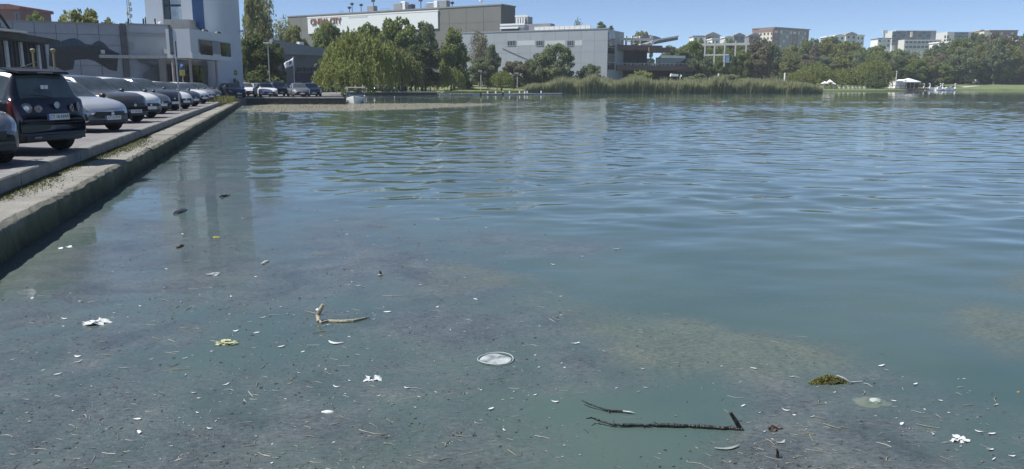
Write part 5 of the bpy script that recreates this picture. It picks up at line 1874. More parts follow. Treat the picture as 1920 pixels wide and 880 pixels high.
LANDMARKS = [(1455, 'left of the red apartment block'), (1512, 'beneath the red apartment block'), (1556, 'right of the apartment block'), (1600, 'beneath the white terrace houses'),
             (1668, 'left of the glass office'), (1708, 'beneath the office, left half'), (1750, 'beneath the office, right half'), (1818, 'beneath the pale office'),
             (1848, 'under the grey block'), (1900, 'beneath the brown block'), (1930, 'at the right edge'), (9999, 'beyond the right edge')]
CN = {L_MID: 'green', L_OLIVE: 'olive', L_GREY: 'grey green', L_BROWN: 'brown', L_DARK: 'dark green'}
def wood_labels():
    seen = {}
    ts = [o for o in C.objects if o.get('group') == WG]
    for o, (p, row_) in sorted(zip(ts, WOOD), key=lambda q: q[1][0]):
        cm = [c for c in o.children if c.name.startswith('crown')][0].material_slots[0].material
        lm = next(t_ for x, t_ in LANDMARKS if p < x)
        lab = '%s tree in the %s row of the wood, %s' % (CN[cm], ('back', 'middle', 'front')[row_], lm)
        seen[lab] = seen.get(lab, 0) + 1
        if seen[lab] > 1:
            lab = lab.replace(' tree in', ' right hand tree in' if seen[lab] == 2 else ' far right tree in')
        o['label'] = lab
wood_labels()
# in front of the wood
T('willow', 1528, 116, 66, 232, L_WILL, 'pale yellow green willow at the right end of the reeds')
T('willow', 1500, 132, 50, 226, L_OLIVE, 'olive willow low behind the right end of the reeds')
T('willow', 1582, 126, 68, 236, L_WILL, 'wide yellow green willow behind the white canopy tent')
T('willow', 1610, 122, 52, 238, L_WILL, 'yellow green willow between the wide one and the tall one')
T('willow', 1641, 106, 56, 240, L_WILL, 'tall rounded willow left of the white pavilion')
T('bush', 1645, 136, 44, 228, L_DARK, 'dark bush at the water under the tall rounded willow', cat='bush')
T('round', 1765, 116, 52, 284, L_MID, 'bright green round tree above the swan boats')
T('round', 1718, 110, 60, 286, L_MID, 'green tree straight behind the white pavilion')
T('round', 1690, 104, 44, 288, L_DARK, 'dark tree behind the left end of the pavilion')
T('tall', 1842, 108, 34, 326, L_BROWN, 'brownish purple tree at the top of the right hand lawn')
T('bush', 1828, 140, 60, 330, L_BROWN, 'brown hedge along the top of the lawn, left part', cat='hedge', nm='hedge')
T('bush', 1890, 138, 70, 332, L_BROWN, 'brown hedge along the top of the lawn, right part', cat='hedge', nm='hedge')
# slanted dark trunk on the bank
def slanted_trunk():
    a, b = atz(956, 168, .6), None
    Y = a.y
    t = thing('leaning_trunk', 'dark slanted tree trunk leaning over the bank beneath the light willow', 'tree trunk', (a.x, Y, .55))
    p = aty(946, 154, Y) - a
    q = aty(942, 146, Y) - a
    MB().tube([(0, 0, -.3), (p.x * .5, 0, p.z * .5 + .05), (p.x, .2, p.z), (q.x, .3, q.z)], [.34, .28, .24, .12], 8).build('trunk', mat('wet_bark', (0.03, 0.027, 0.024), 0.9, var=.3, scale=4), t)
    MB().tube([(p.x, .2, p.z), (p.x + .6, .4, p.z + 1.2), (p.x + .3, .8, p.z + 2.4)], [.15, .09, .03], 6).build('branch', mat('wet_bark', (0, 0, 0)), t)
slanted_trunk()
def clipped_bush():
    p = aty(371, 158, 78)
    t = T('bush', 371, 134, 20, 78, L_OLIVE, 'round clipped yellow green bush in front of the tower entrance', cat='bush', nm='clipped_bush')
clipped_bush()
T('bush', 441, 141, 18, 84, L_OLIVE, 'small untidy bush under the little yellow sign at the tower corner', cat='bush')

# ------------------------------------------------------------------ reeds, weeds, moss (uncountable)
def blades(pts, hts, wid, lean, r_, m, name):
    n = len(pts)
    a = r_.uniform(0, 6.283, n)
    wx = np.stack([np.cos(a), np.sin(a), np.zeros(n)], 1) * (wid * r_.uniform(.6, 1.4, n))[:, None] / 2
    ln = r_.normal(size=(n, 3)) * lean
    ln[:, 2] = 0
    h = np.stack([np.zeros(n), np.zeros(n), hts], 1)
    mid, top = pts + h * .6 + ln * (hts * .35)[:, None], pts + h + ln * hts[:, None]
    V = np.stack([pts - wx, pts + wx, mid + wx * .9, mid - wx * .9, top + wx * .25, top - wx * .25], 1).reshape(-1, 3)
    i = np.arange(n)[:, None] * 6
    Fq = np.concatenate([i + (0, 1, 2, 3), i + (3, 2, 4, 5)])
    return kind(link(name, npmesh(name, V, Fq, m)), 'stuff')
def reeds():
    r_ = np.random.default_rng(3)
    n = 30000
    x = r_.uniform(2.5, 66, n)
    d = r_.uniform(0, 1, n) ** 1.4 * 9
    front = np.interp(x, [2.5, 12, 25, 64, 66], [164.5, 167.5, 169.8, 171, 173]) - .8 + (vnoise(x, x * 0, 8, .25) - .5) * 1.4
    y = front + d
    hmax = np.interp(x, [2.5, 8, 14, 24, 40, 55, 61, 66], [1.5, 3.0, 3.6, 3.7, 3.5, 3.1, 2.3, 1.2])
    h = hmax * (0.52 + .65 * vnoise(x, y, 9, .30)) * r_.uniform(.5, 1.1, n)
    pts = np.stack([x, y, np.full(n, -.1)], 1)
    blades(pts, h, .13, .10, r_, REEDM, 'reeds')
reeds()
def weeds():
    r_ = np.random.default_rng(5)
    P, Hh = [], []
    # clump where the quay meets the far wall
    c = quay(60, -1.0)
    q = r_.normal(size=(1500, 2))
    for i in range(1500):
        s, t = 58.5 + q[i, 0] * 2.4, -1.0 + q[i, 1] * .45
        p = quay(s, t)
        P.append((p.x, p.y, .5)); Hh.append(r_.uniform(.1, .5))
    blades(np.array(P), np.array(Hh), .05, .3, r_, leafmat('weed', (0.10, 0.115, 0.035), (0.21, 0.21, 0.085)), 'weeds')
    # moss and thin grass along the foot of the kerb
    P, Hh = [], []
    for i in range(30000):
        s = r_.uniform(-6, 64) if i % 3 else r_.uniform(-4, 22)
        dens = fbm(np.array([s * 1.0]), np.array([3.0]), 31, .22, 3)[0]
        if dens < .46 and i % 5 and not (2 < s < 5.5 or 9 < s < 12):
            continue
        near = math.exp(-((s - 3.6) / 1.5) ** 2) + .5 * math.exp(-((s - 10.5) / 1.6) ** 2)
        wdt = .03 + .26 * near + max(0, dens - .45) * .9 * (2.2 if s < 3 else 1)
        p = quay(s, -.82 + abs(r_.normal()) * wdt * .75)
        P.append((p.x, p.y, .375)); Hh.append(r_.uniform(.008, .035))
    blades(np.array(P), np.array(Hh), .014, .7, r_, MOSS, 'moss')
weeds()
def far_bank_grass():
    r_ = np.random.default_rng(9)
    n = 9000
    x = r_.uniform(-12, 5, n)
    y = np.interp(x, [-12, -4, 4.5], [141.2, 152.2, 166.2]) + r_.uniform(0, 3, n)
    blades(np.stack([x, y, np.full(n, .3)], 1), r_.uniform(.1, .35, n), .07, .3, r_, leafmat('bank_grass', (0.14, 0.17, 0.06), (0.28, 0.29, 0.13)), 'bank_grass')
far_bank_grass()

# understory and filler behind the pergola and along the right hand shore
for i in range(9):
    T('round', 1292 + i * 19, 75 + rr.uniform(-4, 8), rr.uniform(44, 60), 300 + rr.uniform(-8, 8), rr.choice([L_GREY, L_MID, L_DARK]), ['first', 'second', 'third', 'fourth', 'fifth', 'sixth', 'seventh', 'eighth', 'ninth'][i] + ' tree from the left in the row behind the white pergola frame', 'trees behind the white frame', nm='broadleaf_tree')
for i in range(26):
    p = 1400 + i * 21 + rr.uniform(-6, 6)
    T('bush', p, 138 + rr.uniform(-6, 6), rr.uniform(34, 56), 288 + rr.uniform(-4, 4) + (34 if p > 1770 else 0), rr.choice([L_GREY, L_BROWN, L_DARK, L_OLIVE]), 'undergrowth bush at the foot of the wood on the right hand shore', 'undergrowth bushes of the wood', cat='bush', nm='bush')
for i in range(12):
    p = 870 + i * 24
    T('bush', p, 140 + rr.uniform(-4, 4), rr.uniform(28, 44), 192 + rr.uniform(-2, 4), rr.choice([L_GREY, L_BROWN, L_MID]), 'undergrowth bush along the foot of the mall wing', 'bushes at the foot of the mall wing', cat='bush', nm='bush')
for i in range(13):
    p = 612 + i * 20
    T('bush', p, 128 + rr.uniform(-6, 6), rr.uniform(34, 48), 176 + rr.uniform(-2, 3), rr.choice([L_GREY, L_DARK, L_MID]), 'undergrowth bush behind the big tree group by the basin', 'bushes behind the big tree group', cat='bush', nm='bush')

# ------------------------------------------------------------------ street furniture
def post_thing(name, label, cat, px, py0, py1, Y, m, r=.05, group=None, zb=None):
    p = aty(px, py1, Y)
    t = thing(name, label, cat, (p.x, Y, p.z if zb is None else zb), 0, group)
    h = aty(px, py0, Y).z - t.location.z
    MB().tube([(0, 0, -.1), (0, 0, h)], r, 8).build('pole', m, t)
    return t, h
def furniture():
    b = atz(338, 210, PZ)
    t = thing('sign_pole', 'thin grey sign pole at the kerb, its plate seen edge on', 'sign pole', b)
    h = aty(336, 77, b.y).z - PZ
    MB().tube([(0, 0, -.05), (0, 0, h)], .038, 8).build('pole', METAL, t)
    pl = MB().box(-.018, .018, -.28, .28, h - .72, h - .02).build('sign_plate', DMETAL, t)
    pl.rotation_euler = (0, 0, R(28))
    MB().lathe([(.09, 0), (.09, .015), (.04, .03)], 10).build('base_flange', METAL, t)
    # parking sign with yellow panel
    t, h = post_thing('parking_sign', 'blue parking sign over a yellow panel, left of the clipped bush', 'sign', 343, 118, 149, 62, METAL, .04, zb=PZ)
    u = mpp(62)
    a = MB().cbox(-5.6 * u, 5.6 * u, -.05, -.02, h - 12.5 * u, h, .004).build('blue_plate', SBLUE, t)
    tm = textmesh('P', 9.5 * u, WHITE, .004)
    o = link('letter', tm, a, (0, -.06, h - 6 * u))
    o.rotation_euler = (R(90), 0, 0)
    MB().cbox(-5.0 * u, 5.0 * u, -.05, -.02, h - 23.5 * u, h - 13 * u, .004).build('yellow_plate', YEL, t)
    pic = MB()
    for q in range(3):
        pic.box(-2.6 * u, 2.6 * u, -.058, -.052, h - (15.8 + q * 2.4) * u, h - (15.1 + q * 2.4) * u)
    pic.build('faint_lines', mat('faded_print', (0.40, 0.36, 0.14), 0.7), t)
    t, h = post_thing('yellow_sign', 'small yellow sign on a short post at the corner of the tower', 'sign', 443, 132, 152, 82, METAL, .035, zb=PZ)
    u = mpp(82)
    MB().cbox(-3.2 * u, 3.2 * u, -.05, -.02, h - 9 * u, h, .004).build('yellow_plate', YEL, t)
    MB().box(-1.5 * u, 1.5 * u, -.058, -.052, h - 5.5 * u, h - 3 * u).build('pictogram', OFFW, t)
    # lamps with yellow heads by the terrace
    for px, lab in ((66, 'yellow topped lamp post close to the terrace columns'), (104, 'yellow topped lamp post standing clear of the terrace, before the mural')):
        t, h = post_thing('lamp_post', lab, 'lamp post', px, 97, 140, 46, LAMPY, .055, 'yellow lamps by the terrace', PZ)
        MB().lathe([(.05, 0), (.08, .05), (.145, .20), (.11, .24), (.02, .28)], 12, 'z', (0, 0, h - .10)).build('lamp_head', LAMPY, t)
        MB().lathe([(.08, 0), (.06, .3)], 8).build('base', LAMPY, t)
    for px, y0, y1, Y, lab, m in ((506, 82, 152, 99, 'slim street lamp in front of the dark trees', METAL), (751, 134, 168, 140, 'grey lamp with a flat head beneath the willows', METAL),
                                  (792, 134, 167, 150, 'pale lamp post on the edge of the lawn', OFFW), (902, 134, 168, 160, 'white post on the lawn before the mall wing', OFFW), (970, 138, 166, 168, 'pale lamp post near the end of the lawn', OFFW)):
        t, h = post_thing('street_lamp', lab, 'street lamp', px, y0, y1, Y, m, .07)
        MB().cbox(-.55, .25, -.12, .12, h - .02, h + .10, .03).build('lamp_head', m, t)
        MB().tube([(.25, 0, h), (0, 0, h - .35)], .03, 5).build('bracket', m, t)
    # flag
    t, h = post_thing('flag_pole', 'pole with a drooping white and red flag beside the low hall', 'flag', 553, 106, 165, 92, METAL, .05, zb=PZ)
    u = mpp(92)
    vs, fs = [], []
    for i in range(9):
        a = i / 8
        for j in range(5):
            b_ = j / 4
            vs.append((-.05 - a * 17 * u * (1 - .1 * b_) , .25 * math.sin(a * 6 + b_), h - (2 + a * 11 + b_ * (14 - 4 * a)) * u))
    for i in range(8):
        for j in range(4):
            fs.append((i * 5 + j, i * 5 + j + 1, i * 5 + j + 6, i * 5 + j + 5))
    fl = MB().add(vs, fs).build('flag_cloth', WHITE, t, smooth=True)
    sdm = fl.modifiers.new('thickness', 'SOLIDIFY')
    sdm.thickness = .02
    st = MB().add([(v[0] - .0, v[1] - .02, v[2]) for v in vs[35:45]], [(0, 1, 6, 5), (1, 2, 7, 6), (2, 3, 8, 7)]).build('red_edge', mat('flag_red', (0.32, 0.10, 0.10), 0.8), t)
    bl = MB().add([(v[0], v[1] - .022, v[2]) for v in (vs[11], vs[13], vs[23], vs[21])], [(0, 1, 2, 3)]).build('flag_mark', mat('flag_blue', (0.12, 0.16, 0.26), 0.8), t)
    # lattice mast behind the wall
    p = aty(245, 60, 230)
    t = thing('lattice_mast', 'slender lattice radio mast rising behind the grey wall', 'mast', (p.x, 230, 3))
    h = aty(245, -6, 230).z - 3
    mb = MB()
    for sx, sy in ((-.45, -.4), (.45, -.4), (0, .45)):
        mb.tube([(sx, sy, 0), (sx * .6, sy * .6, h)], .09, 4)
    mb.build('mast_legs', METAL, t)
    mb = MB()
    for q in range(26):
        z0, z1 = h * q / 26, h * (q + 1) / 26
        k = 1 - .4 * q / 26
        mb.tube([(-.45 * k, -.4 * k, z0), (.45 * k, -.4 * k, z1)], .05, 4)
        mb.tube([(.45 * k, -.4 * k, z0), (0, .45 * k, z1)], .05, 4)
    kind(mb.build('bracing', METAL, t), 'stuff')
    for q, (dx, dz) in enumerate(((.5, 30), (-.5, 25), (.6, 18), (.5, 8))):
        z = aty(245, dz, 230).z - 3
        MB().lathe([(.32, -.5), (.36, 0), (.32, .5)], 8, 'z', (dx, 0, z)).build('antenna', OFFW, t)
    # bollards and posts on the low pontoon along the far bank
    t = thing('pontoon', 'low grey pontoon along the lawn with short white posts', 'pontoon', (0, 0, 0))
    a, b_ = aty(822, 177, 136.2), aty(1054, 177, 146)
    d = (b_ - a); d.z = 0
    ang = math.atan2(d.y, d.x)
    n = 12
    L = Vector((d.x, d.y)).length
    t.location = (a.x, a.y, 0)
    t.rotation_euler = (0, 0, ang)
    for q in range(n):
        MB().cbox(L * q / n + .03, L * (q + 1) / n - .03, -.6, .8, -.15, .30, .03).build('deck_section', CONC if q % 3 else METAL, t)
    for p in (912, 927, 941, 953, 972, 982, 987, 1014):
        x = L * (p - 822) / (1054 - 822)
        MB().tube([(x, .3, .3), (x, .3, .72)], .12, 6).build('white_post', WHITE, t)
    for p in (895, 936, 1053):
        x = L * (p - 822) / (1054 - 822)
        MB().tube([(x, -.65, -.4), (x, -.65, .55)], .16, 6).build('mooring_pile', PLASTIC, t)
    # pale path along the basin quay
    pth = MB()
    a, b_, c = aty(752, 172, 138), aty(822, 172, 139), aty(880, 170, 158)
    pth.add([(a.x, 138, .572), (b_.x, 139, .60), (b_.x, 142, .66), (a.x, 142, .60)], [(0, 1, 2, 3)])
    kind(pth.build('path', PATHM), 'structure')
    # white posts and signs among the reeds' far side
    for px, y0, y1, lab in ((1347, 138, 150, 'white post between the reeds and the slim green tree'), (1471, 137, 150, 'white post at the right end of the reeds')):
        post_thing('white_post', lab, 'post', px, y0, y1 + 4, 200, WHITE, .22, zb=.9)
    p = aty(1264, 139, 206)
    t = thing('white_awning', 'small white awning under the brown terrace', 'awning', (p.x, 206, .9))
    MB().prism([(-1.0, p.z - 1.5), (1.0, p.z - 1.5), (1.0, p.z - 1.0), (-.8, p.z - .8)], -.6, .6).build('canopy', WHITE, t)
    for sx in (-1, 1):
        MB().tube([(sx * .9, 0, -.3), (sx * .9, 0, p.z - 1.4)], .06, 5).build('leg', METAL, t)
furniture()

# ------------------------------------------------------------------ boats and the pavilion on the right shore
def motor_boat():
    p = atz(661, 194.5, 0)
    t = thing('motor_boat', 'small white motor boat with framed canopy moored at the stone quay', 'boat', (p.x, p.y + 1.8, 0), R(-84))
    # hull lofted along local x (bow towards +x, facing the camera)
    st = [(-1.9, .78, .42), (-1.0, .92, .46), (0, .95, .50), (.9, .80, .56), (1.5, .48, .64), (1.9, .06, .72)]
    vs, fs = [], []
    for x, w_, h in st:
        vs += [(x, 0, -.18), (x, w_ * .62, -.10), (x, w_ * .9, .12), (x, w_, h), (x, w_ - .09, h + .03), (x, -w_ + .09, h + .03), (x, -w_, h), (x, -w_ * .9, .12), (x, -w_ * .62, -.10)]
    for i in range(len(st) - 1):
        for k in range(9):
            if k == 4:
                continue
            a, b = i * 9 + k, i * 9 + (k + 1) % 9
            fs.append((a, a + 9, b + 9, b))
    fs += [tuple(range(8, -1, -1)), tuple(45 + k for k in range(9))]
    MB().add(vs, fs).build('hull', WHITE, t, smooth=True)
    fd = MB().add([(.5, .78, .56), (1.5, .42, .66), (1.88, 0, .74), (1.5, -.42, .66), (.5, -.78, .56), (.5, 0, .70)], [(0, 1, 5), (1, 2, 5), (2, 3, 5), (3, 4, 5)]).build('foredeck', WHITE, t)
    MB().add([(-1.8, .65, .16), (.5, .75, .16), (.5, -.75, .16), (-1.8, -.65, .16)], [(0, 1, 2, 3)]).build('floor', mat('boat_floor', (0.30, 0.31, 0.32), .7), t)
    for q, sy in enumerate((1, -1)):
        MB().cbox(-.5, .0, sy * .12, sy * .62, .16, .62, .05).build('seat', mat('boat_seat', (0.58, 0.60, 0.62), .6), t)
        MB().cbox(-.62, -.48, sy * .12, sy * .62, .5, 1.0, .04).build('seat_back', mat('boat_seat', (0, 0, 0)), t)
    ws = MB().add([(.55, -.72, .62), (.55, .72, .62), (.25, .66, .98), (.25, -.66, .98), (.57, -.72, .62), (.57, .72, .62), (.27, .66, .99), (.27, -.66, .99)], [(0, 3, 2, 1), (4, 5, 6, 7), (0, 1, 5, 4), (2, 3, 7, 6), (1, 2, 6, 5), (3, 0, 4, 7)])
    ws.build('windscreen', BGLASS, t)
    for sy in (1, -1):
        MB().tube([(.3, sy * .86, .5), (.2, sy * .84, 1.52)], .028, 6).build('canopy_post', METAL, t)
        MB().tube([(-1.6, sy * .76, .45), (-1.5, sy * .80, 1.50)], .028, 6).build('canopy_post', METAL, t)
    MB().cbox(-1.7, .4, -.95, .95, 1.50, 1.60, .03).build('canopy', mat('canopy_cloth', (0.42, 0.38, 0.37), .8, var=.1), t)
    for sy in (.65, -.65):
        MB().lathe([(.03, -.16), (.11, -.1), (.12, .1), (.03, .18)], 10, 'z', (1.0, sy * 1.15, .25)).build('fender', mat('fender_grey', (.5, .52, .54), .5), t)
    p2 = aty(680, 195, p.y)
    q = thing('mooring_post', 'pale mooring post in the water right of the small motor boat', 'post', (p2.x + .15, p.y + .4, 0))
    MB().tube([(0, 0, -1.0), (0, 0, .75)], .07, 7).build('post', METAL, q)
    MB().lathe([(.09, .72), (.09, .78), (.02, .80)], 8).build('cap', WHITE, q)
motor_boat()

def swan_boat(px, Y, lab, rz):
    p = aty(px, 167, Y)
    t = thing('swan_boat', lab, 'pedal boat', (p.x, Y, 0), rz, 'white swan pedal boats')
    st = [(-1.5, .25, .55), (-1.1, .62, .50), (0, .75, .45), (1.0, .62, .50), (1.5, .2, .62)]
    vs, fs = [], []
    for x, w_, h in st:
        vs += [(x, 0, -.15), (x, w_ * .8, -.05), (x, w_, h * .6), (x, w_ * .85, h), (x, 0, h * .9), (x, -w_ * .85, h), (x, -w_, h * .6), (x, -w_ * .8, -.05)]
    for i in range(4):
        for k in range(8):
            a, b = i * 8 + k, i * 8 + (k + 1) % 8
            fs.append((a, a + 8, b + 8, b))
    fs += [tuple(range(7, -1, -1)), tuple(32 + k for k in range(8))]
    MB().add(vs, fs).build('hull', WHITE, t, smooth=True)
    MB().tube([(1.15, 0, .45), (1.45, 0, .95), (1.25, 0, 1.45), (1.2, 0, 1.85), (1.4, 0, 2.05), (1.62, 0, 1.98)], [.22, .16, .12, .11, .14, .08], 8).build('swan_neck', WHITE, t, smooth=True)
    MB().tube([(1.6, 0, 1.99), (1.85, 0, 1.90)], [.07, .02], 6).build('beak', YEL, t)
    for sy in (1, -1):
        MB().add([(-1.3, sy * .7, .45), (-.2, sy * .8, .45), (.5, sy * .72, .5), (-.3, sy * .86, .95), (-1.35, sy * .8, 1.0), (-1.3, sy * .6, .45), (-.2, sy * .7, .45), (.5, sy * .62, .5), (-.3, sy * .76, .95), (-1.35, sy * .7, 1.0)],
                 [(0, 1, 3, 4), (1, 2, 3), (5, 9, 8, 6), (6, 8, 7), (0, 4, 9, 5), (4, 3, 8, 9), (3, 2, 7, 8)]).build('wing', WHITE, t)
    MB().cbox(-.5, -.3, -.5, .5, .4, 1.1, .05).build('seat', OFFW, t)
    return t
swan_boat(1741, 248, 'leftmost white swan boat, next to the pavilion deck', R(165))
swan_boat(1752, 250, 'low white swan boat second from the pavilion deck', R(150))
swan_boat(1761, 247, 'white swan boat with a raised canopy in the middle of the row', R(20))
swan_boat(1772, 248, 'white swan boat right of the one in the middle', R(170))
swan_boat(1784, 251, 'outermost white swan boat, towards the lawn', R(15))

def pavilion():
    Y = 246
    a = aty(1664, 168, Y)
    t = thing('lakeside_pavilion', 'white peaked pavilion on a dark timber deck at the water', 'pavilion', (a.x, Y, 0))
    u = mpp(Y)
    X = lambda p: (p - 1664) * u
    Z = lambda q: aty(1700, q, Y).z
    MB().box(X(1664), X(1737), -1.5, 7, .15, .65).build('deck', BROWN, t)
    for q in range(13):
        x = X(1666 + q * 5.6)
        MB().tube([(x, -1.3, -.8), (x, -1.3, .15)], .12, 6).build('pile', BROWN, t)
    MB().box(X(1680), X(1697), .0, 5, .65, Z(152)).build('white_side_wall', WHITE, t)
    x0, x1, xm = X(1690), X(1724), X(1709)
    zt, ze = Z(146.5), Z(153.5)
    MB().add([(x0, -.6, ze), (x1, -.6, ze), (x1, 5.6, ze), (x0, 5.6, ze), (xm, 2.5, zt), (x0, -.6, ze - .25), (x1, -.6, ze - .25), (x1, 5.6, ze - .25), (x0, 5.6, ze - .25)],
             [(0, 1, 4), (1, 2, 4), (2, 3, 4), (3, 0, 4), (0, 5, 6, 1), (1, 6, 7, 2), (2, 7, 8, 3), (3, 8, 5, 0), (5, 8, 7, 6)]).build('peaked_roof', WHITE, t)
    MB().prism([(X(1679), Z(152)), (X(1692), Z(152)), (X(1697), Z(149)), (X(1697), Z(152.8)), (X(1679), Z(152.8))], -.3, 5).build('flat_roof', WHITE, t)
    for p in (1698, 1705, 1712, 1723):
        MB().tube([(X(p), -.4, .65), (X(p), -.4, ze - .2)], .10, 6).build('column', OFFW, t)
    MB().box(X(1698), X(1722), 3.8, 4.2, .65, ze - .25).build('back_wall', mat('pavilion_brown', (0.13, 0.09, 0.08), .8, var=.3), t)
    MB().box(X(1714), X(1722), .4, 3.8, .66, ze - .6).build('dark_bay', mat('dark_interior', (0, 0, 0)), t)
    for q in range(8):
        x = X(1666 + q * 9)
        MB().box(x - .05, x + .05, -1.45, -1.35, .65, 1.45).build('rail_post', BROWN, t)
    MB().box(X(1664), X(1737), -1.46, -1.36, 1.4, 1.5).build('handrail', BROWN, t)
    pz = aty(1677, 136, Y).z
    m = thing('pavilion_mast', 'pale thick mast left of the white pavilion', 'mast', (a.x + X(1677), Y - .6, .65))
    MB().tube([(0, 0, 0), (0, 0, pz - .65)], [.2, .12], 8).build('mast', OFFW, m)
    MB().lathe([(.05, 0), (.2, .1), (.2, .3), (.05, .4)], 8, 'z', (0, 0, pz - .7)).build('mast_head', OFFW, m)
    # arched tent further left
    Y = 224
    a = aty(1553, 164, Y)
    t = thing('canopy_tent', 'white canopy tent of three peaks on the bank before the wide yellow green willow', 'tent', (a.x, Y, .5))
    u = mpp(Y)
    w_, h = 12 * u, aty(1553, 149, Y).z - .5
    for i, (x0, x1, k) in enumerate(((-1.0, -.15, .82), (-.15, .55, 1.0), (.55, 1.0, .7))):
        xm = (x0 + x1) / 2
        MB().add([(x0 * w_, -1, h * k * .72), (x1 * w_, -1, h * k * .72), (x1 * w_, 1.4, h * k * .66), (x0 * w_, 1.4, h * k * .66), (xm * w_, .2, h * k)], [(0, 1, 4), (1, 2, 4), (2, 3, 4), (3, 0, 4)]).build('canopy', WHITE, t)
        MB().box(x0 * w_ + .05, x0 * w_ + .15, -.9, -.8, 0, h * k * .72).build('post', OFFW, t)
        if i != 1:
            MB().box(x0 * w_ + .2, x1 * w_ - .2, .6, .7, 0, h * k * .66).build('side_sheet', OFFW, t)
    # row of pale floats along the bank between the tent and the pavilion
    for i, p in enumerate((1575, 1583, 1592, 1600, 1606, 1613, 1622)):
        Y = 226
        q = aty(p, 161, Y)
        t = thing('white_planter', 'small white planter in the row between the canopy tent and the willow', 'planter', (q.x, Y, .5), 0, 'white planters on the bank')
        MB().lathe([(.25, 0), (.42, .5), (.44, .62), (.36, .64)], 10, 'z').build('tub', WHITE, t)
        MB().lathe([(.34, .64), (.42, .8), (.30, 1.0), (.05, 1.08)], 8, 'z').build('plant_ball', L_MID, t)
    # things at the top of the lawn
    p = aty(1832, 153, 318)
    t = thing('white_van', 'tiny white vehicle parked at the head of the lawn path', 'van', (p.x, 318, ground_z(p.x, 318)), R(20))
    MB().prism([(-1.6, .35), (1.7, .35), (1.75, .9), (1.2, 1.05), (.8, 1.75), (-1.55, 1.8)], -.8, .8).build('body', WHITE, t)
    MB().prism([(.86, 1.1), (1.15, 1.05), (.82, 1.65), (-.2, 1.65), (-.2, 1.1)], -.82, .82).build('window', DGLASS, t)
    for x in (-1.0, 1.1):
        for sy in (-.8, .8):
            MB().lathe([(.1, -.1), (.33, -.08), (.33, .08), (.1, .1)], 12, 'y', (x, sy, .33)).build('wheel', RUBBER, t)
    # path climbing the lawn
    mb = MB()
    pts = [(1782, 262.5), (1815, 284), (1850, 302), (1890, 310), (1960, 318)]
    V = []
    for p, Y in pts:
        q = aty(p, 160, Y)
        V += [(q.x, Y, ground_z(q.x, Y) + .06), (q.x - 1, Y + 3.2, ground_z(q.x, Y + 3.2) + .06)]
    mb.add(V, [(2 * i, 2 * i + 2, 2 * i + 3, 2 * i + 1) for i in range(len(pts) - 1)])
    kind(mb.build('lawn_path', PATHM), 'structure')
pavilion()

# ------------------------------------------------------------------ things afloat
def span(px, py):
    # metres covered by one photo pixel, square to the view, on the water there
    return H / -ray(px, py).z / F
def crumple(r_, n=2, rough=.35, flat=.35, seed=0):
    bm = bmesh.new()
    bmesh.ops.create_icosphere(bm, subdivisions=n, radius=1.0)
    rg = np.random.default_rng(seed)
    for v in bm.verts:
        k = 1 + rg.normal() * rough
        v.co = Vector((v.co.x * k, v.co.y * (1 + rg.normal() * rough), v.co.z * flat * (1 + rg.normal() * rough)))
    me = bpy.data.meshes.new('crumple')
    bm.to_mesh(me)
    bm.free()
    return me
def float_thing(name, label, cat, px, py, rz=0.0, group=None, z=0.0):
    p = atz(px, py, 0)
    return thing(name, label, cat, (p.x, p.y, z), rz, group)
FEATH = mat('feather_white', (0.58, 0.60, 0.60), 0.7, var=.08, scale=30)
FEATH2 = mat('feather_grey', (0.33, 0.36, 0.36), 0.7, var=.15, scale=30)
STRAW = mat('straw', (0.25, 0.24, 0.18), 0.8, var=.2, scale=20)
DARKB = mat('wet_dark_wood', (0.022, 0.02, 0.017), 0.45, var=.4, scale=25, bump=.6, bscale=60)
PALEB = mat('peeled_wood', (0.34, 0.31, 0.23), 0.7, var=.35, scale=22, bump=.6, bscale=60)
FOAM = mat('white_foam', (0.62, 0.64, 0.64), 0.55, var=.06, scale=12)
def feather_mesh(v):
    r_ = np.random.default_rng(100 + v)
    n = 7
    bend = r_.uniform(-.5, .5)
    lift = r_.uniform(.10, .35)
    wd = (.16, .11, .22, .14, .09)[v]
    vs, fs = [], []
    for i in range(n):
        t = i / (n - 1)
        x = t - .5
        y = bend * (t - .5) ** 2 * 1.6
        w_ = wd * math.sin(math.pi * min(1, .06 + t * .94)) ** .7 * (1 if t < .8 else 1.2 - t * .4) + .008
        z = .02 + lift * (abs(t - .45) * 1.3) ** 2
        vs += [(x, y - w_, z + .03), (x, y, z + .06), (x, y + w_, z + .03), (x, y, z - .005)]
    for i in range(n - 1):
        for k in range(4):
            a, b = i * 4 + k, i * 4 + (k + 1) % 4
            fs.append((a, b, b + 4, a + 4))
    fs += [(3, 2, 1, 0), tuple((n - 1) * 4 + k for k in range(4))]
    return MB().add(vs, fs).mesh('feather', FEATH, True)
FM = [feather_mesh(v) for v in range(5)]
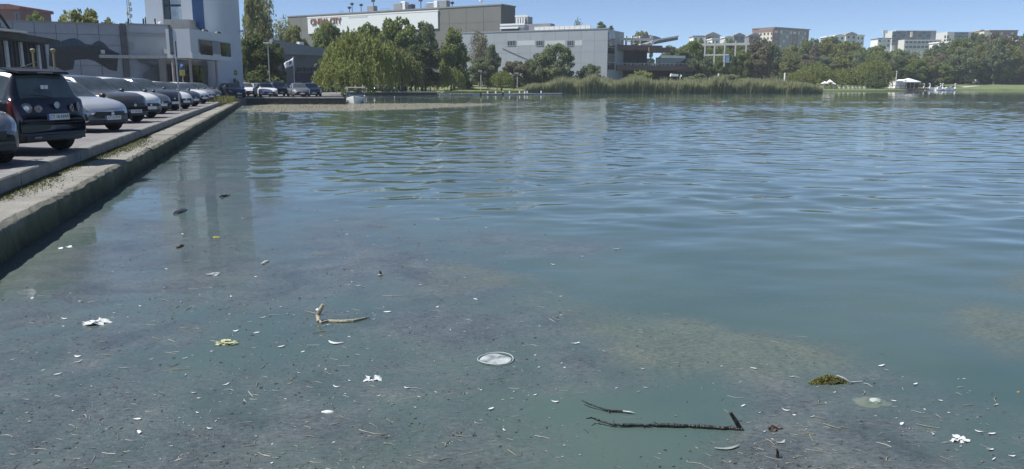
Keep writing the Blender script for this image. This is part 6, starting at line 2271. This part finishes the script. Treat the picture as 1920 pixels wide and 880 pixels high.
FP = [(120, 599, 10), (150, 566, 7), (170, 568, 9), (215, 588, 7), (145, 670, 12), (147, 680, 13), (108, 703, 13), (283, 675, 7), (347, 673, 9), (347, 705, 9), (363, 738, 11), (373, 748, 8),
      (258, 787, 14), (262, 812, 13), (392, 805, 10), (370, 775, 7), (340, 567, 8), (397, 660, 6), (433, 557, 8), (442, 622, 10), (481, 625, 12), (492, 597, 11), (263, 575, 6), (528, 651, 12), (567, 661, 8),
      (672, 537, 9), (660, 530, 7), (727, 586, 14), (820, 577, 8), (892, 562, 9), (788, 535, 6), (630, 727, 14), (655, 715, 6), (710, 744, 10), (665, 754, 6), (762, 729, 12), (818, 737, 9), (920, 768, 13), (945, 808, 9),
      (778, 765, 6), (977, 605, 7), (720, 577, 6), (1052, 592, 6), (1080, 645, 14), (1133, 660, 7), (1123, 697, 6), (1205, 693, 8), (1210, 728, 8), (1155, 729, 6), (1040, 755, 13), (1236, 852, 6), (1155, 468, 11),
      (1092, 482, 7), (1037, 497, 9), (1414, 692, 13), (1388, 718, 6), (1393, 762, 10), (1003, 742, 7), (1485, 708, 10), (1652, 687, 12), (1662, 695, 7), (1715, 722, 13), (1676, 753, 10), (1762, 752, 9), (1868, 760, 9),
      (1473, 771, 14), (1522, 783, 10), (1690, 796, 11), (1835, 811, 13), (1857, 815, 16), (1857, 845, 17), (1862, 863, 12), (1897, 857, 14), (1795, 780, 6), (1565, 737, 6), (910, 428, 6), (1020, 470, 5),
      (630, 415, 6), (650, 440, 6), (455, 410, 5), (343, 440, 7), (424, 440, 5), (312, 505, 7), (480, 520, 6), (540, 590, 6), (615, 610, 7), (430, 590, 5), (560, 700, 6), (700, 600, 6), (845, 620, 6), (1010, 690, 6)]
def feathers():
    r_ = random.Random(77)
    fr = random.Random(5)
    pts = list(FP)
    for i in range(95):
        pts.append((fr.uniform(20, 1100), fr.uniform(480, 870), fr.uniform(2.5, 6)))
    for i in range(40):
        pts.append((fr.uniform(1350, 1900), fr.uniform(700, 875), fr.uniform(3, 7)))
    for i, (px, py, w_) in enumerate(pts):
        p = atz(px, py)
        m = w_ * span(px, py) * 1.05
        o = link('feather', FM[r_.randrange(5)])
        o.location = (p.x, p.y, .004)
        o.rotation_euler = (r_.uniform(-.25, .25), r_.uniform(-.2, .2), r_.gauss(0, .55) + (math.pi if r_.random() < .5 else 0))
        o.scale = (m, m, m)
        small = i >= len(FP)
        if small and r_.random() < .6:
            setmat(o, FEATH2)
        tag(o, 'tiny pale feather or bit of down adrift on the scum' if small else 'small white curved feather floating on the scum', 'feather', 'tiny bits of down on the scum' if small else 'white feathers on the scum')
feathers()
def straws():
    r_ = random.Random(8)
    fr = random.Random(18)
    pts = [(84, 556, 28, 0), (240, 690, 32, .1), (340, 693, 34, .05), (310, 565, 26, -.3), (720, 425, 24, -.1), (600, 478, 42, 0), (1014, 820, 24, -.2), (1740, 800, 40, -.25), (1560, 800, 34, -.4), (1800, 425, 0, 0), (470, 740, 30, -.5), (960, 850, 30, -.5), (630, 795, 24, .3), (740, 555, 44, .05)]
    for i in range(30):
        pts.append((fr.uniform(60, 1050), fr.uniform(560, 875), fr.uniform(8, 30), fr.gauss(0, .5)))
    for i in range(18):
        pts.append((fr.uniform(1400, 1900), fr.uniform(720, 875), fr.uniform(8, 30), fr.gauss(0, .5)))
    for px, py, w_, a in pts:
        if w_ == 0:
            continue
        p = atz(px, py)
        m = w_ * span(px, py)
        b = r_.uniform(-.12, .12) * m
        o = MB().tube([(-m / 2, 0, .004), (-m * .1, b, .006), (m / 2, 0, .003)], [.0022, .0028, .0012], 5).build('reed_stalk', STRAW if r_.random() < .6 else FEATH2)
        o.location = p
        o.rotation_euler = (0, 0, a * 2)
        tag(o, 'thin pale reed stalk lying on the scum', 'reed stalk', 'loose reed stalks on the scum')
straws()
def pale_branch():
    Y = atz(600, 601).y
    o = aty(597, 601, Y)
    t = thing('pale_branch', 'pale peeled branch with a raised stub at its left end', 'branch', (o.x, Y, 0))
    q = lambda px, py, dy=0.0: tuple(aty(px, py, Y + dy) - Vector((o.x, Y, 0)))
    a = lambda px, py: tuple(atz(px, py, .008) - Vector((o.x, Y, 0)))
    MB().tube([a(598, 603), q(596, 592), q(600, 582), q(606, 571)], [.017, .019, .017, .015], 8).build('raised_stub', PALEB, t)
    MB().tube([a(597, 601), a(603, 605), a(616, 602), a(640, 603), a(662, 602), a(684, 597)], [.016, .010, .012, .014, .015, .009], 8).build('floating_limb', PALEB, t)
    MB().tube([a(682, 597), a(694, 596)], [.007, .002], 5).build('twig', DARKB, t)
    MB().tube([a(592, 588), a(572, 583)], [.004, .002], 5).build('twig', STRAW, t)
    MB().lathe([(.002, -.012), (.018, 0), (.002, .014)], 8, 'z', (a(596, 589)[0], a(596, 589)[1] , q(596, 591)[2])).build('knot', FOAM, t)
pale_branch()
def dark_branch():
    p0 = atz(1389, 806)
    t = thing('dark_branch', 'long thin dark branch lying in the water with a raised stub at its right end', 'branch', (p0.x, p0.y, 0))
    a = lambda px, py, z=.010: tuple(atz(px, py, z) - Vector((p0.x, p0.y, 0)))
    r_ = random.Random(3)
    base = [(1392, 806, .004), (1365, 803.5, .008), (1330, 801, .010), (1290, 798.5, .010), (1250, 797.5, .010), (1215, 797, .010), (1180, 797, .010), (1150, 796, .012), (1125, 789, .02), (1108, 783.5, .035), (1097, 785, .045)]
    P, Rr = [], []
    for i in range(len(base) - 1):
        for k in range(4):
            u = k / 4
            x = base[i][0] * (1 - u) + base[i + 1][0] * u
            y = base[i][1] * (1 - u) + base[i + 1][1] * u + r_.uniform(-.8, .8)
            z = base[i][2] * (1 - u) + base[i + 1][2] * u
            P.append(a(x, y, z)); Rr.append((.0125 * (1 - .72 * (i + u) / 10)) * r_.uniform(.8, 1.3))
    MB().tube(P, Rr, 7).build('main_stem', DARKB, t)
    Y = p0.y
    s0 = aty(1390, 808, Y); s1 = aty(1380, 790, Y); s2 = aty(1369.5, 774, Y)
    v = lambda q: tuple(q - Vector((p0.x, p0.y, 0)))
    MB().tube([v(s0), v(s1), v(s2)], [.014, .0125, .009], 8).build('raised_stub', DARKB, t)
    for (x, y) in ((1150, 796), (1120, 788), (1205, 797), (1270, 798), (1235, 797), (1310, 800)):
        b = Vector(a(x, y, .012))
        d = Vector((r_.uniform(-.03, .01), r_.uniform(-.02, .02), r_.uniform(.008, .025)))
        MB().tube([b, b + d], [.005, .0015], 5).build('twig', DARKB, t)
    p1 = atz(1145, 770)
    t = thing('dark_twig', 'short knobbly dark twig just above the long dark branch', 'twig', (p1.x, p1.y, 0))
    a2 = lambda px, py, z=.008: tuple(atz(px, py, z) - Vector((p1.x, p1.y, 0)))
    MB().tube([a2(1089, 750, .03), a2(1103, 757, .025), a2(1122, 764, .016), a2(1140, 770), a2(1160, 771), a2(1172, 772), a2(1190, 774, .003)], [.003, .005, .004, .007, .006, .005, .002], 7).build('stem', DARKB, t)
    MB().tube([a2(1140, 770), a2(1143, 774, .004)], [.006, .002], 5).build('side_knob', DARKB, t)
    MB().tube([a2(1168, 771, .012), a2(1182, 772.5, .012), a2(1191, 775, .006)], [.0035, .004, .001], 5).build('pale_tip', FEATH, t)
dark_branch()
def lid():
    px, py = 929, 675.5
    m = span(px, py)
    t = float_thing('floating_disc', 'round translucent plastic lid floating face up', 'plastic lid', px, py, .25)
    r = 33 * m
    mm, tt, b = newmat('milky_plastic')
    b.inputs['Base Color'].default_value = (.55, .60, .60, 1)
    b.inputs['Roughness'].default_value = .25
    tr = N(tt, 'ShaderNodeBsdfTransparent')
    n = N(tt, 'ShaderNodeTexNoise', i_Scale=9.0, i_Detail=3.0)
    tc = N(tt, 'ShaderNodeTexCoord')
    tt.links.new(tc.outputs['Object'], n.inputs['Vector'])
    rm = ramp(tt, n.outputs['Fac'], [(.35, (.18,) * 3), (.60, (.8,) * 3)])
    ms = N(tt, 'ShaderNodeMixShader')
    tt.links.new(rm.outputs[0], ms.inputs[0])
    tt.links.new(tr.outputs[0], ms.inputs[1])
    tt.links.new(b.outputs[0], ms.inputs[2])
    tt.links.new(ms.outputs[0], tt.nodes['Material Output'].inputs[0])
    n_ = 40
    vs, fs = [], []
    for i, (k, z) in enumerate(((0, .010), (.35, .014), (.7, .008), (.9, .006))):
        for q in range(n_):
            a = 2 * math.pi * q / n_
            vs.append((r * k * math.cos(a), r * k * math.sin(a), z + .004 * math.sin(a * 3 + i)))
    for i in range(3):
        for q in range(n_):
            fs.append((i * n_ + q, i * n_ + (q + 1) % n_, (i + 1) * n_ + (q + 1) % n_, (i + 1) * n_ + q))
    MB().add(vs, fs).build('disc', mm, t, smooth=True)
    rim = MB()
    rim.tube([((r + .002) * math.cos(2 * math.pi * q / n_), r * math.sin(2 * math.pi * q / n_), .012 + .004 * math.sin(4 * math.pi * q / n_)) for q in range(n_ + 1)], .0032, 6)
    rim.build('rim', mat('lid_rim', (.46, .50, .50), .3), t, smooth=True)
lid()
def scrap(name, label, cat, px, py, w_, d_, h_, m, seed, rough=.3, parts=1, n=2, rz=0.0):
    s_ = span(px, py)
    t = float_thing(name, label, cat, px, py, rz)
    r_ = random.Random(seed)
    ang = ray(px, py)
    fy = math.hypot(ang.x, ang.y) / -ang.z
    for i in range(parts):
        k = 1 if parts == 1 else r_.uniform(.28, .66)
        if parts > 1:
            # torn, curled flake: ragged outline, lifted edges, real thickness
            nn = 11
            vs, fs = [(0, 0, .25)], []
            ph = r_.uniform(0, 6.28)
            for q in range(nn):
                aa = 2 * math.pi * q / nn
                rr_ = r_.uniform(.45, 1.15)
                vs.append((math.cos(aa) * rr_, math.sin(aa) * rr_, r_.uniform(-.1, .9) * (.5 + .5 * math.sin(aa * 2 + ph))))
            vs += [(x, y, z - .22) for x, y, z in vs]
            for q in range(nn):
                a1_, b1_ = 1 + q, 1 + (q + 1) % nn
                fs += [(0, a1_, b1_), (nn + 1, nn + 1 + b1_, nn + 1 + a1_), (a1_, nn + 1 + a1_, nn + 1 + b1_, b1_)]
            me = MB().add(vs, fs).mesh('fragment', m)
        else:
            me = crumple(None, n, rough, 1.0, seed + i)
            me.materials.append(m)
        o = link('fragment', me, t)
        o.scale = (w_ / 2 * s_ * k, d_ / 2 * s_ * fy * k * .8, h_ * s_ * (k if parts == 1 else .55 + k * .6))
        if parts > 1:
            o.location = (r_.uniform(-.5, .5) * w_ * s_ * .62, r_.uniform(-.5, .5) * d_ * s_ * fy * .6, h_ * s_ * r_.uniform(.1, .35))
            o.rotation_euler = (r_.uniform(-.2, .2), r_.uniform(-.2, .2), r_.uniform(-.5, .5))
    return t
scrap('foam_scrap', 'torn white foam scrap near the left edge, the largest white piece there', 'foam scrap', 182, 606, 54, 11, 7, FOAM, 3, .3, 10)
scrap('plastic_scrap', 'crumpled white plastic scrap with a dark underside, left of the round lid', 'plastic scrap', 697, 712, 40, 12, 6, FOAM, 11, .22, 6)
scrap('yellowish_clump', 'yellowish lumpy clump of froth and weed', 'froth clump', 427, 644, 52, 10, 5, mat('yellow_froth', (.42, .44, .27), .8, var=.5, scale=60), 21, .25, 16)
scrap('white_froth', 'flat white froth patch close to the quay wall', 'froth', 122, 465, 34, 6, 2.5, FOAM, 31, .3, 5)
scrap('white_froth', 'flat greyish froth streak right of the tower reflection', 'froth', 402, 515, 32, 7, 2.5, FEATH2, 41, .3, 5)
scrap('white_froth', 'small white froth lump beside the long straw at the left edge', 'froth', 54, 561, 14, 7, 3, FOAM, 45, .3, 2)
scrap('white_rag', 'large white wet feather bundle in the lower right corner', 'feather bundle', 1797, 825, 30, 18, 6, FOAM, 51, .28, 9, rz=-.8)
scrap('brown_lump', 'dark brown knobbly lump with pale flecks', 'driftwood lump', 1448, 807, 38, 12, 7, mat('brown_lump', (.05, .035, .03), .6, var=.6, scale=40), 61, .28, 5)
scrap('dark_lump', 'flat dark lump floating in the tower reflection', 'driftwood lump', 415, 369, 26, 6, 4, DARKB, 71, .25, 3)
scrap('dark_lump', 'small dark lump with a pale top, left of the flat one', 'driftwood lump', 338, 398, 12, 10, 6, mat('grey_lump', (.05, .055, .06), .5, var=.8, scale=30), 75, .2, 1)
scrap('dark_lump', 'small brown lump near the quay wall reflection', 'driftwood lump', 338, 463, 10, 7, 4, mat('brown_lump', (0, 0, 0)), 78, .2, 1)
scrap('yellow_leaf', 'yellow brown leaf in the tower reflection', 'leaf', 405, 445, 13, 4, 1.5, mat('dead_leaf_yellow', (.28, .24, .05), .7, var=.2), 81, .2, 1)
scrap('pale_lump', 'small pale lump beside the shaded green patch', 'froth', 497, 493, 10, 9, 4, mat('pale_lump', (.38, .40, .34), .7, var=.3, scale=30), 83, .2, 1)
scrap('orange_leaf', 'orange brown leaf at the right edge', 'leaf', 1906, 735, 12, 6, 2.5, mat('dead_leaf_orange', (.34, .20, .05), .7, var=.25), 85, .25, 2)
scrap('dark_lump', 'tiny dark lump far out on the open water', 'driftwood lump', 1345, 197, 9, 2, 4, mat('brown_lump', (0, 0, 0)), 87, .15, 1)
scrap('grey_leaf', 'brownish wet leaf patch left of the dark stub', 'leaf', 1512, 812, 30, 10, 1.5, mat('dead_leaf_olive', (.14, .125, .07), .7, var=.4, scale=20), 89, .25, 2)
scrap('brown_leaf', 'dark brown leaf litter under the foam scrap', 'leaf', 217, 728, 26, 6, 1.5, mat('brown_lump', (0, 0, 0)), 91, .25, 2)
scrap('white_oval', 'bright white oval shell like bit below the crumpled plastic scrap', 'plastic bit', 614, 773, 22, 6, 3, FOAM, 93, .12, 1)
def upright(px, py, hpx, rpx, label, pale):
    s_ = span(px, py)
    t = float_thing('dark_stub', label, 'stick', px, py)
    MB().tube([(0, 0, -.03), (.1 * hpx * s_, 0, hpx * s_ * .6), (-.05 * hpx * s_, 0, hpx * s_)], [rpx * s_, rpx * s_ * .9, rpx * s_ * .5], 7).build('stub', DARKB, t)
    if pale:
        MB().lathe([(.2 * rpx * s_, 0), (1.9 * rpx * s_, .2 * hpx * s_), (1.2 * rpx * s_, .35 * hpx * s_), (.1 * rpx * s_, .4 * hpx * s_)], 8).build('pale_foot', STRAW, t)
    else:
        MB().tube([(0, 0, .01), (2.5 * rpx * s_, -.01, .3 * hpx * s_)], [rpx * s_ * .5, rpx * s_ * .2], 5).build('side_twig', DARKB, t)
upright(1456, 858, 17, 3, 'short dark stub standing up in the lower right scum', False)
upright(713, 517, 9, 2.6, 'little dark stub with a pale foot, out in the middle of the scum', True)
def weed_clump():
    px, py = 1556, 716
    s_ = span(px, py)
    t = float_thing('weed_clump', 'humped clump of green brown weed with a pale stalk on its right', 'weed clump', px, py)
    r_ = np.random.default_rng(4)
    me = crumple(None, 3, .16, 1.0, 9)
    me.materials.append(mat('weed_body', (.085, .09, .025), .9, var=.4, scale=40, bump=.8, bscale=80))
    o = link('mound', me, t)
    o.scale = (22 * s_, .05, 8 * s_)
    n = 2600
    a, rr = r_.uniform(0, 6.28, n), np.sqrt(r_.uniform(0, 1, n)) * 1.25
    lob = .8 + .35 * np.sin(a * 2 + .8) + .2 * np.sin(a * 5 + 2)
    x, y = np.cos(a) * rr * 27 * s_ * lob - 3 * s_, np.sin(a) * rr * .058 * lob
    z = 11 * s_ * np.clip(1 - rr ** 1.6 * .85, 0.02, 1) * r_.uniform(.7, 1.15, n)
    pts = np.stack([x, y, z], 1)
    V, Fq = leaf_cloud(pts, .0058, r_, aspect=4.0)
    kind(link('weed_fronds', npmesh('weed_fronds', V, Fq, leafmat('pond_weed', (.09, .095, .025), (.26, .25, .085), .15)), t), 'stuff')
    q = lambda x_, y_, z_: tuple(atz(x_, y_, z_) - Vector((t.location.x, t.location.y, 0)))
    MB().tube([(8 * s_, -.03, 16 * s_), (20 * s_, -.04, 12 * s_), (32 * s_, -.045, 4 * s_), q(1597, 717, .008), q(1618, 715, .006)], [.003, .005, .005, .005, .0015], 6).build('pale_stalk', FEATH, t, smooth=True)
    MB().tube([(-8 * s_, -.052, 4 * s_), (-12 * s_, -.058, 10 * s_), (-11 * s_, -.056, 12 * s_)], [.003, .003, .004], 5).build('dark_twig', DARKB, t)
weed_clump()
def plastic_bag():
    px, py = 1632, 754
    s_ = span(px, py)
    t = float_thing('plastic_bag', 'half sunk pale green plastic bag right of the weed clump', 'plastic bag', px, py)
    r_ = np.random.default_rng(6)
    n = 12
    vs, fs = [], []
    for i in range(n + 1):
        for j in range(n + 1):
            u, v = i / n * 2 - 1, j / n * 2 - 1
            k = .8 + .35 * vnoise(np.array([u * 2 + 5]), np.array([v * 2 + 5]), 71, 1.0)[0]
            q = max(0, 1 - u * u - v * v)
            k *= .75 + .4 * vnoise(np.array([math.atan2(v, u) * 1.2 + 9]), np.array([2.5]), 75, 1.0)[0]
            vs.append((u * 34 * s_ * k * (1 - .22 * v * v), v * .085 * k * (1 - .25 * u * u), .002 + (.03 * q * vnoise(np.array([u * 3 + 9]), np.array([v * 3 + 9]), 72, 1.3)[0])))
    for i in range(n):
        for j in range(n):
            a = i * (n + 1) + j
            fs.append((a, a + n + 1, a + n + 2, a + 1))
    m, tt, b = newmat('bag_film')
    b.inputs['Base Color'].default_value = (.30, .36, .27, 1)
    b.inputs['Roughness'].default_value = .2
    tr = N(tt, 'ShaderNodeBsdfTransparent')
    ms = N(tt, 'ShaderNodeMixShader', i_Fac=.45)
    ms.inputs[0].default_value = .3
    tt.links.new(tr.outputs[0], ms.inputs[1])
    tt.links.new(b.outputs[0], ms.inputs[2])
    tt.links.new(ms.outputs[0], tt.nodes['Material Output'].inputs[0])
    MB().add(vs, fs).build('film', m, t, smooth=True)
    me = crumple(None, 2, .16, 1.0, 14)
    me.materials.append(mat('bag_white', (.36, .40, .37), .5, var=.15, scale=20))
    o = link('white_bulge', me, t, (8 * s_, -.005, .01))
    o.scale = (11 * s_, .028, 5 * s_)
plastic_bag()
def long_leaf():
    for px, py, w_, rz, lab, m in ((1366, 843, 52, .25, 'long pale willow leaf below the right end of the dark branch', mat('pale_leaf', (.27, .31, .29), .6, var=.15)), (1467, 831, 22, .55, 'pale leaf between the brown lump and the dark stub', FEATH2),
                                   (1080, 645, 17, .4, 'slim white leaf right of the round lid', FEATH), (425, 722, 14, 1.0, 'white split feather standing in a V, left of the foam patch', FEATH),
                                   (627, 645, 32, -.35, 'long curved white feather between the pale branch and the plastic scrap', FEATH), (1750, 815, 14, 1.3, 'grey feather left of the white feather bundle', FEATH2)):
        p = atz(px, py)
        o = link('long_leaf', FM[1].copy())
        o.data.materials[0] = m
        o.location = (p.x, p.y, .004)
        k = w_ * span(px, py)
        o.scale = (k, k * (.62 if w_ > 40 else 1.1), k * .5)
        o.rotation_euler = (0, 0, rz)
        tag(o, lab, 'leaf' if 'leaf' in lab else 'feather')
long_leaf()
def debris():
    r_ = np.random.default_rng(44)
    out = []
    n = 130000
    y = 3.6 + (19.5 - 3.6) * r_.uniform(0, 1, n) ** 1.6
    x = r_.uniform(-.72, .72, n) * y
    sc, tn = attrs(x, y)
    dens = .25 + 1.1 * np.clip((fbm(x, y, 140, .9, 4) - .42) * 5, 0, 1)
    keep = r_.uniform(0, 1, n) < np.clip(sc, 0, 1) ** 1.5 * dens * .75
    x, y = x[keep], y[keep]
    n = len(x)
    V, Fq = leaf_cloud(np.stack([x, y, np.full(n, .004)], 1), .0046, r_, aspect=2.2, flat=0)
    V = V.reshape(n, 4, 3)
    c = V.mean(1, keepdims=True)
    s_ = (r_.uniform(.5, 1.0, n) + (r_.uniform(0, 1, n) < .05) * r_.uniform(.8, 2.6, n))[:, None, None]
    V = c + (V - c) * s_
    V[:, :, 2] = .003 + (V[:, :, 2] - .004) * .3
    m, t, b = newmat('debris_flecks')
    g = N(t, 'ShaderNodeNewGeometry')
    r = ramp(t, g.outputs['Random Per Island'], [(0, (.02, .018, .016)), (.55, (.05, .045, .04)), (.72, (.16, .15, .11)), (.92, (.26, .26, .23)), (1, (.5, .5, .48))])
    t.links.new(r.outputs[0], b.inputs['Base Color'])
    b.inputs['Roughness'].default_value = .8
    kind(link('scum_flecks', npmesh('scum_flecks', V.reshape(-1, 3), Fq, m)), 'stuff')
    # fine curved fibres matted into the film
    n = 2600
    y = 3.6 + 6.5 * r_.uniform(0, 1, n) ** 1.6
    x = r_.uniform(-.7, .7, n) * y
    sc, tn = attrs(x, y)
    k = r_.uniform(0, 1, n) < sc * (.25 + .75 * np.clip((fbm(x, y, 150, .8, 3) - .4) * 5, 0, 1)) * np.where(x > 1.0, 1.0, .55)
    x, y = x[k], y[k]
    n = len(x)
    ang, ln, bd = r_.normal(size=n) * .9, r_.uniform(.02, .10, n), r_.normal(size=n) * .25
    V, Fq = [], []
    for t_ in (-.5, -.17, .17, .5):
        cx, cy = x + np.cos(ang + bd * t_) * ln * t_, y + np.sin(ang + bd * t_ * 3) * ln * t_
        wx, wy = -np.sin(ang) * .0011, np.cos(ang) * .0011
        V += [np.stack([cx - wx, cy - wy, np.full(n, .004)], 1), np.stack([cx + wx, cy + wy, np.full(n, .0055)], 1)]
    V = np.stack(V, 1).reshape(-1, 3)
    i8 = np.arange(n)[:, None] * 8
    Fq = np.concatenate([i8 + (q, q + 2, q + 3, q + 1) for q in (0, 2, 4)])
    m2, t2, b2 = newmat('matted_fibres')
    g2 = N(t2, 'ShaderNodeNewGeometry')
    r2 = ramp(t2, g2.outputs['Random Per Island'], [(0, (.06, .05, .04)), (.4, (.13, .12, .09)), (.75, (.18, .17, .13)), (1, (.28, .28, .25))])
    t2.links.new(r2.outputs[0], b2.inputs['Base Color'])
    kind(link('matted_fibres', npmesh('matted_fibres', V, Fq, m2)), 'stuff')
    # pale flecks on the far drift of scum
    n = 5000
    y = r_.uniform(45, 80, n); x = r_.uniform(-30, 5, n)
    k = sdist(BAND, x, y) > -.5
    x, y = x[k], y[k]
    n = len(x)
    V, Fq = leaf_cloud(np.stack([x, y, np.full(n, .03)], 1), .05, r_, aspect=1.5)
    kind(link('far_scum_flecks', npmesh('far_scum_flecks', V, Fq, leafmat('far_flecks', (.12, .12, .08), (.42, .41, .33), 0.0))), 'stuff')
debris()

# ------------------------------------------------------------------ haze
def haze():
    mb = MB().box(-890, 890, -110, 900, -2.6, 62)
    m = bpy.data.materials.new('haze')
    m.use_nodes = True
    t = m.node_tree
    t.nodes.clear()
    o = t.nodes.new('ShaderNodeOutputMaterial')
    v = t.nodes.new('ShaderNodeVolumePrincipled')
    v.inputs['Color'].default_value = (0.80, 0.90, 1.0, 1)
    v.inputs['Density'].default_value = HAZE
    t.links.new(v.outputs[0], o.inputs['Volume'])
    kind(mb.build('haze', m), 'stuff')
HAZE = 0.00032
haze()
